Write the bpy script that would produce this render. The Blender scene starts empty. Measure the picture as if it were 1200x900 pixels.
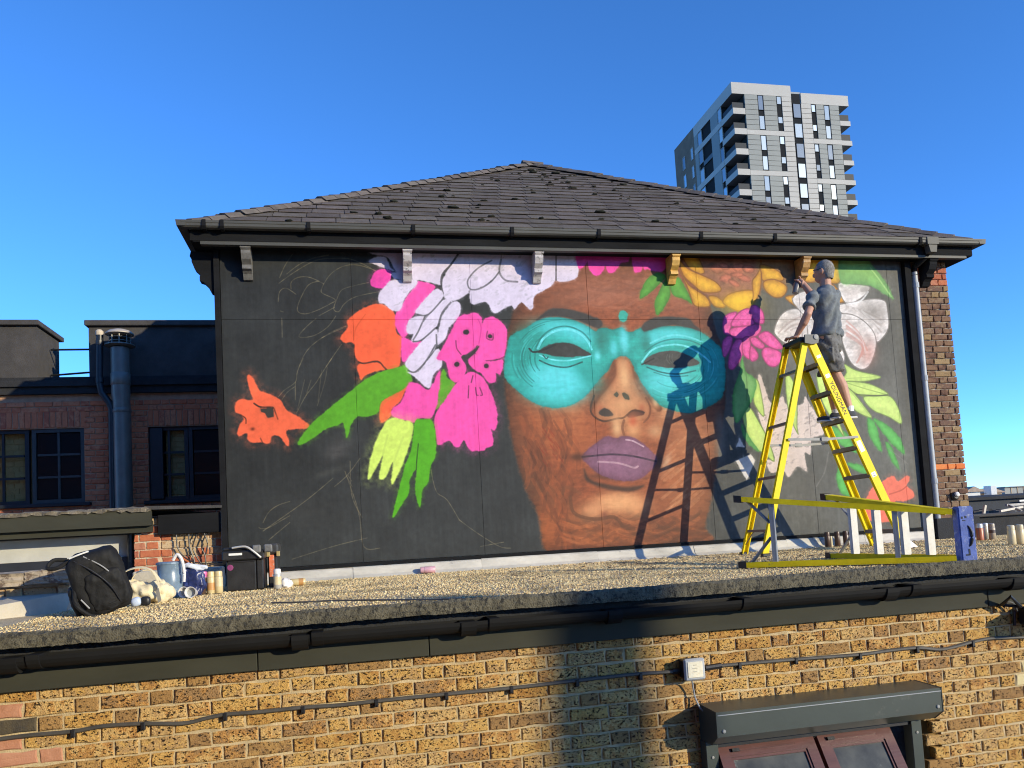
import bpy, bmesh, math, random
import numpy as np
from mathutils import Vector, Matrix

random.seed(7)
rng = np.random.default_rng(7)
S = bpy.context.scene
C = S.collection
D = bpy.data

# ------------------------------------------------------------------ camera
# metres; the camera stands at the origin, X runs along the mural wall, Y away from the camera, Z up
PITCH, ROLL, YAW = 0.07129200102855333, -0.05689058937543188, 0.20707925534270946
FPX, CYP = 920.0, 558.1319150879863          # focal length and horizon row of the 1200x900 photograph
def cam_axes():
    cy, sy = math.cos(YAW), math.sin(YAW)
    fw = np.array([sy*math.cos(PITCH), cy*math.cos(PITCH), math.sin(PITCH)])
    rt = np.array([cy, -sy, 0.0]); up = np.cross(rt, fw)
    r2 = math.cos(ROLL)*rt + math.sin(ROLL)*up
    u2 = -math.sin(ROLL)*rt + math.cos(ROLL)*up
    return np.array([r2, u2, fw])
AX = cam_axes()
cam = D.cameras.new('camera'); camo = D.objects.new('camera', cam); C.objects.link(camo)
cam.sensor_fit = 'HORIZONTAL'; cam.sensor_width = 36.0
cam.lens = FPX/1200*36.0
cam.shift_y = (CYP-450)/1200
cam.clip_start = 0.05; cam.clip_end = 5000
m = Matrix.Identity(4)
for i in range(3):
    m[i][0], m[i][1], m[i][2] = AX[0][i], AX[1][i], -AX[2][i]
camo.matrix_world = m
S.camera = camo

# ------------------------------------------------------------------ sky, sun, exposure
SUN_TO = Vector((0.95, -1.0, 0.345)).normalized()      # towards the sun
EL = math.asin(SUN_TO.z); AZ = math.atan2(SUN_TO.x, SUN_TO.y)
world = D.worlds.new('World'); S.world = world; world.use_nodes = True
wn = world.node_tree.nodes; wl = world.node_tree.links
bg = wn['Background']
sky = wn.new('ShaderNodeTexSky'); sky.sky_type = 'NISHITA'; sky.sun_disc = False
sky.sun_elevation = EL; sky.sun_rotation = AZ
sky.air_density = 0.5; sky.dust_density = 0.0; sky.ozone_density = 5.0; sky.altitude = 0
hs = wn.new('ShaderNodeHueSaturation'); hs.inputs['Saturation'].default_value = 1.07
hs.inputs['Hue'].default_value = 0.5; hs.inputs['Value'].default_value = 2.85
wl.new(sky.outputs[0], hs.inputs['Color']); wl.new(hs.outputs[0], bg.inputs['Color'])
bg.inputs['Strength'].default_value = 0.15
sun = D.lights.new('sun', 'SUN'); suno = D.objects.new('sun', sun); C.objects.link(suno)
sun.energy = 5.0; sun.angle = math.radians(0.5); sun.color = (1.0, 0.87, 0.60)
suno.rotation_euler = SUN_TO.to_track_quat('Z', 'Y').to_euler()
S.view_settings.view_transform = 'Standard'; S.view_settings.look = 'None'
S.view_settings.exposure = 0.0; S.view_settings.gamma = 1.0; S.view_settings.use_curve_mapping = False
S.cycles.max_bounces = 6; S.cycles.filter_width = 1.1; S.cycles.use_denoising = True

# ------------------------------------------------------------------ measuring helpers
def ray(px, py):
    return AX.T @ np.array([(px-600)/FPX, -(py-CYP)/FPX, 1.0])
def atY(px, py, Y): d = ray(px, py); return Vector(d*Y/d[1])
def atZ(px, py, Z): d = ray(px, py); return Vector(d*Z/d[2])
def atX(px, py, X): d = ray(px, py); return Vector(d*X/d[0])
def proj(p):
    c = AX @ np.array(p, float); return 600+FPX*c[0]/c[2], CYP-FPX*c[1]/c[2], c[2]
def seen(p, mg=14):
    x, y, z = proj(p); return z > 0 and -mg < x < 1200+mg and -mg < y < 900+mg
YW = 8.1                                               # front face of the mural boards
def roofz(y): return -0.402 + (y-4.2)*0.0095           # gravel roof, nearly level

# ------------------------------------------------------------------ materials
def lin(c):
    c = [x/255 for x in c]
    return tuple(x/12.92 if x <= .04045 else ((x+.055)/1.055)**2.4 for x in c)
def mat(name, col, rough=.7, var=.2, scale=6., bump=.15, bscale=60., metal=0., rnd=0., spots=None, spot_at=.62,
        spot_scale=14., stretch=(1, 1, 1), spec=.5, col2=None, trans=0.):
    """col: linear base colour; var: slow mottling; rnd: spread between objects; spots: second colour in patches."""
    M = D.materials.new(name); M.use_nodes = True
    n = M.node_tree.nodes; l = M.node_tree.links; b = n['Principled BSDF']
    tc = n.new('ShaderNodeTexCoord'); oi = n.new('ShaderNodeObjectInfo')
    ml = n.new('ShaderNodeMath'); ml.operation = 'MULTIPLY'; ml.inputs[1].default_value = 41.7
    l.new(oi.outputs['Random'], ml.inputs[0])
    ad = n.new('ShaderNodeVectorMath'); ad.operation = 'ADD'
    l.new(tc.outputs['Object'], ad.inputs[0]); l.new(ml.outputs[0], ad.inputs[1])
    mp = n.new('ShaderNodeMapping'); mp.inputs['Scale'].default_value = stretch
    l.new(ad.outputs[0], mp.inputs['Vector']); V = mp.outputs[0]
    nz = n.new('ShaderNodeTexNoise'); nz.inputs['Scale'].default_value = scale; nz.inputs['Detail'].default_value = 6
    nz.inputs['Roughness'].default_value = .62
    l.new(V, nz.inputs['Vector'])
    cr = n.new('ShaderNodeValToRGB'); e = cr.color_ramp.elements
    lo = tuple(x*(1-var) for x in col); hi = col2 if col2 else tuple(min(1, x*(1+var)) for x in col)
    e[0].position = .3; e[1].position = .7; e[0].color = (*lo, 1); e[1].color = (*hi, 1)
    l.new(nz.outputs['Fac'], cr.inputs['Fac']); out = cr.outputs['Color']
    if spots:
        s = n.new('ShaderNodeTexNoise'); s.inputs['Scale'].default_value = spot_scale; s.inputs['Detail'].default_value = 8
        s.inputs['Roughness'].default_value = .7
        l.new(V, s.inputs['Vector'])
        sr = n.new('ShaderNodeValToRGB'); sr.color_ramp.elements[0].position = spot_at; sr.color_ramp.elements[1].position = spot_at+.07
        l.new(s.outputs['Fac'], sr.inputs['Fac'])
        mx = n.new('ShaderNodeMix'); mx.data_type = 'RGBA'
        l.new(sr.outputs['Color'], mx.inputs['Factor']); l.new(out, mx.inputs['A']); mx.inputs['B'].default_value = (*spots, 1)
        out = mx.outputs['Result']
    if rnd:
        hv = n.new('ShaderNodeHueSaturation')
        mr = n.new('ShaderNodeMapRange'); mr.inputs['To Min'].default_value = 1-rnd; mr.inputs['To Max'].default_value = 1+rnd
        l.new(oi.outputs['Random'], mr.inputs['Value']); l.new(mr.outputs[0], hv.inputs['Value'])
        m2 = n.new('ShaderNodeMath'); m2.operation = 'MULTIPLY'; m2.inputs[1].default_value = 7.31
        fr = n.new('ShaderNodeMath'); fr.operation = 'FRACT'
        l.new(oi.outputs['Random'], m2.inputs[0]); l.new(m2.outputs[0], fr.inputs[0])
        m3 = n.new('ShaderNodeMapRange'); m3.inputs['To Min'].default_value = .5-.025*min(1, rnd*3); m3.inputs['To Max'].default_value = .5+.02*min(1, rnd*3)
        l.new(fr.outputs[0], m3.inputs['Value']); l.new(m3.outputs[0], hv.inputs['Hue'])
        l.new(out, hv.inputs['Color']); out = hv.outputs['Color']
    l.new(out, b.inputs['Base Color'])
    b.inputs['Roughness'].default_value = rough; b.inputs['Metallic'].default_value = metal
    b.inputs['Specular IOR Level'].default_value = spec
    if trans:
        b.inputs['Transmission Weight'].default_value = trans
    if bump:
        bn = n.new('ShaderNodeTexNoise'); bn.inputs['Scale'].default_value = bscale; bn.inputs['Detail'].default_value = 5
        l.new(V, bn.inputs['Vector'])
        bp = n.new('ShaderNodeBump'); bp.inputs['Strength'].default_value = bump; bp.inputs['Distance'].default_value = .01
        l.new(bn.outputs['Fac'], bp.inputs['Height']); l.new(bp.outputs[0], b.inputs['Normal'])
    return M
def brick_mat(name, cols, pit=(.02, .015, .01), pit_at=.58, bump=.6, pscale=70., dirt=None):
    """Brick: colour by object from a palette, mottled, pitted with dark fire marks."""
    M = D.materials.new(name); M.use_nodes = True
    n = M.node_tree.nodes; l = M.node_tree.links; b = n['Principled BSDF']
    tc = n.new('ShaderNodeTexCoord'); oi = n.new('ShaderNodeObjectInfo')
    ml = n.new('ShaderNodeMath'); ml.operation = 'MULTIPLY'; ml.inputs[1].default_value = 53.3
    l.new(oi.outputs['Random'], ml.inputs[0])
    ad = n.new('ShaderNodeVectorMath'); ad.operation = 'ADD'
    l.new(tc.outputs['Object'], ad.inputs[0]); l.new(ml.outputs[0], ad.inputs[1]); V = ad.outputs[0]
    cr = n.new('ShaderNodeValToRGB'); cr.color_ramp.interpolation = 'LINEAR'
    nz = n.new('ShaderNodeTexNoise'); nz.inputs['Scale'].default_value = 16; nz.inputs['Detail'].default_value = 7; nz.inputs['Roughness'].default_value = .72
    l.new(V, nz.inputs['Vector'])
    mm = n.new('ShaderNodeMath'); mm.operation = 'MULTIPLY_ADD'; mm.inputs[1].default_value = 1.7; mm.inputs[2].default_value = -.85
    l.new(nz.outputs['Fac'], mm.inputs[0])
    sm = n.new('ShaderNodeMath'); sm.operation = 'ADD'; l.new(oi.outputs['Random'], sm.inputs[0]); l.new(mm.outputs[0], sm.inputs[1])
    k = len(cols); el = cr.color_ramp.elements
    while len(el) < k: el.new(.5)
    for i, c in enumerate(cols):
        el[i].position = i/(k-1); el[i].color = (*c, 1)
    l.new(sm.outputs[0], cr.inputs['Fac'])
    pn = n.new('ShaderNodeTexNoise'); pn.inputs['Scale'].default_value = pscale; pn.inputs['Detail'].default_value = 5; pn.inputs['Roughness'].default_value = .68
    pm = n.new('ShaderNodeMapping'); pm.inputs['Scale'].default_value = (.8, 1, 1.25); l.new(V, pm.inputs['Vector'])
    l.new(pm.outputs[0], pn.inputs['Vector'])
    pr = n.new('ShaderNodeValToRGB'); pr.color_ramp.elements[0].position = pit_at; pr.color_ramp.elements[1].position = pit_at+.06
    l.new(pn.outputs['Fac'], pr.inputs['Fac'])
    mx = n.new('ShaderNodeMix'); mx.data_type = 'RGBA'
    l.new(pr.outputs['Color'], mx.inputs['Factor']); l.new(cr.outputs['Color'], mx.inputs['A']); mx.inputs['B'].default_value = (*pit, 1)
    l.new(mx.outputs['Result'], b.inputs['Base Color'])
    b.inputs['Roughness'].default_value = .9; b.inputs['Specular IOR Level'].default_value = .25
    fn = n.new('ShaderNodeTexNoise'); fn.inputs['Scale'].default_value = 160; fn.inputs['Detail'].default_value = 4; l.new(V, fn.inputs['Vector'])
    sb = n.new('ShaderNodeMath'); sb.operation = 'MULTIPLY_ADD'; sb.inputs[1].default_value = -1.6
    l.new(pr.outputs['Color'], sb.inputs[0]); l.new(fn.outputs['Fac'], sb.inputs[2])
    bp = n.new('ShaderNodeBump'); bp.inputs['Strength'].default_value = bump; bp.inputs['Distance'].default_value = .006
    l.new(sb.outputs[0], bp.inputs['Height']); l.new(bp.outputs[0], b.inputs['Normal'])
    return M

# ------------------------------------------------------------------ mesh helpers
class MB:
    def __init__(s): s.v = []; s.f = []
    def box(s, a, b):
        x0, y0, z0 = a; x1, y1, z1 = b; k = len(s.v)
        s.v += [(x0,y0,z0),(x1,y0,z0),(x1,y1,z0),(x0,y1,z0),(x0,y0,z1),(x1,y0,z1),(x1,y1,z1),(x0,y1,z1)]
        s.f += [tuple(k+i for i in q) for q in ((3,2,1,0),(4,5,6,7),(0,1,5,4),(1,2,6,5),(2,3,7,6),(3,0,4,7))]
        return s
    def bbox(s, a, b, r=.004):
        """box with chamfered edges"""
        x0, y0, z0 = a; x1, y1, z1 = b
        bm = bmesh.new(); bmesh.ops.create_cube(bm, size=1)
        for v in bm.verts:
            v.co = Vector(((x0+x1)/2+v.co.x*(x1-x0), (y0+y1)/2+v.co.y*(y1-y0), (z0+z1)/2+v.co.z*(z1-z0)))
        bmesh.ops.bevel(bm, geom=bm.edges[:], offset=r, segments=1, affect='EDGES', profile=.5)
        return s.bm(bm)
    def bm(s, bm):
        k = len(s.v); bm.verts.index_update()
        s.v += [tuple(v.co) for v in bm.verts]; s.f += [tuple(k+v.index for v in f.verts) for f in bm.faces]
        bm.free(); return s
    def obox(s, c, ax, ay, az):
        """oriented box: centre and three half axes"""
        c, ax, ay, az = map(Vector, (c, ax, ay, az)); k = len(s.v)
        for sz in (-1, 1):
            for sx, sy in ((-1,-1),(1,-1),(1,1),(-1,1)):
                s.v.append(tuple(c+ax*sx+ay*sy+az*sz))
        s.f += [tuple(k+i for i in q) for q in ((3,2,1,0),(4,5,6,7),(0,1,5,4),(1,2,6,5),(2,3,7,6),(3,0,4,7))]
        return s
    def beam(s, p, q, w, d, side=(0, 1, 0)):
        """box from p to q; w across 'side', d across the remaining axis"""
        p, q, side = Vector(p), Vector(q), Vector(side); t = (q-p); L = t.length; t.normalize()
        a = (side - t*side.dot(t)).normalized(); b = t.cross(a)
        return s.obox((p+q)/2, a*w/2, b*d/2, t*L/2)
    def tube(s, pts, r, n=8, caps=True):
        pts = [Vector(p) for p in pts]; k = len(s.v)
        rs = r if isinstance(r, (list, tuple)) else [r]*len(pts)
        up = Vector((0, 0, 1))
        for i, p in enumerate(pts):
            t = (pts[min(i+1, len(pts)-1)]-pts[max(i-1, 0)]).normalized()
            a = up.cross(t)
            if a.length < .05: a = Vector((1, 0, 0)).cross(t) if abs(t.x) < .9 else Vector((0, 1, 0)).cross(t)
            a.normalize(); b = t.cross(a)
            for j in range(n):
                th = 2*math.pi*j/n
                s.v.append(tuple(p+(a*math.cos(th)+b*math.sin(th))*rs[i]))
        for i in range(len(pts)-1):
            for j in range(n):
                s.f.append((k+i*n+j, k+i*n+(j+1) % n, k+(i+1)*n+(j+1) % n, k+(i+1)*n+j))
        if caps:
            s.f.append(tuple(k+j for j in reversed(range(n)))); s.f.append(tuple(k+(len(pts)-1)*n+j for j in range(n)))
        return s
    def lathe(s, base, prof, n=16, axis=(0, 0, 1), xdir=None):
        """prof: (radius, height) from base along axis"""
        base = Vector(base); t = Vector(axis).normalized()
        a = Vector((1, 0, 0)) if abs(t.x) < .9 else Vector((0, 1, 0))
        a = (a-t*a.dot(t)).normalized(); b = t.cross(a); k = len(s.v)
        for r, h in prof:
            for j in range(n):
                th = 2*math.pi*j/n
                s.v.append(tuple(base+t*h+(a*math.cos(th)+b*math.sin(th))*r))
        for i in range(len(prof)-1):
            for j in range(n):
                s.f.append((k+i*n+j, k+i*n+(j+1) % n, k+(i+1)*n+(j+1) % n, k+(i+1)*n+j))
        s.f.append(tuple(k+j for j in reversed(range(n)))); s.f.append(tuple(k+(len(prof)-1)*n+j for j in range(n)))
        return s
    def prism(s, prof, axis, a0, a1):
        """profile of 2D points extruded along an axis; 'x': prof=(y,z), 'y': prof=(x,z), 'z': prof=(x,y)"""
        k = len(s.v); n = len(prof)
        for a in (a0, a1):
            for p, q in prof:
                s.v.append((a, p, q) if axis == 'x' else (p, a, q) if axis == 'y' else (p, q, a))
        for j in range(n):
            s.f.append((k+j, k+(j+1) % n, k+n+(j+1) % n, k+n+j))
        s.f.append(tuple(k+j for j in reversed(range(n)))); s.f.append(tuple(k+n+j for j in range(n)))
        return s
    def quad(s, *p):
        k = len(s.v); s.v += [tuple(q) for q in p]; s.f.append(tuple(range(k, k+len(p)))); return s
    def mesh(s, name, smooth=False):
        me = D.meshes.new(name); me.from_pydata(s.v, [], s.f)
        bm = bmesh.new(); bm.from_mesh(me); bmesh.ops.recalc_face_normals(bm, faces=bm.faces[:]); bm.to_mesh(me); bm.free()
        if smooth:
            me.polygons.foreach_set('use_smooth', [True]*len(me.polygons))
            try: me.set_sharp_from_angle(angle=math.radians(40))
            except Exception: pass
        return me
def tag(o, label=None, cat=None, group=None, kind=None):
    if label: o['label'] = label
    if cat: o['category'] = cat
    if group: o['group'] = group
    if kind: o['kind'] = kind
    return o
def thing(name, label, cat, loc=(0, 0, 0), group=None):
    o = D.objects.new(name, None); o.empty_display_size = .1; C.objects.link(o); o.location = loc
    return tag(o, label, cat, group)
def put(name, me, m, parent=None, loc=None, label=None, kind=None, rot=None):
    o = D.objects.new(name, me); C.objects.link(o)
    if m and not me.materials: me.materials.append(m)
    if parent: o.parent = parent
    if loc is not None: o.location = loc
    if rot is not None: o.rotation_euler = rot
    if label: o['label'] = label
    if kind: o['kind'] = kind
    return o
def part(name, mb, m, parent, label=None, kind=None, smooth=False):
    """mesh given in world coordinates, hung under its thing (an Empty at its base) or part"""
    o = put(name, mb.mesh(name, smooth), m, parent, label=label, kind=kind)
    if parent is not None and parent.type == 'EMPTY': o.location = -Vector(parent.location)
    return o
def solo(name, mb, m, label, cat, group=None, kind=None, smooth=False):
    o = put(name, mb.mesh(name, smooth), m); return tag(o, label, cat, group, kind)
def structure(name, mb, m, kind='structure'):
    o = put(name, mb.mesh(name), m); o['kind'] = kind; return o
def text_part(name, txt, m, parent, origin, xdir, zdir, size, depth=.001, align='LEFT', loc_off=True):
    cu = D.curves.new(name, 'FONT'); cu.body = txt; cu.size = size; cu.extrude = depth; cu.align_x = align; cu.align_y = 'CENTER'
    tmp = D.objects.new('tmp', cu); C.objects.link(tmp)
    bpy.context.view_layer.update()
    me = D.meshes.new_from_object(tmp.evaluated_get(bpy.context.evaluated_depsgraph_get()))
    D.objects.remove(tmp); me.name = name
    x = Vector(xdir).normalized(); z = Vector(zdir).normalized(); y = z  # text plane: x right, y up
    nrm = x.cross(y).normalized()
    mm = Matrix(((x.x, y.x, nrm.x, origin[0]), (x.y, y.y, nrm.y, origin[1]), (x.z, y.z, nrm.z, origin[2]), (0, 0, 0, 1)))
    me.transform(mm); me.materials.clear()
    o = put(name, me, m, parent)
    if parent is not None and parent.type == 'EMPTY': o.location = -Vector(parent.location)
    return o
def spline(pts, k=6, closed=False):
    """Catmull-Rom through points (any dimension)"""
    P = np.array(pts, float); n = len(P); out = []
    rngi = range(n) if closed else range(n-1)
    for i in rngi:
        if closed: p0, p1, p2, p3 = P[(i-1) % n], P[i], P[(i+1) % n], P[(i+2) % n]
        else: p0, p1, p2, p3 = P[max(i-1, 0)], P[i], P[i+1], P[min(i+2, n-1)]
        for t in np.arange(k)/k:
            out.append(.5*((2*p1)+(-p0+p2)*t+(2*p0-5*p1+4*p2-p3)*t*t+(-p0+3*p1-3*p2+p3)*t**3))
    if not closed: out.append(P[-1])
    return np.array(out)

# ------------------------------------------------------------------ brickwork
BRICK = {}
def brick_mesh(w, h, d, var, m, rough=.003):
    key = (w, h, d, var, m.name)
    if key in BRICK: return BRICK[key]
    r = random.Random(hash((w, h, var)) & 0xffff)
    j = lambda a: a+r.uniform(-rough, rough)
    c = .0055; v = []
    out = [(-1,-1),(-.35,-1),(.3,-1),(1,-1),(1,.1),(1,1),(.4,1),(-.3,1),(-1,1),(-1,-.1)]; N = len(out)
    jj = [(r.gauss(0, rough*.6), r.gauss(0, rough*.6)) for _ in out]; chip = r.randrange(N*2)
    for y, ins in ((0, c), (c*.8, 0), (d, 0)):
        for q, (sx, sz) in enumerate(out):
            k = ins+(.007 if q == chip and y < d else 0)
            v.append((sx*(w/2-k)+jj[q][0], y+(r.uniform(-.0018, .0018) if y < d else 0), sz*(h/2-k)+jj[q][1]))
    f = [tuple(range(N))]
    for a in (0, N):
        for i in range(N): f.append((a+i, a+N+i, a+N+(i+1) % N, a+(i+1) % N))
    me = D.meshes.new('brick'); me.from_pydata(v, [], [tuple(reversed(q)) for q in f]); me.materials.append(m)
    bm = bmesh.new(); bm.from_mesh(me); bmesh.ops.recalc_face_normals(bm, faces=bm.faces[:])
    if sum(fc.normal.y for fc in bm.faces) > 0: bmesh.ops.reverse_faces(bm, faces=bm.faces[:])
    bm.to_mesh(me); bm.free()
    BRICK[key] = me; return me
def flemish(x0, x1, z0, rows, seed, pitch=.075, phase=None):
    """rows of (x centre, z centre, width, row) for alternating stretchers and headers"""
    out = []
    for i in range(rows):
        z = z0+(i+.5)*pitch; x = x0-.3-(0 if i % 2 else .165)+(seed % 7)*.01; k = 0
        while x < x1+.3:
            w = .215 if k % 2 == 0 else .1025
            a, b = max(x, x0), min(x+w, x1)
            if b-a > .03: out.append(((a+b)/2, z, b-a, i))
            x += w+.0115; k += 1
    return out
def lay(parent, cells, Y, choose, d=.045, h=.0645, keep=None, var=4, jit=.0025, name='brick'):
    """one object per brick; choose(x,z,w,row) gives the material; returns the cells left out"""
    rest = []; off = -Vector(parent.location) if parent.type == 'EMPTY' else Vector()
    for x, z, w, i in cells:
        if keep and not keep(x, z, w): rest.append((x, z, w, i)); continue
        m = choose(x, z, w, i)
        if m is None: continue
        q = .215 if w > .19 else .1025 if .09 < w < .115 else round(w, 2)
        me = brick_mesh(q, h, d, random.randrange(var), m)
        put(name, me, None, parent, off+Vector((x, Y+random.uniform(-jit, jit), z+random.uniform(-.0015, .0015))),
            rot=(0, random.uniform(-.008, .008), 0))
    return rest
def lay_joined(name, parent, cells, Y, m, d=.045, h=.0645):
    mb = MB()
    for x, z, w, i in cells: mb.box((x-w/2, Y, z-h/2), (x+w/2, Y+d, z+h/2))
    if cells: part(name, mb, m, parent, kind='stuff')
# ------------------------------------------------------------------ the painted wall picture (flat print on the boards)
MX0, MX1, MZ0, MZ1 = -1.165, 6.79, -.215, 3.06
MNX = 1900; MNY = int(MNX*(MZ1-MZ0)/(MX1-MX0)); MK = MNX/(MX1-MX0)
prng = np.random.default_rng(11)
def vnoise(nx, ny, cx, cy, rg=prng):
    """smooth value noise, cell size cx, cy canvas pixels"""
    gx, gy = int(nx/cx)+3, int(ny/cy)+3
    g = rg.random((gy, gx)); x = np.arange(nx)/cx; y = np.arange(ny)/cy
    xi = x.astype(int); yi = y.astype(int); fx = x-xi; fy = y-yi
    fx = fx*fx*(3-2*fx); fy = (fy*fy*(3-2*fy))[:, None]
    a = g[yi][:, xi]*(1-fx)+g[yi][:, xi+1]*fx; b = g[yi+1][:, xi]*(1-fx)+g[yi+1][:, xi+1]*fx
    return a*(1-fy)+b*fy
def fbm(cx, cy, o=4):
    s = 0; t = 0
    for i in range(o):
        w = .6**i; s = s+w*vnoise(MNX, MNY, max(1.01, cx/2**i), max(1.01, cy/2**i)); t += w
    return s/t
N_MID = fbm(60, 60); N_FINE = fbm(9, 9, 3); N_VERT = fbm(7, 90, 3); N_DIAG = fbm(26, 7, 3); N_BIG = fbm(300, 240, 3); N_HOR = fbm(120, 6, 3)
N_SH = fbm(13, 11, 3)
for _y in range(MNY): N_SH[_y] = np.roll(N_SH[_y], -int(_y*.9))     # slanting dabs
CAN = np.zeros((MNY, MNX, 3))
def srgb(c): return np.array(c, float)
def cv(px, py):
    """photo pixel -> point on the boards -> canvas"""
    p = atY(px, py, YW); return (p.x-MX0)*MK, (MZ1-p.z)*MK
def V(ox, oy, s, pts): return [cv(ox+x/s, oy+y/s) for x, y in pts]
def V1(*p): return V(250, 280, 6, p)
def V2(*p): return V(390, 280, 5, p)
def V3(*p): return V(250, 420, 6, p)
def V4(*p): return V(400, 430, 5, p)
def V5(*p): return V(570, 290, 5, p)
def V6(*p): return V(570, 440, 4.2857, p)
def V7(*p): return V(740, 290, 6, p)
def V8(*p): return V(840, 290, 5, p)
def V9(*p): return V(840, 420, 4.2857, p)
def VA(*p): return V(980, 540, 9, p)
def PX(*p): return V(0, 0, 1, p)
def region(pts, mg):
    P = np.array(pts); x0 = max(0, int(P[:, 0].min()-mg)); x1 = min(MNX, int(P[:, 0].max()+mg)+1)
    y0 = max(0, int(P[:, 1].min()-mg)); y1 = min(MNY, int(P[:, 1].max()+mg)+1)
    return x0, x1, y0, y1
def segdist(P, X, Y, closed=True):
    d2 = np.full(X.shape, 1e12); ins = np.zeros(X.shape, bool); n = len(P)
    for i in range(n if closed else n-1):
        ax, ay = P[i]; bx, by = P[(i+1) % n]; dx, dy = bx-ax, by-ay; L = dx*dx+dy*dy+1e-9
        t = np.clip(((X-ax)*dx+(Y-ay)*dy)/L, 0, 1)
        d2 = np.minimum(d2, (X-ax-t*dx)**2+(Y-ay-t*dy)**2)
        if closed and ay != by:
            c = (Y < max(ay, by)) & (Y >= min(ay, by)); ins ^= c & (X < ax+(Y-ay)*dx/dy)
    return np.sqrt(d2), ins
def sm(a, b, x): t = np.clip((x-a)/(b-a), 0, 1); return t*t*(3-2*t)
def blend(sl, col, a):
    CAN[sl] += (col-CAN[sl])*a[..., None]
def fill(pts, col, soft=1.6, edge=None, ew=18, tex=.06, noise=None, smooth=True, alpha=1., line=None, overspray=5, mark=None, mark_amt=.0):
    P = spline(pts, 4, True) if smooth else np.array(pts)
    x0, x1, y0, y1 = region(P, 14+soft*3+overspray*2)
    if x1 <= x0 or y1 <= y0: return
    Y, X = np.mgrid[y0:y1, x0:x1].astype(float); d, ins = segdist(P, X, Y)
    sd = np.where(ins, d, -d)+(N_FINE[y0:y1, x0:x1]-.5)*3.0; sl = (slice(y0, y1), slice(x0, x1))
    if overspray:
        blend(sl, srgb(col), np.clip(.30*sm(-overspray*1.6, 0, sd)*(~ins)*(N_FINE[sl]*1.6-.35), 0, 1))
    a = sm(-soft, soft, sd)*alpha
    c = np.broadcast_to(srgb(col), X.shape+(3,)).copy()
    if edge is not None:
        w = np.exp(-np.clip(sd, 0, None)/(ew*(.5+N_MID[sl])))*(.7+.6*N_SH[sl]); w = np.clip(w, 0, 1)
        c += (srgb(edge)-c)*w[..., None]
    nn = (N_MID if noise is None else noise)[sl]
    c *= (1+(nn-.5)*2*tex+(N_FINE[sl]-.5)*1.4*tex+(N_SH[sl]-.5)*1.6*tex)[..., None]
    if mark is not None:
        w = sm(.50, .78, N_SH[sl]*.6+N_FINE[sl]*.4)*mark_amt*(.2+1.3*N_MID[sl]); c += (srgb(mark)-c)*np.clip(w, 0, 1)[..., None]
    blend(sl, c, a)
    if line is not None: blend(sl, srgb(line), sm(2.6, .8, d)*.7*(.5+N_FINE[sl]))
def stroke(pts, w, col, alpha=.8, smooth=True, taper=False, rough=.5):
    P = spline(pts, 5) if smooth and len(pts) > 2 else np.array(pts)
    x0, x1, y0, y1 = region(P, w*2+3)
    if x1 <= x0 or y1 <= y0: return
    Y, X = np.mgrid[y0:y1, x0:x1].astype(float); d, _ = segdist(P, X, Y, False); sl = (slice(y0, y1), slice(x0, x1))
    blend(sl, srgb(col), np.clip(sm(w*.5+.8, w*.5-.8, d)*alpha*(1-rough+rough*1.6*N_FINE[sl]), 0, 1))
def blob(c, rx, ry, col, alpha=.5, rot=0., noise=0., hard=2.):
    x, y = c[0] if isinstance(c, list) else c; R = max(rx, ry)*2.2
    x0, x1, y0, y1 = max(0, int(x-R)), min(MNX, int(x+R)), max(0, int(y-R)), min(MNY, int(y+R))
    if x1 <= x0 or y1 <= y0: return
    Y, X = np.mgrid[y0:y1, x0:x1].astype(float); sl = (slice(y0, y1), slice(x0, x1)); u, v = X-x, Y-y
    p = (u*math.cos(rot)+v*math.sin(rot))/rx; q = (-u*math.sin(rot)+v*math.cos(rot))/ry
    a = np.exp(-(p*p+q*q)**(hard/2))*alpha
    if noise: a = a*(1-noise+noise*2*N_DIAG[sl])
    blend(sl, srgb(col), np.clip(a, 0, 1))

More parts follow.
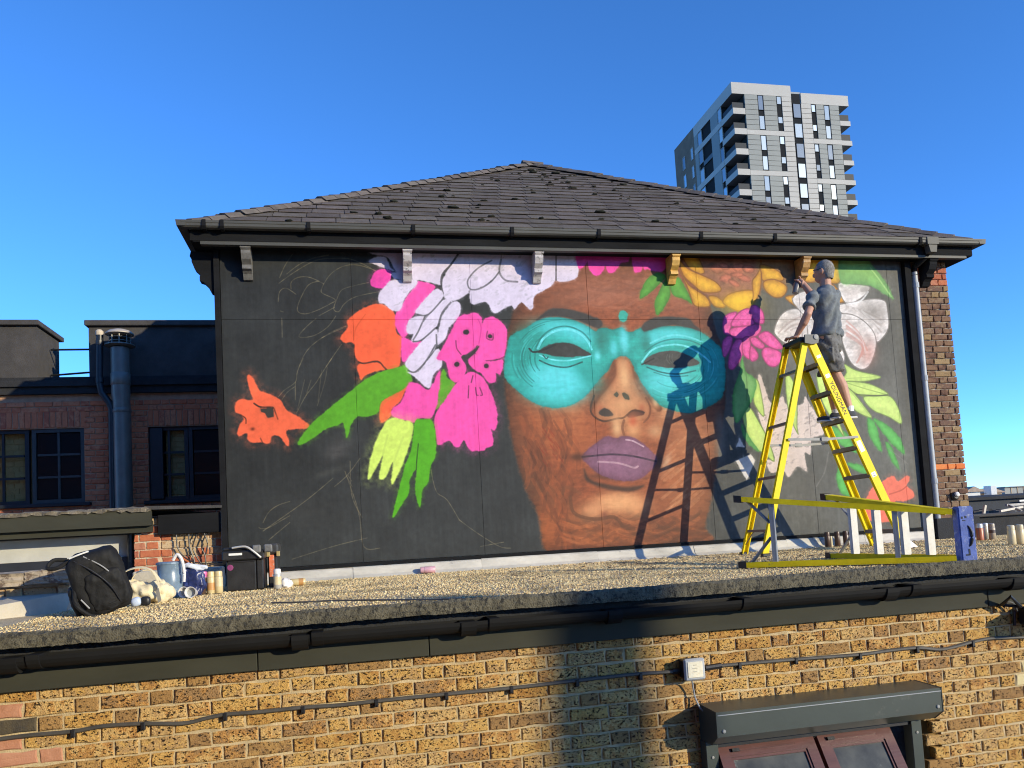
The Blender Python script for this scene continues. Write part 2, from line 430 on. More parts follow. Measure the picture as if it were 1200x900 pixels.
def paint_wall():
    global CAN
    xs = np.linspace(0, 1, MNX)[None, :]
    base = srgb((49, 51, 50))+(srgb((90, 90, 84))-srgb((49, 51, 50)))*sm(.45, .78, xs)[..., None]  # paler towards the right: sheen put into the base colour
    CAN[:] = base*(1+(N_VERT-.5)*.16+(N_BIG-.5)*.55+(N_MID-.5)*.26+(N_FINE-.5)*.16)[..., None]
    # scuffs of old paint and smears
    blob(cv(395, 527), 32, 20, (120, 112, 108), .35, -.6, .6); blob(cv(388, 552), 40, 8, (110, 108, 98), .3, -.3, .6)
    blob(cv(300, 470), 70, 120, (66, 66, 62), .3, 0, .8); blob(cv(350, 600), 120, 40, (72, 71, 66), .3, .1, .8)
    blob(cv(1060, 450), 20, 120, (60, 60, 57), .5, .1, .5); blob(cv(1020, 440), 60, 30, (72, 71, 68), .6, -.5, .5); blob(cv(950, 560), 60, 90, (78, 76, 70), .5, .2, .5)
    chalk = (150, 136, 102); k = dict(w=2.0, col=chalk, alpha=.48, rough=.8)
    for p in (V1((465,270),(500,190),(555,105)), V1((460,310),(580,225),(720,150),(850,135),(960,140),(1060,180),(1140,225)),
              V1((515,245),(600,180),(700,135),(810,112)), V1((545,350),(548,300),(600,268),(680,270),(775,315)),
              V1((455,440),(465,370),(510,345),(580,388)), V1((775,315),(820,250),(890,200),(970,180),(1050,190),(1140,222)),
              V1((740,295),(670,320),(620,400),(590,480),(600,515),(650,525),(730,500),(820,455),(855,425),(765,380),(760,350),(775,315)),
              V1((1090,305),(1000,325),(905,355),(870,415),(845,490),(880,510),(920,455),(1000,405),(1160,370)),
              V1((720,560),(660,610),(600,685),(700,680),(800,620),(860,540)), V1((850,480),(740,540)), V1((470,505),(490,512)), V1((480,555),(483,690)),
              V1((940,610),(880,630),(800,670),(700,740),(640,810),(600,900)), V1((900,740),(850,810),(790,900)),
              V1((910,625),(840,655),(760,695)),
              V3((630,0),(590,90),(575,165),(500,220),(455,270)), V3((575,165),(575,290)), V3((830,0),(770,90),(720,170),(650,260),(585,380)),
              V3((575,195),(520,235),(480,290)), V3((1030,700),(940,820),(850,900)), V3((935,825),(975,900)), V3((945,820),(970,860)),
              V(240,580,7.5,((510,240),(560,150),(640,90),(745,55))), V(240,580,7.5,((475,285),(500,295),(560,285),(640,240),(745,180))),
              V(240,580,7.5,((560,395),(630,335),(745,240))), PX((390,560),(360,585),(325,610),(308,622)), PX((410,540),(412,580),(424,606)),
              PX((404,552),(420,600),(426,640),(445,642)), PX((342,655),(390,640),(430,630)),
              V4((525,600),(535,660),(560,735),(620,780),(690,895)), PX((538,609),(560,625),(585,640),(598,642)), PX((563,640),(590,635))):
        stroke(p, **k)
    for p in (V3((800,60),(780,170),(730,330)), V3((760,80),(735,300)), V3((640,150),(590,360)), V3((685,150),(650,260))): stroke(p, 2, chalk, .3)
    # face
    before = CAN.copy()
    face = PX((690,298),(640,312),(610,345),(594,390),(590,430),(594,480),(602,525),(615,570),(632,607),(646,650),(740,645),(833,636),(826,618),(832,590),(839,550),(845,510),(850,470),(850,420),(838,385),(830,350),(805,298))
    fill(face, (152, 80, 48), 4, edge=(78, 46, 31), ew=44, tex=.15, noise=N_DIAG)
    for (x, y, rx, ry, c, a, r) in ((700,345,70,22,(176,110,82),.7,0),(720,325,110,24,(150,96,74),.5,0),(790,350,60,24,(170,105,78),.55,.2),(650,360,40,18,(125,80,58),.5,-.4),
             (640,500,50,40,(190,106,60),.6,.2),(620,540,22,70,(120,74,50),.55,-.2),(640,575,50,22,(110,72,48),.6,.5),(672,520,40,34,(196,110,64),.5,0),
             (660,610,60,20,(186,104,58),.6,.2),(720,628,90,12,(190,108,60),.5,0),(700,610,60,12,(120,76,50),.5,.1),(640,625,22,30,(196,106,56),.5,0),
             (812,520,40,50,(196,128,84),.75,.1),(800,570,44,50,(186,112,68),.7,-.6),(780,480,24,22,(220,160,112),.7,0),(822,600,30,30,(150,92,58),.5,0),(755,600,50,16,(150,90,56),.4,-.2),
             (642,470,28,18,(168,92,56),.5,.3),(668,485,26,24,(204,122,74),.5,0)):
        blob(cv(x, y), rx*1.75, ry*1.75, c, a, r, .45)
    for i in range(130):     # brush marks down the cheek and the neck
        x = 604+prng.random()*60; y = 470+prng.random()*150; L = 20+prng.random()*34; t = .9+prng.random()*.5
        if x < 606+max(0, (y-520))*.42: continue
        stroke(PX((x, y), (x+L*.6*math.cos(t), y+L*.6*math.sin(t)), (x+L*math.cos(t+.25), y+L*math.sin(t+.25))), 5+prng.random()*8, ((82,48,32),(188,98,54),(104,58,38),(146,76,46))[i % 4], .30)
    for i in range(80):
        x = 655+prng.random()*150; y = 598+prng.random()*36; L = 16+prng.random()*26
        stroke(PX((x, y), (x+L*.5, y+5), (x+L, y+prng.random()*8-4)), 4+prng.random()*7, ((104,66,44),(200,116,68),(84,56,40))[i % 3], .28)
    for i in range(60):
        x = 640+prng.random()*150; y = 312+prng.random()*50; L = 10+prng.random()*20
        stroke(PX((x, y), (x+L*.5, y+2), (x+L, y-3)), 4+prng.random()*6, ((120,78,60),(186,118,90))[i % 2], .2)
    for i in range(24):
        x = 632+prng.random()*26; y = 492+prng.random()*50
        stroke(PX((x, y), (x+5, y+7)), 3, (146, 58, 34), .45)
    for i in range(60):
        x = 770+prng.random()*44; y = 520+prng.random()*80; L = 14+prng.random()*16
        stroke(PX((x, y), (x+L*.7, y-L*.6)), 4+prng.random()*5, ((222,158,110),(150,92,60))[i % 2], .28)
    # chin
    blob(cv(722,588), 62, 30, (240,174,118), .95, -.05, .2, 3); blob(cv(694,598), 34, 22, (232,164,112), .8); blob(cv(745,592), 38, 28, (238,170,114), .8)
    stroke(V6((420,610),(440,690),(540,720),(640,710),(690,760),(740,770)), 9, (104,66,44), .7); stroke(V6((380,590),(400,560),(470,590)), 9, (120,74,48), .5)
    fill(V6((490,470),(520,520),(600,545),(700,560),(790,550),(740,580),(640,575),(560,555),(500,525)), (84,56,42), 4, tex=.1)
    blob(cv(708,602), 10, 8, (120, 60, 44), .5); blob(cv(722,558), 70, 9, (60,44,36), .6, .04)
    # nose and upper lip
    fill(PX((722,420),(738,422),(744,446),(752,462),(762,474),(760,490),(742,494),(725,496),(706,494),(697,486),(699,470),(712,452),(718,438)), (206,140,94), 5, edge=(150,86,52), ew=10, tex=.06)
    fill(PX((719,422),(712,440),(700,455),(690,468),(694,480),(702,466),(714,452),(722,438)), (120,68,42), 4, tex=.1)
    fill(PX((742,424),(750,440),(764,460),(776,478),(770,482),(760,468),(750,452),(742,438)), (126,72,44), 3, tex=.1)
    blob(cv(731,440), 13, 40, (236,178,122), .9, 0, 0); blob(cv(730,474), 30, 16, (226,164,112), .8); blob(cv(703,478), 10, 12, (196,110,72), .8); blob(cv(752,478), 9, 12, (176,92,60), .7)
    blob(cv(768,472), 10, 14, (232,176,124), .85)
    fill(V6((565,185),(590,160),(625,180),(635,200),(600,205),(575,200)), (70,58,50), 2); fill(V6((705,195),(740,170),(785,178),(790,195),(750,205),(715,212)), (92,50,38), 2)
    fill(V6((640,95),(652,82),(664,95),(655,108)), (84,78,60), 1.5); fill(V6((680,92),(695,85),(718,108),(715,122),(695,115)), (84,78,60), 1.5)
    stroke(V6((540,100),(522,165),(540,205),(590,228),(655,215),(690,210),(735,175),(790,185)), 5, (60,38,28), .8); stroke(V6((800,110),(822,160),(815,205),(790,235)), 5, (110,62,40), .7)
    blob(V6((655,262)), 16, 30, (236,184,130), .9); blob(V6((735,262)), 24, 34, (240,176,118), .85); blob(V6((735,228)), 12, 14, (196,72,44), .6); stroke(V6((690,225),(682,260),(690,295)), 7, (110,66,46), .6)
    blob(cv(768, 505), 26, 20, (232,176,124), .7)
    # lips
    fill(V6((478,405),(540,345),(600,306),(650,313),(700,301),(760,322),(820,372),(858,422),(830,470),(780,512),(720,530),(640,522),(560,492),(510,445)), (146,100,122), 2.5, edge=(122,76,94), ew=14, tex=.10)
    stroke(V6((480,408),(560,400),(640,395),(740,405),(850,430)), 5, (58,40,56), .9); stroke(V6((560,432),(640,436),(690,446),(740,462),(760,455)), 5, (204,164,170), .75)
    stroke(V6((700,322),(735,328),(788,356)), 4, (226,190,196), .8); blob(V6((455,408)), 26, 10, (80,48,34), .8); blob(V6((872,432)), 16, 16, (84,50,34), .7); blob(cv(781,541), 10, 24, (234,190,150), .6, .5)
    # turquoise mask
    mask = V5((105,650),(120,580),(140,515),(230,470),(300,425),(400,405),(500,420),(590,460),(640,490),(660,470),(700,470),(740,480),(790,465),(820,490),(860,490),(905,470),(925,492))
    mask += PX((755,385),(766,382),(800,382),(820,388),(836,400),(847,412),(850,440),(848,459),(841,470),(822,480),(806,484),(780,478),(768,469),(757,456),(746,438),(738,421),(728,417),(720,421),(712,434),(701,446),(687,463),(670,474),(647,478),(624,471),(605,457),(591,442))
    fill(mask, (44,176,160), 2, edge=(30,132,120), ew=10, tex=.08, noise=N_HOR)
    for (x, y, rx, ry, c, a, r) in ((655,450,50,30,(92,222,226),.9,0),(645,438,44,14,(104,228,232),.6,.1),(655,384,38,14,(86,214,214),.8,.15),(680,392,22,16,(92,220,224),.7,.4),
             (783,445,42,24,(98,226,228),.85,-.1),(788,392,40,10,(94,222,224),.8,.05),(768,398,18,10,(90,216,216),.7,0),(731,398,7,20,(110,232,236),.9,0),(719,408,6,12,(96,222,226),.8,0),(700,416,5,8,(120,236,240),.8,0),
             (610,420,12,36,(30,140,128),.7,0),(620,398,20,24,(36,150,136),.6,0),(835,430,14,30,(40,170,170),.6,0),(705,398,12,18,(40,122,108),.75,.2),(757,402,8,20,(36,126,112),.7,0),(690,440,14,24,(34,160,146),.7,-.8)):
        blob(cv(x, y), rx*1.75, ry*1.75, c, a, r, .3, 2.6)
    for i in range(34):
        t = i/34; r = 24+prng.random()*22
        a0 = 2.2+prng.random()*2.0
        stroke(PX(*[(655+r*1.25*math.cos(a0+q*.16)+2, 420+r*math.sin(a0+q*.16)) for q in range(5)]), 2+prng.random()*1.5, ((24,112,104),(70,200,190),(30,128,118))[i % 3], .5)
        a0 = -.9+prng.random()*2.6
        stroke(PX(*[(792+r*1.15*math.cos(a0+q*.16), 428+r*.9*math.sin(a0+q*.16)) for q in range(5)]), 2+prng.random()*1.5, ((28,120,112),(120,236,236),(34,140,132))[i % 3], .4)
    dk = (60, 60, 57)
    stroke(V5((300,590),(335,530),(400,490),(470,478),(540,500),(590,545),(615,595)), 6, (120,236,238), .9); stroke(V5((290,580),(330,515),(400,470),(480,462),(560,495),(610,550)), 4, (26,112,104), .7)
    fill(V5((300,612),(360,572),(430,556),(500,563),(560,592),(615,630),(540,636),(480,642),(400,636),(340,622)), dk, 1.8, tex=.12)
    stroke(V5((250,592),(275,612),(330,600),(400,570)), 5, (30,40,40), .85); stroke(V5((310,630),(380,655),(470,662),(560,645),(615,632)), 4, (128,238,240), .85)
    stroke(V5((310,660),(380,690),(470,700),(560,670)), 4, (20,70,68), .8); stroke(V5((330,630),(350,650),(360,640)), 3, (20,50,50), .8)
    fill(PX((754,425),(765,415),(780,411),(795,412),(808,417),(820,425),(808,429),(790,431),(770,429)), (72,72,68), 1.6, tex=.15)
    for q in (0, 1, 2): stroke(V5((1060+q*14,625),(1055+q*16,655),(1075+q*14,680)), 2, (110,112,104), .5)
    stroke(PX((752,424),(764,410),(782,404),(802,405),(820,414),(832,424)), 5, (126,238,238), .85); stroke(PX((756,412),(770,402),(790,397),(812,400),(830,410)), 4, (30,118,112), .7); stroke(PX((762,402),(780,394),(800,393),(822,400)), 5, (120,234,236), .7)
    stroke(PX((758,430),(775,436),(795,438),(815,434)), 4, (22,80,78), .75); stroke(PX((766,436),(785,441),(806,440)), 3, (30,100,96), .6); stroke(PX((752,427),(766,420)), 4, (40,40,38), .8)
    brow = (66, 62, 58)
    fill(V5((290,425),(360,366),(430,354),(520,370),(600,395),(676,430),(665,472),(620,462),(540,428),(440,406),(350,405)), brow, 3, tex=.1)
    fill(V7((70,565),(100,520),(170,490),(280,485),(400,500),(440,540),(485,585),(400,562),(300,545),(200,557),(100,590)), brow, 3, tex=.1)
    fill([(x, y) for x, y in V5(*[(800+27*math.cos(t), 400+33*math.sin(t)) for t in np.arange(0, 6.28, .5)])], (56,178,156), 1.5)
    P = spline(face, 4, True); Y, X = np.mgrid[0:MNY, 560:1360].astype(float); d, ins = segdist(P, X, Y)
    keep = sm(-9, 5, np.where(ins, d, -d)+(N_FINE[:, 560:1360]-.5)*10)[..., None]
    mk = spline(mask, 4, True); d2, in2 = segdist(mk, X, Y); keep = np.maximum(keep, sm(-3, 2, np.where(in2, d2, -d2))[..., None])
    CAN[:, 560:1360] = before[:, 560:1360]*(1-keep)+CAN[:, 560:1360]*keep; CAN[:, :560] = before[:, :560]; CAN[:, 1360:] = before[:, 1360:]
    # ---- flowers on the left
    orange = (255, 102, 60); OE = dict(tex=.04, overspray=16)
    fill(V2((265,380),(220,385),(150,420),(85,475),(85,520),(45,570),(60,605),(120,610),(125,660),(140,705),(180,725),(260,715),(300,750),(330,765),(390,740),(400,650),(405,580),(370,540),(365,440),(310,390)), orange, 2, **OE)
    fill(V2((150,735),(260,722),(310,762),(250,775),(190,800),(165,825),(150,790)), orange, 2, **OE)
    stroke(V2((150,720),(185,728),(262,716),(300,752),(320,770)), 4, (60,40,30), .8); stroke(V2((120,590),(135,520),(190,440)), 3, (200,74,34), .5)
    fill(V4((400,100),(340,130),(260,180),(225,220),(230,325),(290,285),(300,240),(345,200),(375,140)), orange, 2, **OE)
    fill(V3((240,115),(275,135),(300,180),(330,225),(380,245),(440,270),(480,300),(520,365),(600,410),(670,465),(655,492),(590,495),(515,510),(530,580),(525,615),(500,600),(465,550),(415,545),(400,585),(375,598),(340,590),(270,592),(235,560),(235,525),(180,545),(165,520),(185,460),(215,425),(190,395),(155,375),(150,340),(165,300),(200,285),(275,290),(260,240),(240,175)), (255,110,70), 2, **OE)
    fill(V3((330,352),(420,345),(425,410),(400,415),(380,415),(360,385),(335,375)), (62,58,52), 1.5, smooth=False)
    stroke(V3((285,315),(330,340),(410,342),(415,350)), 4, (70,44,32), .9); stroke(V3((190,395),(225,420),(228,455)), 3, (80,44,30), .8); stroke(V3((425,350),(452,425)), 3, (80,44,30), .7); stroke(V3((330,560),(345,592)), 3, (80,44,30), .7); blob(V3((275,495)), 5, 4, (90,40,24), .8)
    green = (92, 168, 34)
    fill(PX((349,518),(363,498),(383,480),(408,460),(430,443),(450,434),(468,430),(476,428),(483,444),(481,448),(469,458),(450,468),(445,475),(443,483),(432,488),(419,488),(412,496),(407,511),(405,510),(402,496),(396,498),(383,502),(367,513),(352,521)), green, 2, tex=.05, overspray=8)
    white = (232, 218, 236); gm = dict(mark=(150,146,152), tex=.05); 
    fill(V2((285,175),(330,180),(345,210),(320,270),(280,290),(225,275),(220,240),(245,195)), (255,72,176), 2, overspray=8)
    fill(V2((210,130),(250,105),(310,108),(335,165),(370,190),(300,170),(230,145)), white, 2, mark_amt=.4, **gm); fill(V2((345,200),(410,195),(418,235),(360,230)), white, 2, mark_amt=.3, **gm)
    fill(V2((210,60),(330,50),(420,60),(415,200),(370,190),(330,120),(300,100),(230,90)), white, 2, mark_amt=.4, **gm)
    pink = (255, 84, 172); PK = dict(tex=.035, noise=N_VERT)
    fill(V2((500,245),(600,275),(560,340),(490,420),(440,500),(450,540),(410,575),(370,520),(365,440),(400,390),(430,340),(470,290)), pink, 2, **PK)
    fill(V2((410,575),(470,600),(520,600),(470,670),(420,720),(400,700),(400,620)), pink, 2, **PK)
    fill(V2((350,240),(480,235),(490,270),(455,300),(420,350),(390,420),(340,415),(300,380),(270,370),(265,330),(300,280)), white, 2, mark_amt=.5, **gm)
    fill(V2((462,40),(700,40),(720,85),(690,150),(640,210),(635,270),(590,260),(500,240),(462,225)), white, 2, mark_amt=.55, **gm)
    fill(V2((720,40),(960,40),(985,120),(975,190),(920,250),(850,290),(800,300),(790,320),(720,360),(660,350),(640,300),(640,250),(665,190),(690,150)), white, 2, mark_amt=.5, **gm)
    stroke(V2((735,85),(690,150),(640,210),(635,275),(645,320)), 5, (66,64,66), .85)
    w3 = V2((805,300),(850,290),(925,250),(975,190),(985,120),(1000,40))+V5((190,30),(405,30),(400,190),(355,240),(280,285),(273,350),(250,362),(205,322),(165,360),(137,340),(60,383),(30,372))+V2((900,370),(830,382),(803,370))
    fill(w3, white, 2, mark_amt=.6, **gm); fill(V5((412,40),(530,40),(540,140),(515,185),(410,190)), white, 2, mark_amt=.6, **gm)
    stroke(V5((407,50),(407,190)), 4, (66,62,62), .8)
    stroke(V2((985,120),(975,190),(1010,240),(1080,250)), 5, (90,88,92), .7); stroke(V2((930,125),(850,170),(795,230),(790,270),(810,295),(860,290),(925,250),(975,190)), 4, (90,88,92), .75)
    for p in (V2((600,290),(640,310),(640,350),(560,440),(500,440),(485,420),(540,350)), V2((500,450),(540,450),(500,540),(440,555),(430,510),(450,470)), V2((640,360),(700,365),(640,430),(610,510),(520,590),(470,600),(465,570),(540,470)),
              V2((700,370),(740,370),(748,400),(735,460),(680,520),(660,580),(615,620),(610,590),(625,500),(650,430)), V2((610,530),(605,620),(540,720),(480,780),(440,760),(425,720),(500,620),(560,560)), V2((620,640),(640,740),(590,790),(570,870),(540,865),(480,810),(440,780),(500,775),(560,700))):
        fill(p, white, 2, mark_amt=.35, **gm)
    for p in (V2((500,445),(560,440),(640,355)), V2((540,450),(500,540),(470,590)), V2((690,370),(640,430),(615,510)), V2((600,620),(540,720),(480,778),(440,768)), V2((470,600),(520,590),(600,520)), V2((605,560),(610,625),(625,620))): stroke(p, 4, (92,90,94), .8)
    fill(V2((745,450),(790,440),(830,430),(865,455),(875,490),(860,600),(840,630),(790,670),(750,690),(780,740),(775,790),(740,830),(710,840),(680,810),(670,750),(655,715),(605,700),(650,620),(690,540),(720,480)), pink, 2, **PK)
    fill(V2((875,490),(910,455),(960,465),(1010,510),(1020,560),(1005,680),(960,705),(890,710),(830,660),(850,620)), pink, 2, **PK)
    fill(V2((790,710),(830,670),(900,715),(990,705),(995,745),(980,795),(955,785),(955,830),(930,845),(900,830),(870,790),(820,760)), pink, 2, **PK)
    for x, y, r in ((780,545,16), (725,733,15), (898,743,14), (920,570,12)): fill(V2(*[(x+r*1.1*math.cos(t), y+r*math.sin(t)) for t in np.arange(0, 6.28, .8)]), (52,40,46), 1.5)
    fill(V2((785,692),(850,628),(846,650),(800,697)), (60,50,52), 1.5); fill(V2((782,740),(840,790),(812,800)), (60,50,52), 1.5); stroke(V2((720,595),(725,640),(750,675)), 3, (90,30,60), .7); stroke(V2((900,712),(960,706),(1000,690)), 3, (110,36,72), .6); stroke(V2((905,540),(900,580),(935,590),(938,555)), 3, (90,30,60), .6); stroke(V2((850,470),(868,520),(855,610)), 3, (200,40,130), .6)
    fill(V4((600,10),(620,60),(665,100),(620,180),(550,250),(560,150),(575,60)), green, 2, tex=.05)
    fill(V4((400,90),(450,95),(500,130),(530,110),(560,40),(580,30),(570,150),(550,250),(520,300),(460,300),(430,325),(380,315),(320,300),(290,270),(300,240),(345,205),(375,140)), pink, 2, **PK)
    fill(V4((740,30),(800,40),(850,90),(890,180),(910,260),(912,340),(895,370),(875,365),(890,420),(885,460),(850,475),(835,490),(790,490),(760,490),(735,460),(715,430),(690,465),(660,465),(630,430),(570,458),(555,420),(545,290),(600,200),(660,110)), pink, 2, overspray=14, **PK)
    for p in (V4((745,110),(742,180)), V4((785,120),(790,160),(800,165)), V4((810,120),(825,160),(815,165)), V4((770,50),(760,90))): stroke(p, 3, (90,36,66), .8)
    fill(V4((285,300),(370,310),(420,335),(410,420),(370,540),(335,620),(300,685),(290,660),(300,560),(255,650),(220,650),(225,600),(240,520),(200,600),(155,660),(160,580),(190,460),(235,360)), (216,242,108), 2.5, overspray=18, tex=.05)
    stroke(V4((360,410),(320,520),(300,580)), 5, (190,214,100), .5); stroke(V4((270,400),(240,520)), 5, (190,214,100), .5)
    fill(V4((430,320),(470,305),(525,310),(550,380),(552,510),(520,590),(510,670),(475,720),(460,820),(435,760),(430,690),(440,600),(400,660),(395,740),(350,810),(310,875),(300,860),(340,700),(370,580),(410,470)), (88,176,28), 2, tex=.05, overspray=8)
    stroke(V4((450,450),(442,530),(438,600)), 3, (40,70,24), .8)
    for p in (V5((525,30),(590,30),(590,85),(555,120),(535,115)), V5((590,30),(690,30),(690,120),(660,160),(630,160),(600,120)), V5((690,30),(830,30),(830,80),(790,90),(760,130),(735,150),(705,130)), V5((850,30),(910,30),(912,130),(880,145),(860,125)), V5((915,30),(1075,30),(1060,90),(1030,140),(950,130),(920,120))):
        fill(p, (246,70,168), 2, tex=.04)
    # ---- right: leaves, rose, blossoms
    lf = (100, 176, 62)
    fill(V7((60,360),(70,290),(120,210),(190,175),(238,205),(200,250),(140,310)), lf, 2, edge=(70,130,44), ew=10); fill(V7((180,475),(160,400),(190,310),(245,215),(265,260),(270,340),(230,420)), lf, 2, edge=(70,130,44), ew=10); fill(V7((265,240),(330,210),(380,290),(430,390),(360,360),(290,330)), lf, 2, edge=(70,130,44), ew=10)
    fill(V7((380,80),(920,80),(930,180),(900,330),(820,430),(640,400),(520,330),(420,240)), (150,98,72), 6, tex=.12, noise=N_DIAG)
    fill(V7((890,60),(1130,60),(1110,230),(1000,300),(930,300),(900,200)), (150,110,70), 6, tex=.12)
    for x, y, rx, ry, r in ((600,150,46,30,.2),(660,215,44,26,-.2),(690,160,50,30,.1),(760,140,50,28,0),(820,150,44,28,.2),(720,250,46,20,.5),(790,215,50,22,.3),(650,130,40,22,.4),(740,190,46,18,0)):
        fill(V7(*[(x+rx*math.cos(t)*math.cos(r)-ry*math.sin(t)*math.sin(r), y+rx*math.cos(t)*math.sin(r)+ry*math.sin(t)*math.cos(r)) for t in np.arange(0, 6.28, .7)]), (236,136,104), 3, edge=(150,84,62), ew=7, tex=.14)
    ye = (255,196,52); yd = (178,116,34); YE = dict(edge=yd, ew=12, tex=.08, line=(128, 80, 30), overspray=0)
    for p in (V7((345,20),(440,30),(510,160),(490,185),(470,180),(400,140)), V7((335,90),(400,150),(500,195),(590,240),(630,290),(600,315),(500,312),(430,260),(360,190)), V7((335,150),(400,260),(520,340),(552,400),(520,418),(440,405),(400,300)),
              V7((540,345),(600,345),(660,400),(640,420),(580,410)), V7((640,380),(700,320),(850,300),(865,380),(800,430),(750,445),(690,420)), V7((850,30),(900,30),(905,130),(880,190),(848,240),(855,340),(840,410),(895,330),(912,220),(905,60)),
              V7((905,120),(980,135),(1050,180),(1062,232),(930,235),(912,180)), V7((928,240),(1000,222),(1080,260),(1092,300),(1060,345),(1000,348),(940,300)), V8((400,290),(460,278),(525,300),(512,362),(440,330)),
              V8((500,40),(700,40),(728,80),(722,190),(690,212),(600,200),(510,190)), V8((660,215),(705,240),(747,312),(720,322),(680,330))): fill(p, ye, 3, **YE)
    blob(cv(840,318), 40, 10, (120,84,54), .45); blob(V7((760,400)), 60, 34, (255,206,40), .6)
    pk2 = (246, 98, 172); P2 = dict(line=(150,50,100), overspray=0, edge=(206,66,136), ew=7, tex=.08, noise=N_FINE)
    for p in (V7((640,545),(655,480),(740,455),(700,550),(690,610),(650,600)), V7((690,600),(720,560),(900,540),(880,620),(740,640)), V7((700,552),(750,460),(830,430),(862,522),(840,545)), V7((830,430),(870,405),(922,450),(928,530),(862,522)),
              V7((640,750),(640,660),(680,620),(712,640),(690,720),(660,765)), V7((680,840),(690,740),(730,650),(785,660),(778,760),(720,852)), V7((780,740),(785,640),(832,640),(832,780)), V7((832,640),(872,630),(932,680),(922,712),(860,692)),
              V7((840,690),(886,740),(886,780),(850,800),(830,770)), V7((890,620),(960,590),(1052,680),(1057,712),(1000,712),(930,670)), V7((915,730),(950,700),(1040,730),(1057,780),(1020,832),(970,832),(930,790))): fill(p, pk2, 2, **P2)
    wp = (204, 191, 181); wd = (238, 230, 221); WP = dict(edge=wd, ew=20, tex=.12, noise=N_DIAG, line=(112, 104, 98), overspray=0)
    for p in (V8((335,480),(370,400),(430,360),(500,370),(560,450),(540,540),(460,560),(400,560),(350,520)), V8((710,212),(800,215),(890,226),(882,262),(820,312),(750,322)), V8((700,340),(800,320),(900,300),(980,310),(998,360),(1005,470),(960,540),(930,547),(900,480),(830,420),(740,390)),
              V8((690,400),(780,390),(860,430),(920,500),(932,580),(900,680),(850,714),(790,680),(750,600),(720,500)), V8((690,540),(745,620),(742,680),(715,710),(690,700))): fill(p, wp, 3, **WP)
    fill(V8((440,300),(560,250),(700,330),(720,420),(700,560),(600,640),(540,560),(520,420)), wp, 3, **WP)
    for i in range(7): stroke(V8((360+i*18,500-i*4),(420+i*12,440+i*8),(500,400+i*22)), 5, ((170,150,142),(236,226,218))[i % 2], .5)
    for i in range(7): stroke(V8((760,430+i*14),(830+i*4,500+i*14),(880-i*10,600+i*12)), 6, ((206,146,132),(240,230,222),(196,132,120))[i % 3], .55)
    for i in range(6): stroke(V8((760+i*18,345+i*5),(850+i*10,370+i*12),(960,420+i*18)), 6, ((170,158,148),(240,232,224))[i % 2], .5)
    blob(V8((915,370)), 40, 26, (120,116,108), .5, .2, .4); blob(V8((890,620)), 26, 40, (196,120,104), .5, .3); blob(V8((880,245)), 20, 18, (130,124,116), .5); stroke(V8((760,330),(840,312),(885,260)), 5, (250,246,240), .7)
    fill(V8((722,40),(860,50),(905,98),(950,150),(1000,220),(1037,302),(980,272),(900,226),(800,212),(726,200)), (150,206,108), 2.5, edge=(96,150,84), ew=22, tex=.07); stroke(V8((900,120),(960,200),(1020,285)), 5, (190,230,140), .6); blob(V8((780,160)), 50, 24, (110,164,96), .5)
    lime = (214, 236, 128); LE = dict(edge=(176,206,104), ew=8, tex=.06, line=(110,130,70), overspray=0)
    for p in (V9((625,112),(650,70),(640,28),(700,60),(822,90),(770,110),(700,117)), V9((635,120),(720,118),(800,140),(860,180),(780,187),(710,182)), V9((628,128),(680,165),(740,240),(777,297),(700,265),(650,200)), V9((735,195),(800,188),(870,190),(912,250),(927,327),(860,292),(780,257))): fill(p, lime, 2, **LE)
    stroke(V9((640,118),(740,150),(850,180)), 3, (120,150,70), .6); stroke(V9((640,130),(700,200),(770,290)), 3, (150,178,88), .5); stroke(V9((650,100),(740,95),(815,90)), 3, (150,178,88), .5); stroke(V9((700,180),(800,186),(855,182)), 4, (70,76,58), .7)
    gr = (96, 190, 88); GE = dict(edge=(64,140,62), ew=6, tex=.06)
    for p in (V9((757,300),(790,320),(812,380),(827,465),(790,430),(760,370)), V9((783,300),(850,330),(920,400),(942,477),(890,440),(830,370)), V9((845,415),(880,450),(918,557),(880,520),(855,460)), V9((600,600),(612,535),(640,580),(668,690),(620,670)), V9((655,525),(740,540),(790,590),(700,565)), V9((575,340),(640,365),(665,400),(705,475),(640,445),(590,400))): fill(p, gr, 2, **GE)
    fill(VA((330,360),(380,280),(480,220),(560,165),(610,160),(650,215),(750,150),(772,200),(742,260),(800,310),(822,360),(790,402),(700,426),(620,430),(600,560),(560,640),(420,640),(310,600),(280,480)), (242,116,90), 2, tex=.05, overspray=10); stroke(VA((560,350),(680,310),(740,265)), 4, (170,66,48), .6); stroke(VA((480,230),(520,300),(500,370)), 3, (200,86,64), .5)
    fill(V9((205,95),(225,98),(272,222),(330,188),(350,230),(430,228),(442,188),(480,250),(535,340),(532,382),(478,402),(470,482),(440,475),(452,565),(405,540),(362,595),(330,560),(270,575),(248,510),(290,500),(240,380),(200,240)), (226,206,192), 2, mark=(110,102,98), mark_amt=.75, tex=.05)
    for p in (V9((345,80),(380,108),(402,200),(402,340),(407,378),(370,300),(350,200)), V9((500,78),(550,110),(592,260),(640,392),(600,335),(530,220)), V9((190,110),(212,130),(237,285),(200,250),(183,200)), V9((128,282),(160,240),(212,320),(262,420),(287,515),(230,472),(190,452),(150,370))): fill(p, lime, 2, **LE)
    fill(V9((128,-10),(142,60),(190,100),(196,150),(160,240),(98,325),(78,240),(84,150),(110,80)), (118,176,104), 2, **GE); fill(V9((126,330),(160,390),(212,465),(170,442),(130,385)), (104,160,90), 2, **GE); stroke(V9((140,40),(150,120),(150,210)), 3, (70,110,64), .6)
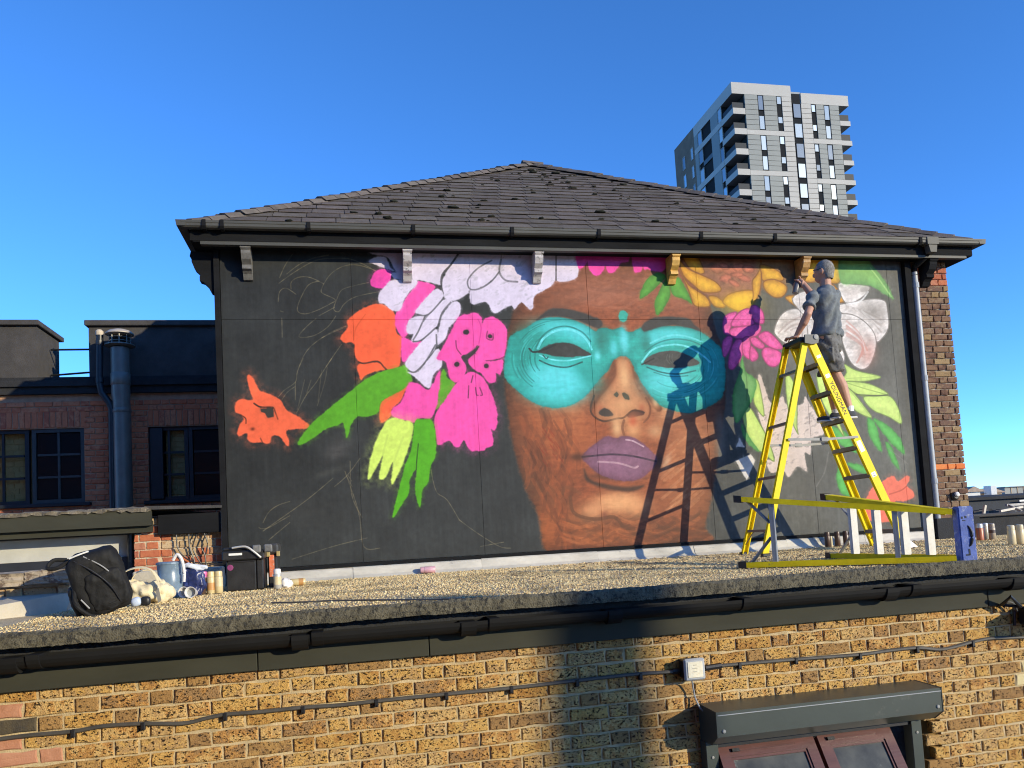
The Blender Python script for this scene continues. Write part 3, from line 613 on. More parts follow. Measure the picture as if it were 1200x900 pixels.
    for p in (V9((112,398),(142,447),(98,442)), V9((93,512),(170,480),(192,512),(150,612),(118,560))): fill(p, (222,214,204), 2, smooth=False, tex=.06)
    stroke(V9((500,640),(540,570),(560,470)), 4, (130,126,118), .5); stroke(V9((860,450),(960,530)), 3, (130,126,118), .5); blob(V9((920,560)), 30, 14, (110,108,100), .4)
    blob(V9((15,330)), 14, 34, (120,116,108), .7); blob(V9((20,440)), 16, 44, (126,122,114), .7)
    # weathering: paint sits on grained plywood
    CAN *= (1+(N_VERT-.5)*.05+(N_FINE-.5)*.07+(N_MID-.5)*.05)[..., None]
    CAN = np.clip(CAN, 0, 255)
# ------------------------------------------------------------------ materials of the place
M_mortar = mat('mortar_sunlit', (.50, .39, .22), .95, .25, 14, .5, 160)
M_mortar_dark = mat('mortar_grey', (.36, .31, .25), .95, .25, 14, .4, 160)
M_mortar_shade = mat('mortar_red_wall', (.46, .27, .17), .95, .2, 14, .3, 160)
M_stock = brick_mat('yellow_stock_brick', [(.40,.20,.055), (.53,.30,.085), (.62,.38,.115), (.42,.255,.11), (.64,.42,.16), (.49,.245,.07), (.33,.195,.085)], pit_at=.560, bump=1.2, pscale=78, pit=(.05,.028,.014))
M_stock_dark = brick_mat('scorched_stock_brick', [(.32,.18,.065), (.38,.22,.08), (.28,.16,.065), (.44,.26,.09)], pit_at=.56, bump=1.0, pscale=70, pit=(.06,.035,.02))
M_stock_pink = brick_mat('pink_brick', [(.44,.20,.12), (.52,.26,.16), (.40,.18,.10)], pit_at=.74, bump=.4)
M_stock_black = brick_mat('sooty_brick', [(.03,.03,.035), (.10,.08,.05), (.05,.045,.04)], pit_at=.66)
M_stock_cream = brick_mat('cream_brick', [(.62,.52,.27), (.66,.56,.32), (.58,.46,.22)], pit_at=.7)
M_brown_brick = brick_mat('dark_brown_brick', [(.10,.055,.04), (.17,.095,.06), (.22,.13,.075), (.13,.075,.06), (.25,.17,.10), (.15,.08,.05)], pit_at=.66, bump=.5)
M_brown_ochre = brick_mat('ochre_brown_brick', [(.27,.18,.09), (.33,.23,.12), (.22,.14,.08)], pit_at=.60, bump=.6)
M_red_brick = brick_mat('red_brick', [(.42,.12,.06), (.50,.17,.08), (.34,.10,.06), (.46,.20,.12)], pit_at=.66, bump=.5)
M_orange_brick = brick_mat('orange_brick', [(.62,.17,.05), (.66,.22,.07), (.56,.15,.05)], pit_at=.74, bump=.3)
M_wing_brick = brick_mat('wing_red_brick', [(.56,.15,.07), (.66,.21,.10), (.60,.17,.08), (.68,.26,.13), (.48,.13,.07)], pit_at=.70, bump=.4)
M_buff_brick = brick_mat('buff_brick', [(.52,.38,.22), (.44,.30,.16), (.58,.44,.27), (.40,.22,.11)], pit_at=.62, bump=.7)
M_slate = mat('roof_slate', (.132, .112, .096), .95, .25, 7, .6, 90, spec=.12, rnd=.2, spots=(.20,.165,.125), spot_at=.64, spot_scale=5)
M_hip = mat('hip_tile', (.128, .106, .088), .95, .25, 8, .5, 70, rnd=.2, spots=(.25,.22,.18), spot_at=.66, spot_scale=9)
M_moss = mat('moss', (.018, .02, .012), 1., .4, 30, .8, 120)
M_gutter = mat('black_gutter', (.075, .075, .068), .55, .2, 5, .06, 40, spots=(.12,.115,.10), spot_at=.62, spot_scale=5, stretch=(.3, 1, 1), spec=.28)
M_black_wood = mat('black_painted_wood', (.012, .0125, .014), .85, .3, 6, .12, 60, stretch=(.3, 1, 1), spec=.12)
M_black_dull = mat('black_felt', (.022, .023, .026), .9, .3, 7, .5, 60)
M_fascia = mat('charcoal_fascia', (.046, .046, .034), .75, .22, 3, .06, 30, spots=(.075,.075,.06), spot_at=.63, spot_scale=4, stretch=(.4, 1, 1.4), spec=.15)
M_low_gutter = mat('wet_black_gutter', (.012, .012, .012), .7, .2, 4, .05, 40, spec=.18)
M_bracket_grey = mat('grey_corbel', (.14, .135, .125), .6, .3, 20, .2, 80)
M_bracket_white = mat('white_corbel', (.46, .43, .43), .6, .15, 20, .2, 80, spots=(.08,.08,.085), spot_at=.56, spot_scale=26)
M_bracket_gold = mat('gold_corbel', (.62, .36, .08), .6, .3, 16, .2, 80, spots=(.22,.12,.03), spot_at=.6, spot_scale=20)
M_bracket_amber = mat('amber_corbel', (.40, .22, .07), .6, .3, 16, .2, 80, spots=(.62,.52,.40), spot_at=.62, spot_scale=20)
M_pipe_grey = mat('grey_downpipe', (.34, .36, .38), .45, .12, 5, .05, 40)
M_flash = mat('lead_flashing', (.52, .49, .42), .55, .25, 5, .2, 40, spots=(.25,.25,.23), spot_at=.60, spot_scale=6, stretch=(.5, 1, 1))
M_kerb = mat('weathered_concrete', (.110, .098, .066), .95, .4, 14, 1., 110, spots=(.035,.033,.026), spot_at=.52, spot_scale=40)
M_conc = mat('pale_concrete', (.46, .42, .34), .9, .2, 4, .4, 50, spots=(.5,.45,.38), spot_at=.6, spot_scale=8)
M_coping = mat('stained_coping', (.42, .35, .26), .9, .3, 8, .5, 70, spots=(.14,.10,.075), spot_at=.52, spot_scale=11)
M_gravelbase = mat('gravel_bed', (.62, .49, .29), .95, .35, 40, 1., 130, spots=(.13,.10,.08), spot_at=.60, spot_scale=5)
M_metal = mat('aluminium', (.30, .30, .285), .6, .2, 8, .05, 60, metal=.1, spec=.25)
M_yellow = mat('yellow_fibreglass', (.86, .66, .004), .5, .07, 5, .06, 50, spec=.2, spots=(.50,.40,.10), spot_at=.67, spot_scale=30)
M_olive = mat('dusty_yellow_fibreglass', (.80, .60, .012), .6, .15, 8, .1, 60, spots=(.45,.36,.06), spot_at=.62, spot_scale=14, spec=.2)
M_blue = mat('worn_blue_plastic', (.085, .14, .42), .6, .2, 12, .2, 50, spots=(.34,.38,.52), spot_at=.55, spot_scale=26)
M_blackplastic = mat('black_plastic', (.016, .016, .018), .42, .2, 8, .08, 60)
M_ink = mat('black_ink', (.02, .02, .02), .6, .05, 4, 0)
M_label = mat('white_sticker', (.78, .77, .73), .5, .08, 10, 0)

# ------------------------------------------------------------------ ground
g = MB()
g.quad((-900,-900,-3.7),(900,-900,-3.7),(900,1400,-3.7),(-900,1400,-3.7))
structure('ground', g, mat('ground_asphalt', (.055,.055,.055), .95, .3, .6, .4, 20))

# ------------------------------------------------------------------ the building that carries the painted wall
BX0, BX1 = -1.215, 7.267                    # side walls
GY, GZ = 7.82, 3.155                        # gutter line of the eaves
b_mural = thing('mural_building', 'dark brick building with hipped slate roof and a big painted face on its wall', 'building', (3., 8.1, roofz(8.1)))
BL = -Vector(b_mural.location)
# body behind the boards (mortar shows between the bricks on the right)
mb = MB(); mb.box((BX0+.02, YW+.02, -3.7), (BX1-.012, 16.6, GZ-.12)); part('wall', mb, M_mortar_dark, b_mural)
cells = flemish(6.73, BX1, roofz(8.1)-.01, 46, 3)
def pillar_choice(x, z, w, i):
    px, py, _ = proj((x, YW, z))
    if 313 < py < 334: return M_red_brick
    if 540 < py < 549: return M_orange_brick
    if py < 313 or 334 < py < 350: return M_brown_ochre if random.random() < .75 else M_brown_brick
    return M_brown_brick if random.random() < .85 else M_brown_ochre
lay(b_mural, cells, YW, pillar_choice, d=.06)
mb = MB(); mb.box((BX1-.045, YW+.06, -3.7), (BX1, 16.6, GZ-.12)); part('side_wall', mb, M_brown_brick, b_mural)
# painted plywood boards, with the picture as their print
paint_wall()
K_PAINT = (.80, .82, .86)
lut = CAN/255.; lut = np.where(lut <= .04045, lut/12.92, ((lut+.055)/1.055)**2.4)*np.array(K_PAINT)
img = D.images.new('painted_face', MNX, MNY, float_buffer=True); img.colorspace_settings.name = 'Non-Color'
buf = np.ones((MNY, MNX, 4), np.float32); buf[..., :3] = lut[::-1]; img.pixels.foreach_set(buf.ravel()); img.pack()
M_mural = D.materials.new('painted_plywood'); M_mural.use_nodes = True
n = M_mural.node_tree.nodes; l = M_mural.node_tree.links; bs = n['Principled BSDF']
uv = n.new('ShaderNodeUVMap'); uv.uv_map = 'UVMap'; ti = n.new('ShaderNodeTexImage'); ti.image = img; ti.extension = 'EXTEND'
l.new(uv.outputs[0], ti.inputs['Vector']); l.new(ti.outputs['Color'], bs.inputs['Base Color'])
bs.inputs['Roughness'].default_value = .62; bs.inputs['Specular IOR Level'].default_value = .3
tc = n.new('ShaderNodeTexCoord'); mp = n.new('ShaderNodeMapping'); mp.inputs['Scale'].default_value = (40, 40, 9); l.new(tc.outputs['Object'], mp.inputs[0])
nz = n.new('ShaderNodeTexNoise'); nz.inputs['Scale'].default_value = 3; nz.inputs['Detail'].default_value = 6; l.new(mp.outputs[0], nz.inputs['Vector'])
bp = n.new('ShaderNodeBump'); bp.inputs['Strength'].default_value = .15; bp.inputs['Distance'].default_value = .003; l.new(nz.outputs['Fac'], bp.inputs['Height']); l.new(bp.outputs[0], bs.inputs['Normal'])
bx = [-1.165]+[atY(px, 420, YW).x for px in (415.5, 556, 693, 823, 942.5, 1048)]+[6.636]
zs = [MZ0, atY(480, 374.5, YW).z, MZ1]
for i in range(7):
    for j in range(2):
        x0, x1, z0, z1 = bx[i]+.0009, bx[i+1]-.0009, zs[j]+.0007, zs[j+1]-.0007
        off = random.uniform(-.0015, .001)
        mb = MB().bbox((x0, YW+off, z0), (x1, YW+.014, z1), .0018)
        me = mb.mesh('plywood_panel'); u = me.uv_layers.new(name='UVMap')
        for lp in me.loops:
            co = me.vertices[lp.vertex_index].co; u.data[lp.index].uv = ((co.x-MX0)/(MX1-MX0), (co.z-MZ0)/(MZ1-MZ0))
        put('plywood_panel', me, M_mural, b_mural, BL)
mb = MB(); mb.box((BX0-.005, YW-.03, MZ0-.02), (-1.168, YW+.03, MZ1+.02)); part('black_edge', mb, M_black_wood, b_mural)
mb = MB(); mb.box((6.64, YW-.06, MZ0-.16), (6.722, YW+.005, MZ1+.0)); part('black_edge', mb, M_black_wood, b_mural)  # black strip between the last panel and the downpipe
mb = MB(); mb.box((-1.16, YW-.012, MZ0-.032), (6.636, YW+.012, MZ0-.003)); part('bottom_rail', mb, M_black_wood, b_mural)
# flashing strip along the foot, in lengths
x = -1.1
while x < 6.6:
    w = min(1.15+random.uniform(-.2, .2), 6.64-x); dz = random.uniform(-.006, .006); dy = random.uniform(-.004, .004)
    mb = MB(); y0, y1 = YW-.055+dy, YW-.014+dy
    mb.prism([(y0-.05, roofz(8)-.01), (y0, roofz(8)+.03), (y1-.012, MZ0-.05+dz), (y1, MZ0-.04+dz), (y1+.01, roofz(8)-.01)], 'x', x+.002, x+w)
    part('flashing', mb, M_flash, b_mural); x += w
# roof
PZ = math.tan(math.radians(33.2)); RX0, RX1, RY0 = -1.46, 7.51, GY; RYB = RY0+8.96; AP = 4.48; AXP = 3.2
deck = MB(); za = GZ-.03+PZ*AP; x0, x1 = AXP-.03, AXP+.03; KL, KR = (AXP-RX0)/AP, (RX1-AXP)/AP
A, B, Cc, E = (RX0,RY0,GZ-.03), (RX1,RY0,GZ-.03), (RX1,RYB,GZ-.03), (RX0,RYB,GZ-.03); P0, P1 = (x0,RY0+AP,za), (x1,RY0+AP,za)
deck.quad(A,B,P1,P0); deck.quad(B,Cc,P1); deck.quad(Cc,E,P0,P1); deck.quad(E,A,P0); deck.quad(E,Cc,B,A)
roof = part('roof', deck, M_slate, b_mural)
GAUGE = .252; NS = Vector((0, -math.sin(math.radians(33.2)), math.cos(math.radians(33.2)))); UPS = Vector((0, math.cos(math.radians(33.2)), math.sin(math.radians(33.2))))
def slate_mesh(w, v):
    r = random.Random(v*7+int(w*100)); c = .012; L = .36; t = .0055
    pts = [(-w/2+.002, 0), (w/2-.002, r.uniform(-.006,.006)), (w/2-.002, L), (-w/2+.002, L)]
    mb = MB(); k = []
    for h, base in ((0, 0), (t, 1)):
        for x, s in pts: mb.v.append(tuple(Vector((x, 0, 0))+UPS*s+NS*(h+.014-.018*s/L)))
    mb.f += [(3,2,1,0),(4,5,6,7),(0,1,5,4),(1,2,6,5),(2,3,7,6),(3,0,4,7)]
    return mb.mesh('slate')
SL = {}
nrow = int(AP/math.cos(math.radians(33.2))/GAUGE)+1
for i in range(nrow):
    s = i*GAUGE-.03; y = RY0+UPS.y*s; z = GZ-.03+UPS.z*s; inset = max(0, UPS.y*s)
    lo, hi = RX0+inset*KL+.05, RX1-inset*KR-.05; x = lo-(.17 if i % 2 else .0); W = .345
    while x < hi:
        a, b = max(x, lo), min(x+W, hi)
        if b-a > .05:
            key = (round(b-a, 2), random.randrange(3))
            if key not in SL: SL[key] = slate_mesh(*key); SL[key].materials.append(M_slate)
            put('slate', SL[key], None, roof, Vector(((a+b)/2, y, z))+NS*random.uniform(0, .004), rot=(random.uniform(-.006,.006), random.uniform(-.008,.008), random.uniform(-.006,.006)))
        x += W
# hip and ridge tiles
def hip_run(p, q, n, name):
    p, q = Vector(p), Vector(q); t = (q-p).normalized(); side = t.cross(Vector((0,0,1))).normalized(); up = side.cross(t)
    L = (q-p).length/n
    mb = MB(); w = .12; h = .05; prof = [(-w,-h),(-w*.55,.008),(0,.028),(w*.55,.008),(w,-h),(w*.5,-.012),(0,.014),(-w*.5,-.012)]
    for u, s in ((0, 1.), (L*1.18, .93)):
        for a, b in prof: mb.v.append(tuple(t*u+side*a*s+up*(b*s+(0.014 if u == 0 else 0))))
    k = len(prof)
    for j in range(k): mb.f.append((j, (j+1) % k, k+(j+1) % k, k+j))
    mb.f.append(tuple(range(k))[::-1]); mb.f.append(tuple(range(k, 2*k)))
    me = mb.mesh(name); me.materials.append(M_hip)
    for i in range(n):
        put(name, me, None, roof, p+t*L*i+up*(.016+random.uniform(-.006,.008))+side*random.uniform(-.008,.008), rot=(random.uniform(-.02,.02), random.uniform(-.02,.02), random.uniform(-.02,.02)))
hip_run(Vector(A)+Vector((.06,.06,.03)), Vector(P0)+Vector((0,0,.03)), 34, 'hip_tile')
hip_run(Vector(B)+Vector((-.06,.06,.03)), Vector(P1)+Vector((0,0,.03)), 34, 'hip_tile')
hip_run(Vector(P0)+Vector((-.12,0,.035)), Vector(P1)+Vector((.12,0,.035)), 1, 'ridge_tile')
mb = MB()                                    # lumps of moss on the slates
for k in range(110):
    s = random.random()**.8*4.9; x = random.uniform(RX0+.3+s*.86, RX1-.3-s*.80); i = round(s/GAUGE); s = i*GAUGE+random.uniform(-.03,.02)
    p = Vector((x, RY0, GZ-.03))+UPS*s+NS*.022; r = random.uniform(.010,.036)*(1 if random.random() < .8 else 1.5)
    bm = bmesh.new(); bmesh.ops.create_icosphere(bm, subdivisions=1, radius=1)
    sx = random.uniform(.8,1.8)
    for v in bm.verts: v.co = p+Vector((v.co.x*r*sx, v.co.y*r, v.co.z*r*.4))*random.uniform(.8,1.2)
    mb.bm(bm)
part('moss', mb, M_moss, roof, kind='stuff')
# eaves: soffit, fascia, gutter with joints, cornice corbels
OV = .30
mb = MB(); mb.box((BX0-.16, YW-.22, GZ-.165), (BX1+.18, 16.8, GZ-.125)); part('soffit', mb, M_black_wood, b_mural)
mb = MB(); mb.box((RX0+.06, GY+.055, GZ-.155), (RX1-.06, GY+.10, GZ-.02)); part('fascia', mb, M_black_wood, b_mural)
mb = MB(); mb.box((RX0+.06, GY+.10, GZ-.155), (RX0+.11, 16.2, GZ-.02)); part('fascia', mb, M_black_wood, b_mural)
mb = MB(); mb.box((RX1-.11, GY+.10, GZ-.155), (RX1-.06, 16.2, GZ-.02)); part('fascia', mb, M_black_wood, b_mural)
mb = MB(); mb.prism([(GY+.06,GZ-.19),(GY+.048,GZ-.195),(GY+.048,GZ-.168),(GY+.06,GZ-.157),(GY+.12,GZ-.157),(GY+.12,GZ-.19)], 'x', BX0-.09, BX1-.0+.09); part('cornice_strip', mb, M_gutter, b_mural)
def gutter(y0, z, x0, x1, cap=0):
    pr = [(-.052,0),(-.052,-.022),(-.046,-.028),(-.046,-.052),(-.03,-.066),(.03,-.066),(.05,-.05),(.052,0),(.044,0),(.04,-.045),(.026,-.056),(-.026,-.056),(-.04,-.046),(-.044,0)]
    return MB().prism([(y0+a, z+b) for a, b in pr], 'x', x0, x1)
gx = [RX0-.0]+[atY(px, 270, GY).x for px in (240, 261, 362, 484, 599, 700, 819, 905, 1074)]+[RX1+.0]
for a, b in zip(gx[:-1], gx[1:]): part('gutter', gutter(GY, GZ+.008, a+.004, b-.004), M_gutter, b_mural)
for a in gx[1:-1]:
    mb = MB(); mb.prism([(GY-.06, GZ+.012), (GY-.06, GZ-.05), (GY-.035, GZ-.075), (GY+.04, GZ-.075), (GY+.055, GZ-.05), (GY+.055, GZ+.012)], 'x', a-.018, a+.018)
    part('gutter_joint', mb, M_black_wood, b_mural)
for sx, xx in ((-1, RX0), (1, RX1)):
    mb = MB(); mb.prism([(xx-.05, GZ+.008), (xx-.04, GZ-.05), (xx+.04, GZ-.05), (xx+.05, GZ+.008)], 'y', GY-.05, RYB); part('gutter', mb, M_gutter, b_mural)
def corbel(x, m, w=.088, side=None, drop=.30):
    pr = [(0,0),(-.195,0),(-.205,-.035),(-.19,-.045),(-.19,-.075),(-.165,-.13),(-.115,-.17),(-.125,-.185),(-.125,-.215),(-.09,-.225),(-.06,-.25),(-.03,-.30),(0,-.305)]
    pr = [(a, b*drop/.305) for a, b in pr]
    mb = MB()
    z0 = GZ-.185
    if side is None: mb.prism([(YW-.005+a, z0+b) for a, b in pr], 'x', x-w/2, x+w/2); mb.box((x-w/2-.006, YW-.215, z0-.028), (x+w/2+.006, YW-.15, z0-.001))
    else: mb.prism([(side+a*1.1 if x < 0 else side-a, z0+b) for a, b in pr], 'y', YW+.0, YW+.10)
    part('corbel', mb, m, b_mural)
for px, m in ((288, M_bracket_grey), (477.5, M_bracket_white), (631.5, M_bracket_white), (791.5, M_bracket_gold), (944.5, M_bracket_amber)):
    corbel(atY(px, 300, 7.92).x, m)
corbel(atY(1092.5, 305, 7.92).x, M_black_wood, .10)
corbel(-1, M_black_wood, side=BX0-.006, drop=.42)
# grey downpipe beside the picture
dx0 = 6.768
mb = MB(); mb.tube([(dx0, YW-.055, roofz(8)-.02), (dx0, YW-.055, 2.84)], .034, 12); pipe = part('downpipe', mb, M_pipe_grey, b_mural, smooth=True)
mb = MB()
for z in (2.68, 1.55, .32):
    mb = MB(); mb.tube([(dx0, YW-.055, z-.03), (dx0, YW-.055, z+.03)], .041, 12); mb.box((dx0-.06, YW-.03, z-.014), (dx0+.06, YW-.0, z+.014)); part('pipe_clip', mb, M_pipe_grey, pipe)
mb = MB(); mb.tube([(dx0, YW-.055, 2.80), (dx0, YW-.06, 2.90), (dx0+.05, YW-.19, 2.98), (dx0+.06, GY-.0, 3.06), (dx0+.06, GY, 3.10)], .037, 10); part('swan_neck', mb, M_black_wood, b_mural, smooth=True)
mb = MB(); mb.box((dx0-.02, GY-.062, GZ-.07), (dx0+.13, GY+.04, GZ+.016)); mb.prism([(dx0+.02, GZ-.16), (dx0+.10, GZ-.16), (dx0+.115, GZ-.07), (dx0+.0, GZ-.07)], 'y', GY-.05, GY+.03); part('gutter_outlet', mb, M_gutter, b_mural)
# white-capped lamp on the brick pier, right of the downpipe
sl = thing('bulkhead_lamp', 'small black lamp with white front low on the brown brick pier', 'lamp', (7.06, YW-.02, .13))
mb = MB(); mb.lathe((7.06, YW+.0, .13), [(.05,0),(.05,.03),(.03,.05)], 12, (0,-1,0)); part('base', mb, M_blackplastic, sl)
mb = MB(); mb.lathe((7.065, YW-.045, .15), [(.03,0),(.028,.02),(.012,.03)], 12, (.2,-1,.2)); part('lens', mb, M_label, sl)
# ------------------------------------------------------------------ the flat-roofed building in front
YB = 4.27                                    # face of its brick wall
ZF0, ZF1 = -.628, -.50                       # fascia board
b_low = thing('flat_roof_building', 'yellow stock brick building with gravel flat roof and black gutter below the painted wall', 'building', (2., YB, -3.7))
HX0, HX1 = atY(822, 840, YB).x, atY(1100, 815, YB).x
ROWS = 41
cells = flemish(-6.4, 5.8, ZF0+.02-ROWS*.0757, ROWS, 2, .0757)
def stock_choice(x, z, w, i):
    px, py, _ = proj((x, YB, z))
    pts = {(25,870):0}
    if -20 < px < 60 and 868 < py < 900: return M_stock_pink
    if 60 < px < 92 and 858 < py < 872: return M_stock_pink
    if px < 34 and 835 < py < 868: return M_stock_black
    if px < 12 and py < 840: return M_stock_pink
    if 1180 < px and 780 < py < 796: return M_stock_cream
    return M_stock_dark if random.random() < .12 else M_stock
def keep_low(x, z, w):
    if not seen((x, YB, z), 16): return False
    px, py, _ = proj((x, YB, z))
    if HX0+.06 < x < HX1-.06 and z < -1.10: return False
    return True
rest = lay(b_low, cells, YB, stock_choice, d=.05, h=.0648, keep=keep_low, var=5, jit=.004)
rest = [c for c in rest if not (HX0-.02+c[2]*.0 < c[0] < HX1+.02 and -2.2 < c[1] < -1.10)]
lay_joined('brickwork', b_low, rest, YB, M_stock)
mb = MB(); mb.box((-6.5, YB+.009, -3.7), (HX0, YB+.22, -.56)); mb.box((HX1, YB+.009, -3.7), (9.2, YB+.22, -.56)); mb.box((HX0, YB+.009, -1.06), (HX1, YB+.22, -.56)); mb.box((HX0, YB+.009, -3.7), (HX1, YB+.22, -2.2))
part('wall', mb, M_mortar, b_low)
mb = MB(); mb.box((HX0, YB+.20, -2.2), (HX1, YB+.22, -1.06)); part('reveal', mb, M_black_dull, b_low)
# fascia boards
fx = [-6.5, atY(303, 785, YB).x, atY(502.5, 765, YB).x, atY(1152, 695, YB).x, 9.2]
for a, b in zip(fx[:-1], fx[1:]):
    mb = MB().bbox((a+.002, YB-.035, ZF0+random.uniform(-.002,.002)), (b-.002, YB+.02, ZF1+.03), .003); part('fascia_board', mb, M_fascia, b_low)
# half-round gutter with unions and brackets
gc, gy = -.452, YB-.10
pr = []
for k in range(11):
    t = math.pi+math.pi*k/10; pr.append((gy+.062*math.cos(t), gc+.062*math.sin(t)))
for k in range(10, -1, -1):
    t = math.pi+math.pi*k/10; pr.append((gy+.055*math.cos(t), gc+.055*math.sin(t)))
gl = [-6.5]+[atY(px, y, gy).x for px, y in ((44, 768), (372, 738), (577, 722), (870, 697), (1066, 690))]+[9.2]
for a, b in zip(gl[:-1], gl[1:]):
    mb = MB(); mb.prism([(y, z+random.uniform(-.0,.0)) for y, z in pr], 'x', a+.003, b-.003); part('gutter', mb, M_low_gutter, b_low, smooth=False)
for a in gl[1:-1]:
    mb = MB(); q = [(gy+.072*math.cos(math.pi+math.pi*k/10), gc+.008+.074*math.sin(math.pi+math.pi*k/10)) for k in range(11)]
    mb.prism(q, 'x', a-.028, a+.028); part('gutter_joint', mb, M_low_gutter, b_low)
for px, y in ((14, 786), (352, 752), (548, 738), (718, 726), (1040, 705), (1186, 690)):
    a = atY(px, y, gy).x; mb = MB(); q = [(gy+.068*math.cos(math.pi+math.pi*k/10), gc-.002+.078*math.sin(math.pi+math.pi*k/10)) for k in range(11)]
    mb.prism(q, 'x', a-.04, a+.04); part('gutter_bracket', mb, M_low_gutter, b_low)
# rough concrete edge
bm = bmesh.new(); nx, prof = 900, [(YB-.115,-.41),(YB-.118,-.385),(YB-.112,-.352),(YB-.095,-.338),(YB-.03,-.345),(YB+.08,-.375),(YB+.2,-.42)]
grid = []
for i in range(nx+1):
    x = -6.5+15.7*i/nx; row = []
    for k, (y, z) in enumerate(prof):
        jj = .004 if k not in (2, 3, 4) else .007
        lift = .010*max(0, (x-1.5)/3) if k in (1,2,3,4) else 0
        row.append(bm.verts.new((x, y+rng.normal()*jj*.35, z+lift+rng.normal()*jj*.35+.004*math.sin(x*2.1+1)+.0015*math.sin(x*23))))
    grid.append(row)
for i in range(nx):
    for k in range(len(prof)-1): bm.faces.new((grid[i][k], grid[i+1][k], grid[i+1][k+1], grid[i][k+1]))
mb = MB().bm(bm); part('concrete_edge', mb, M_kerb, b_low)
mb = MB(); mb.box((-6.5, YB-.02, -.50), (9.2, YB+.22, -.415)); part('roof_edge_board', mb, M_black_dull, b_low)
# gravel roof: bed and loose stones
mb = MB(); N = 40
for i in range(1): pass
mb.quad((-6.5, YB+.05, -.404), (9.2, YB+.05, -.404), (9.2, 8.6, roofz(8.6)), (-6.5, 8.6, roofz(8.6)))
part('roof', mb, M_gravelbase, b_low)
def stones(name, n, x0, x1, y0, y1, m, parent, smin, smax, keep=None):
    x = rng.uniform(x0, x1, n); y = y0+(y1-y0)*rng.random(n)**.9
    if keep is not None: q = keep(x, y); x, y = x[q], y[q]; n = len(x)
    z = -.402+(y-4.2)*.0095
    r = rng.uniform(smin, smax, n)*(1+.6*(rng.random(n) > .92))
    base = np.array([(1,0,0),(0,1,0),(-1,0,0),(0,-1,0),(0,0,1),(0,0,-1)], float)
    th = rng.uniform(0, 6.28, n); c, s = np.cos(th), np.sin(th)
    sc = np.stack([r*rng.uniform(.7,1.4,n), r*rng.uniform(.6,1.1,n), r*rng.uniform(.5,.8,n)], 1)
    v = base[None]*sc[:, None, :]*rng.uniform(.75, 1.25, (n, 6, 1))
    vx = v[..., 0]*c[:, None]-v[..., 1]*s[:, None]; vy = v[..., 0]*s[:, None]+v[..., 1]*c[:, None]
    tilt = rng.normal(0, .35, (n, 1)); vz = v[..., 2]+vx*tilt
    P = np.stack([vx+x[:, None], vy+y[:, None], vz+z[:, None]+r[:, None]*.25], -1).reshape(-1, 3)
    F = np.array([(0,1,4),(1,2,4),(2,3,4),(3,0,4),(1,0,5),(2,1,5),(3,2,5),(0,3,5)])
    F = (F[None]+6*np.arange(n)[:, None, None]).reshape(-1, 3)
    me = D.meshes.new(name); me.vertices.add(len(P)); me.vertices.foreach_set('co', P.ravel().astype(np.float32))
    me.loops.add(F.size); me.loops.foreach_set('vertex_index', F.ravel().astype(np.int32))
    me.polygons.add(len(F)); me.polygons.foreach_set('loop_start', np.arange(0, F.size, 3, dtype=np.int32)); me.update()
    o = put(name, me, m, parent, kind='stuff'); o.location = -Vector(parent.location); return o
def gravel_mat(name, cols):
    M = D.materials.new(name); M.use_nodes = True; n = M.node_tree.nodes; l = M.node_tree.links; b = n['Principled BSDF']
    gg = n.new('ShaderNodeNewGeometry'); cr = n.new('ShaderNodeValToRGB'); e = cr.color_ramp.elements
    while len(e) < len(cols): e.new(.5)
    for i, c in enumerate(cols): e[i].position = i/(len(cols)-1); e[i].color = (*c, 1)
    l.new(gg.outputs['Random Per Island'], cr.inputs['Fac'])
    tc = n.new('ShaderNodeTexCoord'); nz = n.new('ShaderNodeTexNoise'); nz.inputs['Scale'].default_value = 2.2; nz.inputs['Detail'].default_value = 5; l.new(tc.outputs['Object'], nz.inputs[0])
    sr = n.new('ShaderNodeMapRange'); sr.inputs['From Min'].default_value = .48; sr.inputs['From Max'].default_value = .70; sr.inputs['To Min'].default_value = 1; sr.inputs['To Max'].default_value = .42; l.new(nz.outputs['Fac'], sr.inputs['Value'])
    mx = n.new('ShaderNodeVectorMath'); mx.operation = 'SCALE'; l.new(cr.outputs[0], mx.inputs[0]); l.new(sr.outputs[0], mx.inputs['Scale']); l.new(mx.outputs[0], b.inputs['Base Color'])
    b.inputs['Roughness'].default_value = .9; return M
M_grav = gravel_mat('gravel', [(.90,.70,.35), (.80,.58,.28), (.92,.78,.44), (.46,.33,.17), (.86,.62,.29), (.72,.56,.30), (.92,.80,.46), (.22,.15,.08)])
stones('gravel', 95000, -2.2, 8.6, YB+.0, 8.03, M_grav, b_low, .0035, .0085, keep=lambda x, y: (x > -2.05+.0*y) & ((x*.205+y*.976) > 0))
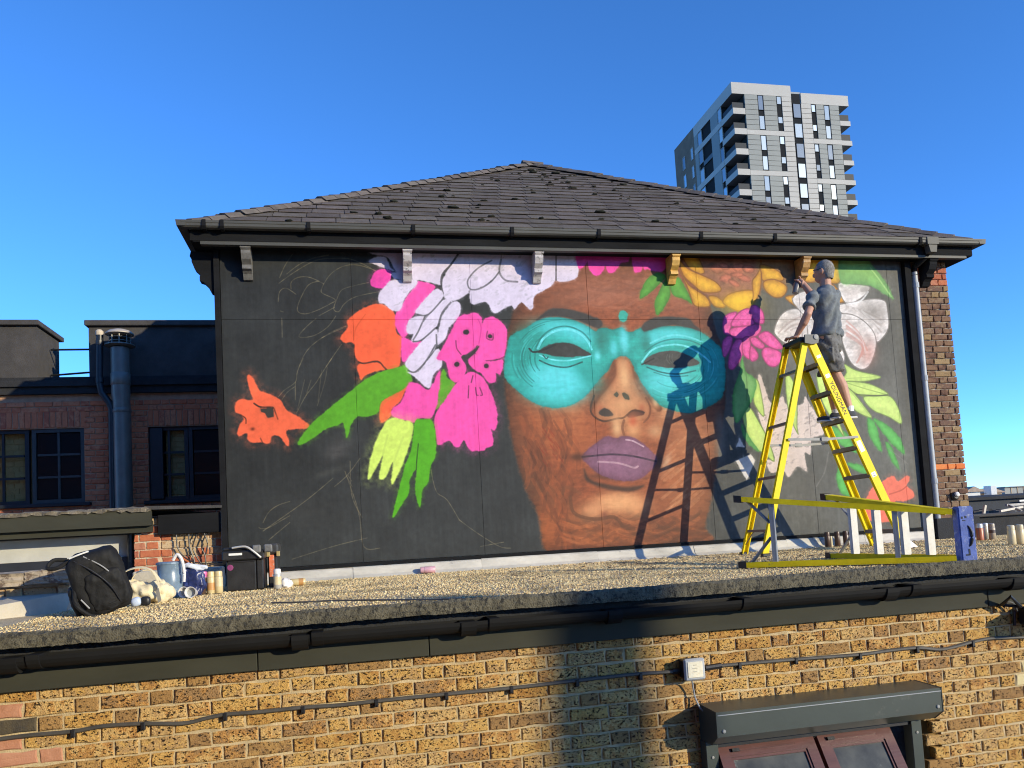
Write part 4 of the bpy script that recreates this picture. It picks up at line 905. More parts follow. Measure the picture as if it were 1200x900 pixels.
# dark moss and twigs swept over the right half of the gravel
M_litter = mat('roof_litter', (.06, .045, .035), .95, .4, 20, .3, 80)
bm = bmesh.new()
for k in range(520):
    x, y = random.uniform(1.2, 8), random.uniform(4.9, 7.9)
    if random.random() < .45: x, y = random.uniform(2, 5.5), random.uniform(6.3, 7.9)
    a = random.uniform(-.5, .5); L = random.uniform(.01, .06); z = roofz(y)+.012
    p = [Vector((x, y, z)), Vector((x+L*math.cos(a), y+L*math.sin(a), z+random.uniform(-.003,.008)))]
    w = random.uniform(.003, .008); s = Vector((-math.sin(a), math.cos(a), 0))*w; u = Vector((0,0,w))
    v = [bm.verts.new(p[0]+s), bm.verts.new(p[0]-s), bm.verts.new(p[1]), bm.verts.new((p[0]+p[1])/2+u)]
    bm.faces.new((v[0],v[2],v[3])); bm.faces.new((v[2],v[1],v[3])); bm.faces.new((v[1],v[0],v[3]))
part('roof_litter', MB().bm(bm), M_litter, b_low, kind='stuff')

# ------------------------------------------------------------------ roller shutter box and the windows under it
M_shut = mat('shutter_grey', (.052, .064, .056), .38, .12, 3, .04, 40, spots=(.085,.09,.078), spot_at=.64, spot_scale=5)
M_shut_top = M_shut
sh = thing('roller_shutter', 'grey metal roller shutter box over brown windows on the yellow brick wall', 'roller shutter', (2.6, YB, -1.3))
YH = 4.05; sx0, sx1 = atY(839.5, 835, YH).x, atY(1102, 803, YH).x
zt = atY(839.5, 835, YH).z; zb = zt-.135; zu = zb-.055
pr = [(YB, zt+.006), (YH+.0, zt), (YH, zb), (YH+.075, zu), (YB, zu)]
mb = MB(); mb.prism(pr, 'x', sx0, sx1); part('housing', mb, M_shut, sh)
for x in (sx0-.005, sx1+.001):
    mb = MB(); mb.prism([(YB-.001, zt+.008), (YH-.003, zt+.002), (YH-.003, zb), (YH+.074, zu-.003), (YB-.001, zu-.003)], 'x', x, x+.004); part('end_plate', mb, M_shut, sh)
mb = MB(); mb.box((sx0+.003, YH-.0045, zt-.020), (sx1-.003, YH-.001, zt-.016)); part('seam', mb, M_pipe_grey, sh)
for x in (sx0+.035, sx1-.03):
    mb = MB(); mb.lathe((x, YH-.001, zb+.03), [(.011,0),(.011,.003),(.008,.006),(.002,.007)], 10, (0,-1,0)); part('screw', mb, M_metal, sh)
for a, b in ((sx0-.01, sx0+.065), (sx1-.105, sx1-.035)):
    mb = MB(); mb.bbox((a, YB-.075, -2.3), (b, YB-.001, zu-.004), .003); gd = part('guide_rail', mb, M_shut, sh)
    for z in (zu-.09, zu-.5):
        mb = MB(); mb.lathe(((a+b)/2, YB-.076, z), [(.009,0),(.008,.004),(.002,.005)], 8, (0,-1,0)); part('screw', mb, M_metal, gd)
mb = MB(); mb.box((sx0+.07, YB-.06, zu-.045), (sx1-.11, YB-.02, zu-.006)); part('bottom_slat', mb, M_blackplastic, sh)
M_brownframe = mat('brown_upvc', (.105, .04, .032), .35, .2, 30, .08, 60, stretch=(.2,1,1))
M_glass = D.materials.new('window_glass'); M_glass.use_nodes = True
bs = M_glass.node_tree.nodes['Principled BSDF']; bs.inputs['Base Color'].default_value = (.03,.034,.035,1); bs.inputs['Roughness'].default_value = .05; bs.inputs['Specular IOR Level'].default_value = .9
M_glass_hazy = mat('dusty_glass', (.085,.085,.07), .16, .5, 5, .02, 30, spots=(.30,.31,.28), spot_at=.64, spot_scale=6)
def sash(x0, x1, ztop, label):
    """top-hung window pushed open: hinged at its head, the foot leaning out"""
    t = thing('casement_window', label, 'window', ((x0+x1)/2, YB-.05, ztop))
    tilt = math.radians(33); d = Vector((0, -math.sin(tilt), -math.cos(tilt))); nn = Vector((0, -math.cos(tilt), math.sin(tilt)))
    o = Vector((0, YB-.03, ztop)); H = .62; fw = .062
    def fr(a, b, s0, s1, th, name, m, par, lift=0):
        mb = MB(); c = o+Vector(((a+b)/2, 0, 0))+d*((s0+s1)/2)+nn*lift
        mb.obox(c, Vector(((b-a)/2, 0, 0)), d*((s1-s0)/2), nn*(th/2)); return part(name, mb, m, par)
    fr(x0, x1, 0, fw, .05, 'top_rail', M_brownframe, t); fr(x0, x1, H-fw, H, .05, 'bottom_rail', M_brownframe, t)
    fr(x0, x0+fw, fw, H-fw, .05, 'stile', M_brownframe, t); fr(x1-fw, x1, fw, H-fw, .05, 'stile', M_brownframe, t)
    for a, b in ((x0+fw, x0+fw+.014), (x1-fw-.014, x1-fw)): fr(a, b, fw, H-fw, .036, 'bead', M_brownframe, t)
    fr(x0+fw+.014, x1-fw-.014, fw, fw+.014, .036, 'bead', M_brownframe, t)
    fr(x0+fw, x1-fw, fw, H-fw, .018, 'pane', M_glass_hazy, t)
    mb = MB(); c = o+Vector(((x0+x1)/2-.02, 0, 0))+d*.026+nn*.028; mb.obox(c, Vector(((x1-x0)*.32, 0, 0)), d*.005, nn*.004); vt = part('trickle_vent', mb, M_brownframe, t)
    mb = MB(); mb.obox(c-Vector(((x1-x0)*.30, 0, 0))+nn*.005, Vector((.022, 0, 0)), d*.009, nn*.006); part('vent_catch', mb, M_blackplastic, vt)
wa, wb = atY(843, 886, 4.2).x, atY(958, 876, 4.2).x; wc = atY(1046, 864, 4.2).x
sash(wa, wb-.012, zu-.062, 'brown framed window leaning open, left one under the shutter box'); sash(wb+.012, wc, zu-.062, 'brown framed window leaning open beside the right guide rail')
mb = MB(); mb.box((wa-.06, YB+.0, -2.1), (wc+.06, YB+.06, -2.04)); part('sill', mb, M_brownframe, b_low)
mb = MB(); mb.box((wa, YB+.08, -2.0), (wc, YB+.10, -1.15)); part('blind', mb, mat('white_blind', (.5,.5,.48), .8, .1, 5, 0), b_low)

# ------------------------------------------------------------------ floodlight, cable runs and clips on the brick wall
M_cable = mat('black_cable', (.075, .07, .062), .5, .3, 9, .05, 60)
fl = thing('security_light', 'small square white security light on the yellow brick wall above the shutter box', 'light', (1.87, YB, -.83))
lx0, lx1 = atY(802, 773, YB-.1).x, atY(826.5, 773, YB-.1).x; lz0, lz1 = atY(814, 798, YB-.1).z, atY(814, 772, YB-.1).z
mb = MB().bbox((lx0+.008, YB-.072, lz0+.008), (lx1-.008, YB, lz1-.008), .006); part('body', mb, M_blackplastic, fl)
mb = MB().bbox((lx0, YB-.094, lz0), (lx1, YB-.07, lz1), .009); part('bezel', mb, mat('grey_bezel', (.40,.42,.44), .4, .1, 6, 0), fl)
mb = MB().bbox((lx0+.017, YB-.098, lz0+.017), (lx1-.017, YB-.093, lz1-.017), .002); part('lens', mb, mat('cream_lens', (.80,.74,.56), .3, .12, 40, .2, 90), fl)
mb = MB()
for k, wd in enumerate((.35, .5, .4)): 
    z = lz1-.035-k*.018; xc = (lx0+lx1)/2; mb.box((xc-.025*wd-.004, YB-.0992, z-.002), (xc+.025*wd, YB-.0982, z+.002))
part('printed_lines', mb, mat('faded_print', (.45,.42,.33), .6, .05, 9, 0), fl)
def wallpts(px): return [tuple(atY(x, y, YB-.014)) for x, y in px]
c1 = thing('power_cable', 'black cable clipped along the yellow brick wall, left of the security light', 'cable', wallpts([(400, 832)])[0])
pts = wallpts([(-14,868),(30,862),(86,857),(120,851),(165,848),(215,847.5),(240,842),(265,837),(300,834.5),(355,829),(400,826),(440,821.5),(520,813.5),(600,806),(680,797),(745,790),(788,787)])
mb = MB(); mb.tube(spline(pts, 4), .0105, 7); part('sheath', mb, M_cable, c1, smooth=True)
mb = MB(); mb.tube([pts[-1], Vector(pts[-1])+Vector((.09,0,.004))], .016, 8); part('gland', mb, M_blackplastic, c1)
def clip(px, py, par):
    p = atY(px, py, YB-.012); mb = MB(); mb.bbox((p.x-.010, YB-.028, p.z-.027), (p.x+.010, YB-.002, p.z+.012), .003); mb.lathe((p.x+.004, YB-.03, p.z-.02), [(.004,0),(.003,.003)], 6, (0,-1,0)); part('clip', mb, M_blackplastic, par)
for q in ((86,857.5),(168,849),(264,838),(355,830),(441,822),(523,814),(599,806.5),(676,798.5),(750,791)): clip(*q, c1)
c2 = thing('power_cable', 'black cable clipped along the yellow brick wall, right of the security light', 'cable', wallpts([(1000, 765)])[0])
pts = wallpts([(826,783),(845,780),(866,778),(932,772.5),(1006,767),(1040,762.5),(1075,759),(1100,761),(1118,758),(1140,752),(1160,748),(1185,747),(1225,746)])
mb = MB(); mb.tube(spline(pts, 4), .0105, 7); part('sheath', mb, M_cable, c2, smooth=True)
mb = MB(); mb.tube([pts[0], pts[1]], .017, 8); part('gland', mb, M_blackplastic, c2)
for q in ((866,778.5),(932,773),(1007,767.5),(1074,760),(1139,753)): clip(*q, c2)
c3 = thing('power_cable', 'thin grey cable hanging from the security light into the shutter box', 'cable', wallpts([(812, 800)])[0])
mb = MB(); q0 = atY(811, 798, YB-.06); q1 = atY(814, 815, YB-.03); q2 = atY(820, 829, YB-.05); mb.tube(spline([q0, q1, q2, q2+Vector((.03,-.01,-.03))], 4), .005, 6); part('sheath', mb, M_pipe_grey, c3)
# black bracket and hanging cable end at the right of the wall
br = thing('cable_bracket', 'black metal bracket with cable loops on the brick wall at the right edge', 'bracket', tuple(atY(1186, 715, YB)))
mb = MB(); a = atY(1174, 709, YB-.05); b = atY(1184.5, 699, YB-.13); c = atY(1196, 711, YB-.10); mb.tube([a, b, c], .012, 6); mb.tube([a, c], .010, 6)
mb.tube([atY(1188, 712, YB-.02), atY(1189, 733, YB-.02)], .009, 6); part('arm', mb, M_blackplastic, br)
mb = MB(); mb.bbox(tuple(atY(1194, 722, YB-.0)+Vector((-.02,-.24,-.05))), tuple(atY(1194, 722, YB)+Vector((.22,-.01,.06))), .01); part('junction_box', mb, M_blackplastic, br)
mb = MB(); mb.tube(spline([atY(1176,712,YB-.05), atY(1181,706,YB-.06), atY(1188,708,YB-.06), atY(1192,716,YB-.05)], 4), .007, 6); part('loop', mb, M_cable, br)
# the tall flue behind the viewer whose shade crosses the brick wall
FX, FY = 1.33+.95*16, 4.27-16
pl = thing('flue_stack', 'tall round brick flue standing across the alley behind the viewer', 'chimney', (FX, FY, -3.7))
mb = MB(); mb.lathe((FX, FY, -3.7), [(.36,0),(.33,4),(.27,7),(.23,8.75),(.26,8.77),(.26,8.85),(.24,8.87)], 18); part('shaft', mb, M_brown_brick, pl, smooth=True)
mb = MB(); mb.lathe((FX, FY, 5.17), [(.15,0),(.17,.02),(.15,.26),(.14,.28)], 14); part('chimney_pot', mb, M_red_brick, pl)
# ------------------------------------------------------------------ red brick wing on the left
YL = 11.5; QL = YL/10
wg = thing('brick_wing', 'shaded red brick wing with black felt dormers and dark windows left of the painted wall', 'building', (-3., YL, -3.7))
WL = -Vector(wg.location)
zc0, zc1 = .38*QL, 1.905*QL
w1 = (atY(-30,505,YL).x, atY(32,505,YL).x, atY(30,591,YL).z, atY(30,503,YL).z)
w2 = (atY(36,502,YL).x, atY(98,502,YL).x, w1[2], w1[3])
w3 = (atY(173,500,YL).x, -1.46, atY(215,585,YL).z, atY(215,499,YL).z)
def in_win(x, z, w, mx=.0):
    return any(a-mx < x+w*.5 and x-w*.5 < b+mx and c < z < d for a, b, c, d in ((w1[0], w2[1], w1[2], w1[3]), w3))
cells = []
for x, z, w, i in flemish(-7.9, -1.2, zc0, 22, 5, .0762):
    segs = [(x-w/2, x+w/2)]
    for a, b, c, d in ((w1[0], w2[1], w1[2]-.02, w1[3]+.235), (w3[0], w3[1], w3[2]-.02, w3[3]+.235)):
        if c < z < d:
            ns = []
            for s0, s1 in segs:
                if s1 <= a or s0 >= b: ns.append((s0, s1))
                else:
                    if a-s0 > .03: ns.append((s0, a-.004))
                    if s1-b > .03: ns.append((b+.004, s1))
            segs = ns
    for s0, s1 in segs: cells.append(((s0+s1)/2, z, s1-s0, i))
rest = lay(wg, cells, YL, lambda *a: M_wing_brick, d=.05, h=.0635, keep=lambda x, z, w: seen((x, YL, z), 4), var=4, jit=.004)
lay_joined('brickwork', wg, rest, YL, M_wing_brick)
for a, b, top in ((w1[0], w2[1], w1[3]), (w3[0], w3[1], w3[3])):     # soldier course over each opening
    x = a+.036
    while x < b:
        me = brick_mesh(.0655, .216, .05, random.randrange(4), M_wing_brick)
        put('brick', me, None, wg, WL+Vector((x, YL+random.uniform(-.003,.003), top+.12))); x += .0755
mb = MB(); mb.box((-8, YL+.012, -3.7), (w1[0], YL+.25, zc1+.02)); mb.box((w2[1], YL+.012, -3.7), (w3[0], YL+.25, zc1+.02)); mb.box((w3[1], YL+.012, -3.7), (-1.2, YL+.25, zc1+.02))
mb.box((w1[0], YL+.012, w1[3]), (w2[1], YL+.25, zc1+.02)); mb.box((w3[0], YL+.012, w3[3]), (w3[1], YL+.25, zc1+.02)); mb.box((w1[0], YL+.012, -3.7), (w2[1], YL+.25, w1[2])); mb.box((w3[0], YL+.012, -3.7), (w3[1], YL+.25, w3[2]))
part('wall', mb, M_mortar_shade, wg)
mb = MB(); mb.box((-8, YL+.5, -3.7), (-1.2, 17, 2.0*QL)); part('core', mb, M_black_dull, wg)
M_dkframe = mat('navy_black_frame', (.018, .022, .028), .4, .2, 8, .05, 40)
M_slateframe = mat('slate_blue_frame', (.05, .055, .055), .45, .2, 8, .05, 40)
M_darkglass = D.materials.new('dark_glass'); M_darkglass.use_nodes = True
bs = M_darkglass.node_tree.nodes['Principled BSDF']; bs.inputs['Base Color'].default_value = (.008,.009,.012,1); bs.inputs['Roughness'].default_value = .12; bs.inputs['Specular IOR Level'].default_value = .35
def window(x0, x1, z0, z1, cols, rows, y, frame, pane_m, fw=.05, gw=.028, bricked=None):
    f = MB(); 
    f.box((x0, y, z0), (x0+fw, y+.06, z1)); f.box((x1-fw, y, z0), (x1, y+.06, z1)); f.box((x0+fw, y, z1-fw), (x1-fw, y+.06, z1)); f.box((x0+fw, y, z0), (x1-fw, y+.06, z0+fw))
    w = part('window', f, frame, wg)
    xs = [x0+fw+(x1-x0-2*fw)*k/cols for k in range(cols+1)]; zz = [z0+fw+(z1-z0-2*fw)*k/rows for k in range(rows+1)]
    for x in xs[1:-1]: part('glazing_bar', MB().box((x-gw/2, y+.008, z0+fw), (x+gw/2, y+.045, z1-fw)), frame, w)
    for z in zz[1:-1]:
        for a, b in zip(xs[:-1], xs[1:]): part('glazing_bar', MB().box((a+gw/2, y+.010, z-gw/2), (b-gw/2, y+.043, z+gw/2)), frame, w)
    for i in range(cols):
        for j in range(rows):
            p = MB(); p.box((xs[i]+gw/2-.004, y+.028, zz[j]+gw/2-.004), (xs[i+1]-gw/2+.004, y+.033, zz[j+1]-gw/2+.004)); part('pane', p, pane_m, w)
    return w
M_clear = D.materials.new('clear_glass'); M_clear.use_nodes = True
bs = M_clear.node_tree.nodes['Principled BSDF']; bs.inputs['Base Color'].default_value = (.9,.93,.95,1); bs.inputs['Roughness'].default_value = .02; bs.inputs['Transmission Weight'].default_value = 1.; bs.inputs['IOR'].default_value = 1.05
window(*w1, 2, 3, YL+.05, M_dkframe, M_clear); window(*w2, 2, 3, YL+.03, M_slateframe, M_darkglass)
xm = (atY(208,540,YL).x, atY(220,540,YL).x)
window(w3[0], atY(220,540,YL).x, w3[2], w3[3], 2, 3, YL+.06, M_dkframe, M_clear); window(atY(220,540,YL).x+.01, w3[1], w3[2], w3[3], 1, 3, YL+.05, M_dkframe, M_darkglass)
mb = MB().bbox((w3[0]+.03, YL-.0, w3[2]+.02), (atY(191,540,YL).x, YL+.04, w3[3]-.02), .004); part('shutter', mb, M_dkframe, wg)
# added brickwork behind the clear panes, standing in for brick reflected in them
M_reflected = brick_mat('ochre_reflection_brick', [(.50,.33,.13), (.42,.27,.10), (.55,.37,.16), (.36,.22,.09)], pit_at=.64)
for a, b, c, d in (w1, (w3[0]+.2, atY(220,540,YL).x, w3[2], w3[3])):
    mb = MB()
    for x, z, w, i in flemish(a, b, c, int((d-c)/.0745), 4, .0745): mb.box((x-w/2, YL+.15, z-.032), (x+w/2, YL+.2, z+.032))
    part('reflection_brickwork', mb, M_reflected, wg, kind='stuff')
    mb = MB(); mb.box((a, YL+.16, c), (b, YL+.21, d)); part('reflection_mortar', mb, M_reflected, wg)
for a, b, z in ((w1[0], w2[1]+.08, w1[2]), (w3[0]-.06, w3[1], w3[2])):
    mb = MB().bbox((a, YL-.05, z-.05), (b, YL+.03, z-.002), .006); part('sill', mb, M_dkframe, wg)
mb = MB(); mb.box((-8, YL-.06, 1.915*QL), (-1.22, YL+.5, 2.0*QL)); mb.box((-8, YL-.10, 2.0*QL), (-1.22, YL+.4, 2.07*QL)); part('roof_edge', mb, M_black_dull, wg)
mb = MB(); mb.box((-8, YL-.02, 2.03*QL), (-1.22, 17, 2.12*QL)); part('roof', mb, M_black_dull, wg)
# dormers
M_felt = mat('grey_mineral_felt', (.062, .058, .056), .95, .25, 5, .6, 120)
zt = 2.80*QL
mb = MB(); mb.box((-8, YL-.0, 2.12*QL), (atY(43,400,YL).x, YL+.84, zt-.07)); dm = part('dormer', mb, M_felt, wg)
mb = MB(); mb.bbox((-8, YL-.06, zt-.07), (atY(46,380,YL).x+.01, YL+.92, zt), .008); part('dormer_coping', mb, M_felt, dm)
mb = MB(); mb.box((atY(104,400,YL).x, YL, 2.12*QL), (-1.24, YL+1.6, zt-.08)); dm2 = part('dormer', mb, M_felt, wg)
mb = MB(); mb.bbox((atY(100,380,YL).x, YL-.06, zt-.08), (-1.22, YL+1.7, zt-.005), .008); part('dormer_coping', mb, M_felt, dm2)
hr = thing('handrail', 'two thin black rails across the gap between the felt dormers', 'handrail', tuple(atY(88, 440, YL+.5)))
for y0, y1 in ((410, 409.5), (440, 436.5)):
    mb = MB(); mb.tube([atY(60, y0, YL+.45), atY(104, y1, YL+.15)], .014, 8); part('rail', mb, M_dkframe, hr)
# flue and soil pipe
M_flue = mat('weathered_zinc', (.20, .19, .165), .45, .15, 5, .08, 40, metal=.3)
M_fluecap = mat('dusty_cap', (.42, .38, .33), .5, .2, 8, .1, 60)
fy = YL-.28
def P(px, py, y=fy): return atY(px, py, y)
fl2 = thing('flue_pipe', 'thick grey metal flue with a domed cowl in front of the red brick wing', 'flue', tuple(P(143, 600)))
ra = (P(152,430).x-P(130,430).x)/2; rb = (P(154.5,540).x-P(133.5,540).x)/2
ca, cb = P(141, 430), P(144.3, 540)
mb = MB(); mb.tube([(cb.x, fy, -.2), (cb.x, fy, P(143,482).z), ((ca.x+cb.x)/2, fy, P(142,470).z), (ca.x, fy, P(142,462).z), (ca.x, fy, P(141,408).z)], [rb, rb, rb*.97, ra, ra], 20); part('pipe', mb, M_flue, fl2, smooth=True)
mb = MB(); mb.lathe((ca.x, fy, P(141,452).z), [(ra*1.0,0),(ra*1.07,.01),(ra*1.07,.16),(ra,.17)], 20); part('collar', mb, M_flue, fl2, smooth=True)
mb = MB(); mb.lathe((cb.x, fy, P(144,484).z), [(rb,0),(rb*1.05,.01),(rb*1.05,.05),(rb,.06)], 20); part('collar', mb, M_flue, fl2, smooth=True)
cz = P(141, 407).z; mb = MB(); mb.lathe((ca.x, fy, cz), [(ra*1.0,0),(.19,.015),(.19,.03),(ra,.045)], 22); part('flange', mb, M_flue, fl2)
mb = MB()
for k in range(8):
    t = 2*math.pi*k/8+.2; mb.tube([(ca.x+.125*math.cos(t), fy+.125*math.sin(t), cz+.03), (ca.x+.125*math.cos(t), fy+.125*math.sin(t), cz+.175)], .008, 6)
for z in (.07, .12): mb.lathe((ca.x, fy, cz+z), [(.120,0),(.128,.003),(.128,.009),(.120,.012)], 20)
part('cage', mb, M_flue, fl2)
mb = MB(); mb.lathe((ca.x, fy, cz+.165), [(.10,0),(.178,.005),(.178,.018),(.14,.052),(.07,.075),(.01,.08)], 22); part('cowl', mb, M_fluecap, fl2, smooth=True)
sp = thing('soil_pipe', 'black plastic vent pipe with a pale cap, left of the metal flue', 'pipe', tuple(P(117, 470)))
mb = MB(); mb.tube([P(117,393), P(116.5,448), P(119,460), P(128,472), P(131,480), P(132.5,600)], .045, 12); part('pipe', mb, M_dkframe, sp, smooth=True)
mb = MB(); q = P(116.5, 393); mb.lathe((q.x, fy, q.z), [(.05,0),(.052,.05),(.03,.075),(.01,.08)], 14); part('cap', mb, mat('pale_cap', (.55,.47,.36), .7, .2, 12, .2), sp)
for py in (402, 446): q = P(117, py); part('collar', MB().lathe((q.x, fy, q.z-.03), [(.052,0),(.052,.06)], 14), M_dkframe, sp)

# ------------------------------------------------------------------ canopy, brick pier and low wall between wing and gravel roof
YC = 8.15
cn = thing('canopy', 'black flat canopy with a rough pale roof edge below the wing windows', 'canopy', (-2.8, YC, -.3))
mb = MB(); mb.box((-7, YC-.12, .262), (atY(180,604,YC).x, YC-.06, .405)); mb.box((-7, YC-.06, .20), (atY(180,604,YC).x, YC-.02, .31)); part('fascia', mb, M_fascia, cn)
bm = bmesh.new(); rows = []
for i in range(121):
    x = -7+(atY(181,600,YC).x+7)*i/120
    rows.append([bm.verts.new((x, y+rng.normal()*.006, z+rng.normal()*.006)) for y, z in ((YC-.135,.40),(YC-.14,.425),(YC-.08,.437),(YC+.1,.45),(YL-.02,.50))])
for i in range(120):
    for k in range(4): bm.faces.new((rows[i][k], rows[i+1][k], rows[i+1][k+1], rows[i][k+1]))
part('roof', MB().bm(bm), mat('rough_roof_felt', (.16,.135,.10), .95, .4, 10, .8, 60, spots=(.30,.26,.18), spot_at=.55, spot_scale=14), cn)
mb = MB(); mb.box((-7, YC-.0, .19), (atY(165,610,YC).x, YL-.0, .26)); part('soffit', mb, M_black_dull, cn)
mb = MB(); mb.box((-7, YC+.20, -.02), (atY(150,640,YC).x, YC+.26, .19)); part('back_board', mb, mat('grey_white_board', (.52,.52,.49), .7, .12, 4, .1, 40), cn)
mb = MB(); mb.box((-7, YC+.16, -.30), (atY(150,640,YC).x, YC+.21, -.022)); part('base_board', mb, mat('navy_board', (.02,.024,.035), .6, .2, 5, .1, 40), cn)
mb = MB(); mb.tube([(atY(150,640,YC).x, YC+.1, -.35), (atY(150,640,YC).x, YC+.1, .25)], .03, 10); part('post', mb, M_dkframe, cn)
bp_ = thing('brick_pier', 'short pier of bright red brick with loose cables beside the painted wall', 'wall', (-1.6, YC, -.3))
px0, px1, px2 = atY(157,640,YC).x, atY(187,640,YC).x, -1.19
zt0 = atY(172,607,YC).z
r0 = flemish(px0, px1, zt0-8*.077, 8, 1, .077)
lay(bp_, r0, YC, lambda x, z, w, i: M_buff_brick if i == 7 else M_red_brick, d=.06, h=.066, var=4, jit=.004)
r1 = flemish(px1+.012, px2, zt0-8*.077, 7, 6, .077)
def pick(x, z, w, i):
    if i >= 6 and x < px1+.3: return M_buff_brick
    return random.choice((M_buff_brick, M_red_brick, M_buff_brick)) if i in (3, 5, 6) else M_red_brick if random.random() < .72 and i > 1 else M_buff_brick
lay(bp_, r1, YC+.03, pick, d=.06, h=.066, var=4, jit=.005)
mb = MB(); mb.box((px0+.005, YC+.010, -.7), (px1-.004, YC+.3, zt0-.01)); mb.box((px1-.004, YC+.042, -.7), (px2, YC+.3, zt0-.05)); part('mortar', mb, mat('crumbling_mortar', (.55,.45,.32), .95, .3, 18, .9, 90), bp_)
mb = MB(); mb.bbox((atY(186,610,YC).x, YC-.05, atY(225,625,YC).z), (-1.215, YC-.0, atY(225,602,YC).z), .004); bb = part('black_board', mb, M_black_wood, bp_)
mb = MB(); mb.prism([(atY(172,600,YC).x, .415), (px2-.02, .40), (px2-.02, .425), (atY(172,600,YC).x, .45)], 'y', YC-.1, YC+.4); part('capping', mb, M_felt, bp_)
mb = MB(); mb.bbox((px2-.035, YC-.06, -.05), (px2-.008, YC-.045, .40), .002); part('edge_strip', mb, M_pipe_grey, bp_)
cb_ = thing('loose_cables', 'tangle of thin black cables hanging down the brick pier', 'cable', tuple(atY(220,640,YC)))
for pts in (((206,622),(207,632),(208,641),(215,652),(228,659),(245,660),(262,659)), ((221,622),(222,640),(227,655),(229,664)), ((232,622),(226,640),(230,652),(238,664)), ((243,622),(236,640),(240,650),(242,662),(248,668),(262,670)), ((238,622),(243,636),(241,650))):
    mb = MB(); mb.tube(spline([atY(x, y, YC-.02) for x, y in pts], 4), .007, 6); part('cable', mb, M_blackplastic, cb_)
# low boundary wall with coping stones and a cement fillet, at the left end of the gravel roof
YU = 6.25
lw = thing('boundary_wall', 'low crumbling brick wall with stained coping stones at the left end of the gravel', 'wall', (-2.6, YU, -.4))
zc = atY(40, 670, YU).z
xe = atY(84, 670, YU).x; x = -6.4
for a, b in ((-6.4, atY(30,670,YU).x), (atY(30,670,YU).x, xe+.03)):
    bm = bmesh.new(); bmesh.ops.create_cube(bm, size=1); bmesh.ops.subdivide_edges(bm, edges=bm.edges[:], cuts=5, use_grid_fill=True)
    for v in bm.verts: v.co = Vector(((a+b)/2+v.co.x*(b-a-.008), YU+.13+v.co.y*.32, zc-.045+v.co.z*.09))+Vector((rng.normal()*.004, rng.normal()*.005, rng.normal()*.005))
    part('coping_stone', MB().bm(bm), M_coping, lw)
mb = MB()
r2 = [(x, zc-.15, w, 0) for x, z, w, i in flemish(-6.3, xe-.02, 0, 1, 3)]
lay(lw, r2, YU+.02, lambda *a: M_buff_brick, d=.1, h=.075, var=3, jit=.008)
mb = MB(); mb.box((-6.4, YU+.04, -.7), (xe-.03, YU+.26, zc-.09)); part('wall', mb, M_mortar_dark, lw)
f0, f1 = atZ(-30, 740, -.405), atZ(86, 717, -.405); tz = atY(40, 697, YU).z
mb = MB(); a, b, c, d = Vector((f0.x-1.2, f0.y-.2, -.42)), Vector((f1.x+.02, YU-.05, -.42)), Vector((xe, YU+.03, tz)), Vector((-6.4, YU+.03, tz))
mb.quad(a, b, c, d); mb.quad(b, Vector((xe, YU+.2, -.42)), Vector((xe, YU+.2, tz)), c); part('cement_fillet', mb, M_conc, lw)
# ledge behind the items, from the low wall to the toolbox
lg = MB(); lg.bbox((xe+.0, 7.86, roofz(8)-.02), (-1.2, YC+.02, -.165), .012); solo('ledge', lg, M_conc, 'low grey cement ledge at the foot of the brick pier', 'ledge')

# ------------------------------------------------------------------ felted upstand and roofs beyond, right of the brick pier
up = thing('felt_upstand', 'low black felt upstand wall closing the gravel roof at the far right', 'wall', (8.5, 8.3, roofz(8.3)))
mb = MB(); mb.box((7.28, 8.12, -.6), (13., 8.5, -.135)); part('upstand', mb, M_black_dull, up)
mb = MB(); mb.bbox((7.27, 8.06, -.135), (13., 8.56, -.10), .008); part('capping', mb, M_felt, up)
mb = MB(); mb.box((6.72, YW-.10, roofz(8)-.02), (7.30, YW-.002, -.12)); part('skirt', mb, M_black_dull, up)
pp = thing('parapet', 'long dark blue parapet of a neighbouring roof behind the felt upstand', 'wall', (13, 12, -.3))
mb = MB(); mb.box((8.5, 12, -.8), (19, 12.3, .13)); part('wall', mb, mat('dark_blue_render', (.022,.028,.04), .8, .2, 4, .2, 30), pp)
mb = MB(); mb.prism([(11.92,.10),(11.92,.15),(12.3,.19),(12.36,.16),(12.36,.10)], 'x', 8.5, 19); part('capping', mb, M_black_dull, pp)
mb = MB(); mb.box((8.4, 8.6, -.6), (19, 12, -.34)); solo('back_roof', mb, M_black_dull, 'dark felt roof strewn with timber behind the upstand', 'roof')
M_timber = mat('bleached_timber', (.62,.56,.46), .8, .2, 10, .2, 60, stretch=(1,1,.2)); M_tim2 = mat('grey_timber', (.40,.37,.33), .8, .2, 10, .2, 60)
solo('timber_post', MB().beam(atY(1152.5,603,9.2), atY(1154.5,592,9.2), .03, .03), M_timber, 'short pale timber stub standing on the back roof', 'post')
solo('timber_batten', MB().beam(atY(1172,599,9.6), atY(1198,594,9.9), .03, .03, (0,0,1)), M_timber, 'pale batten lying lowest across the back roof clutter', 'timber')
solo('timber_batten', MB().beam(atY(1179,592,10.2), atY(1202,590.5,10.6), .035, .03, (0,0,1)), M_tim2, 'grey batten lying topmost over the back roof clutter', 'timber')
solo('timber_batten', MB().beam(atY(1182,592,9.9), atY(1197,599,9.7), .03, .03, (0,0,1)), M_tim2, 'grey batten slanting between the two others on the back roof', 'timber')
solo('timber_batten', MB().beam(atY(1194,587,11.9), atY(1206,586,11.9), .03, .03, (0,0,1)), M_label, 'white strip fixed to the dark blue parapet', 'timber')
M_rub = mat('shade_toned_rubble', (.10,.095,.09), .9, .3, 12, .4, 60)  # rubble colour darkened to stand in for shade
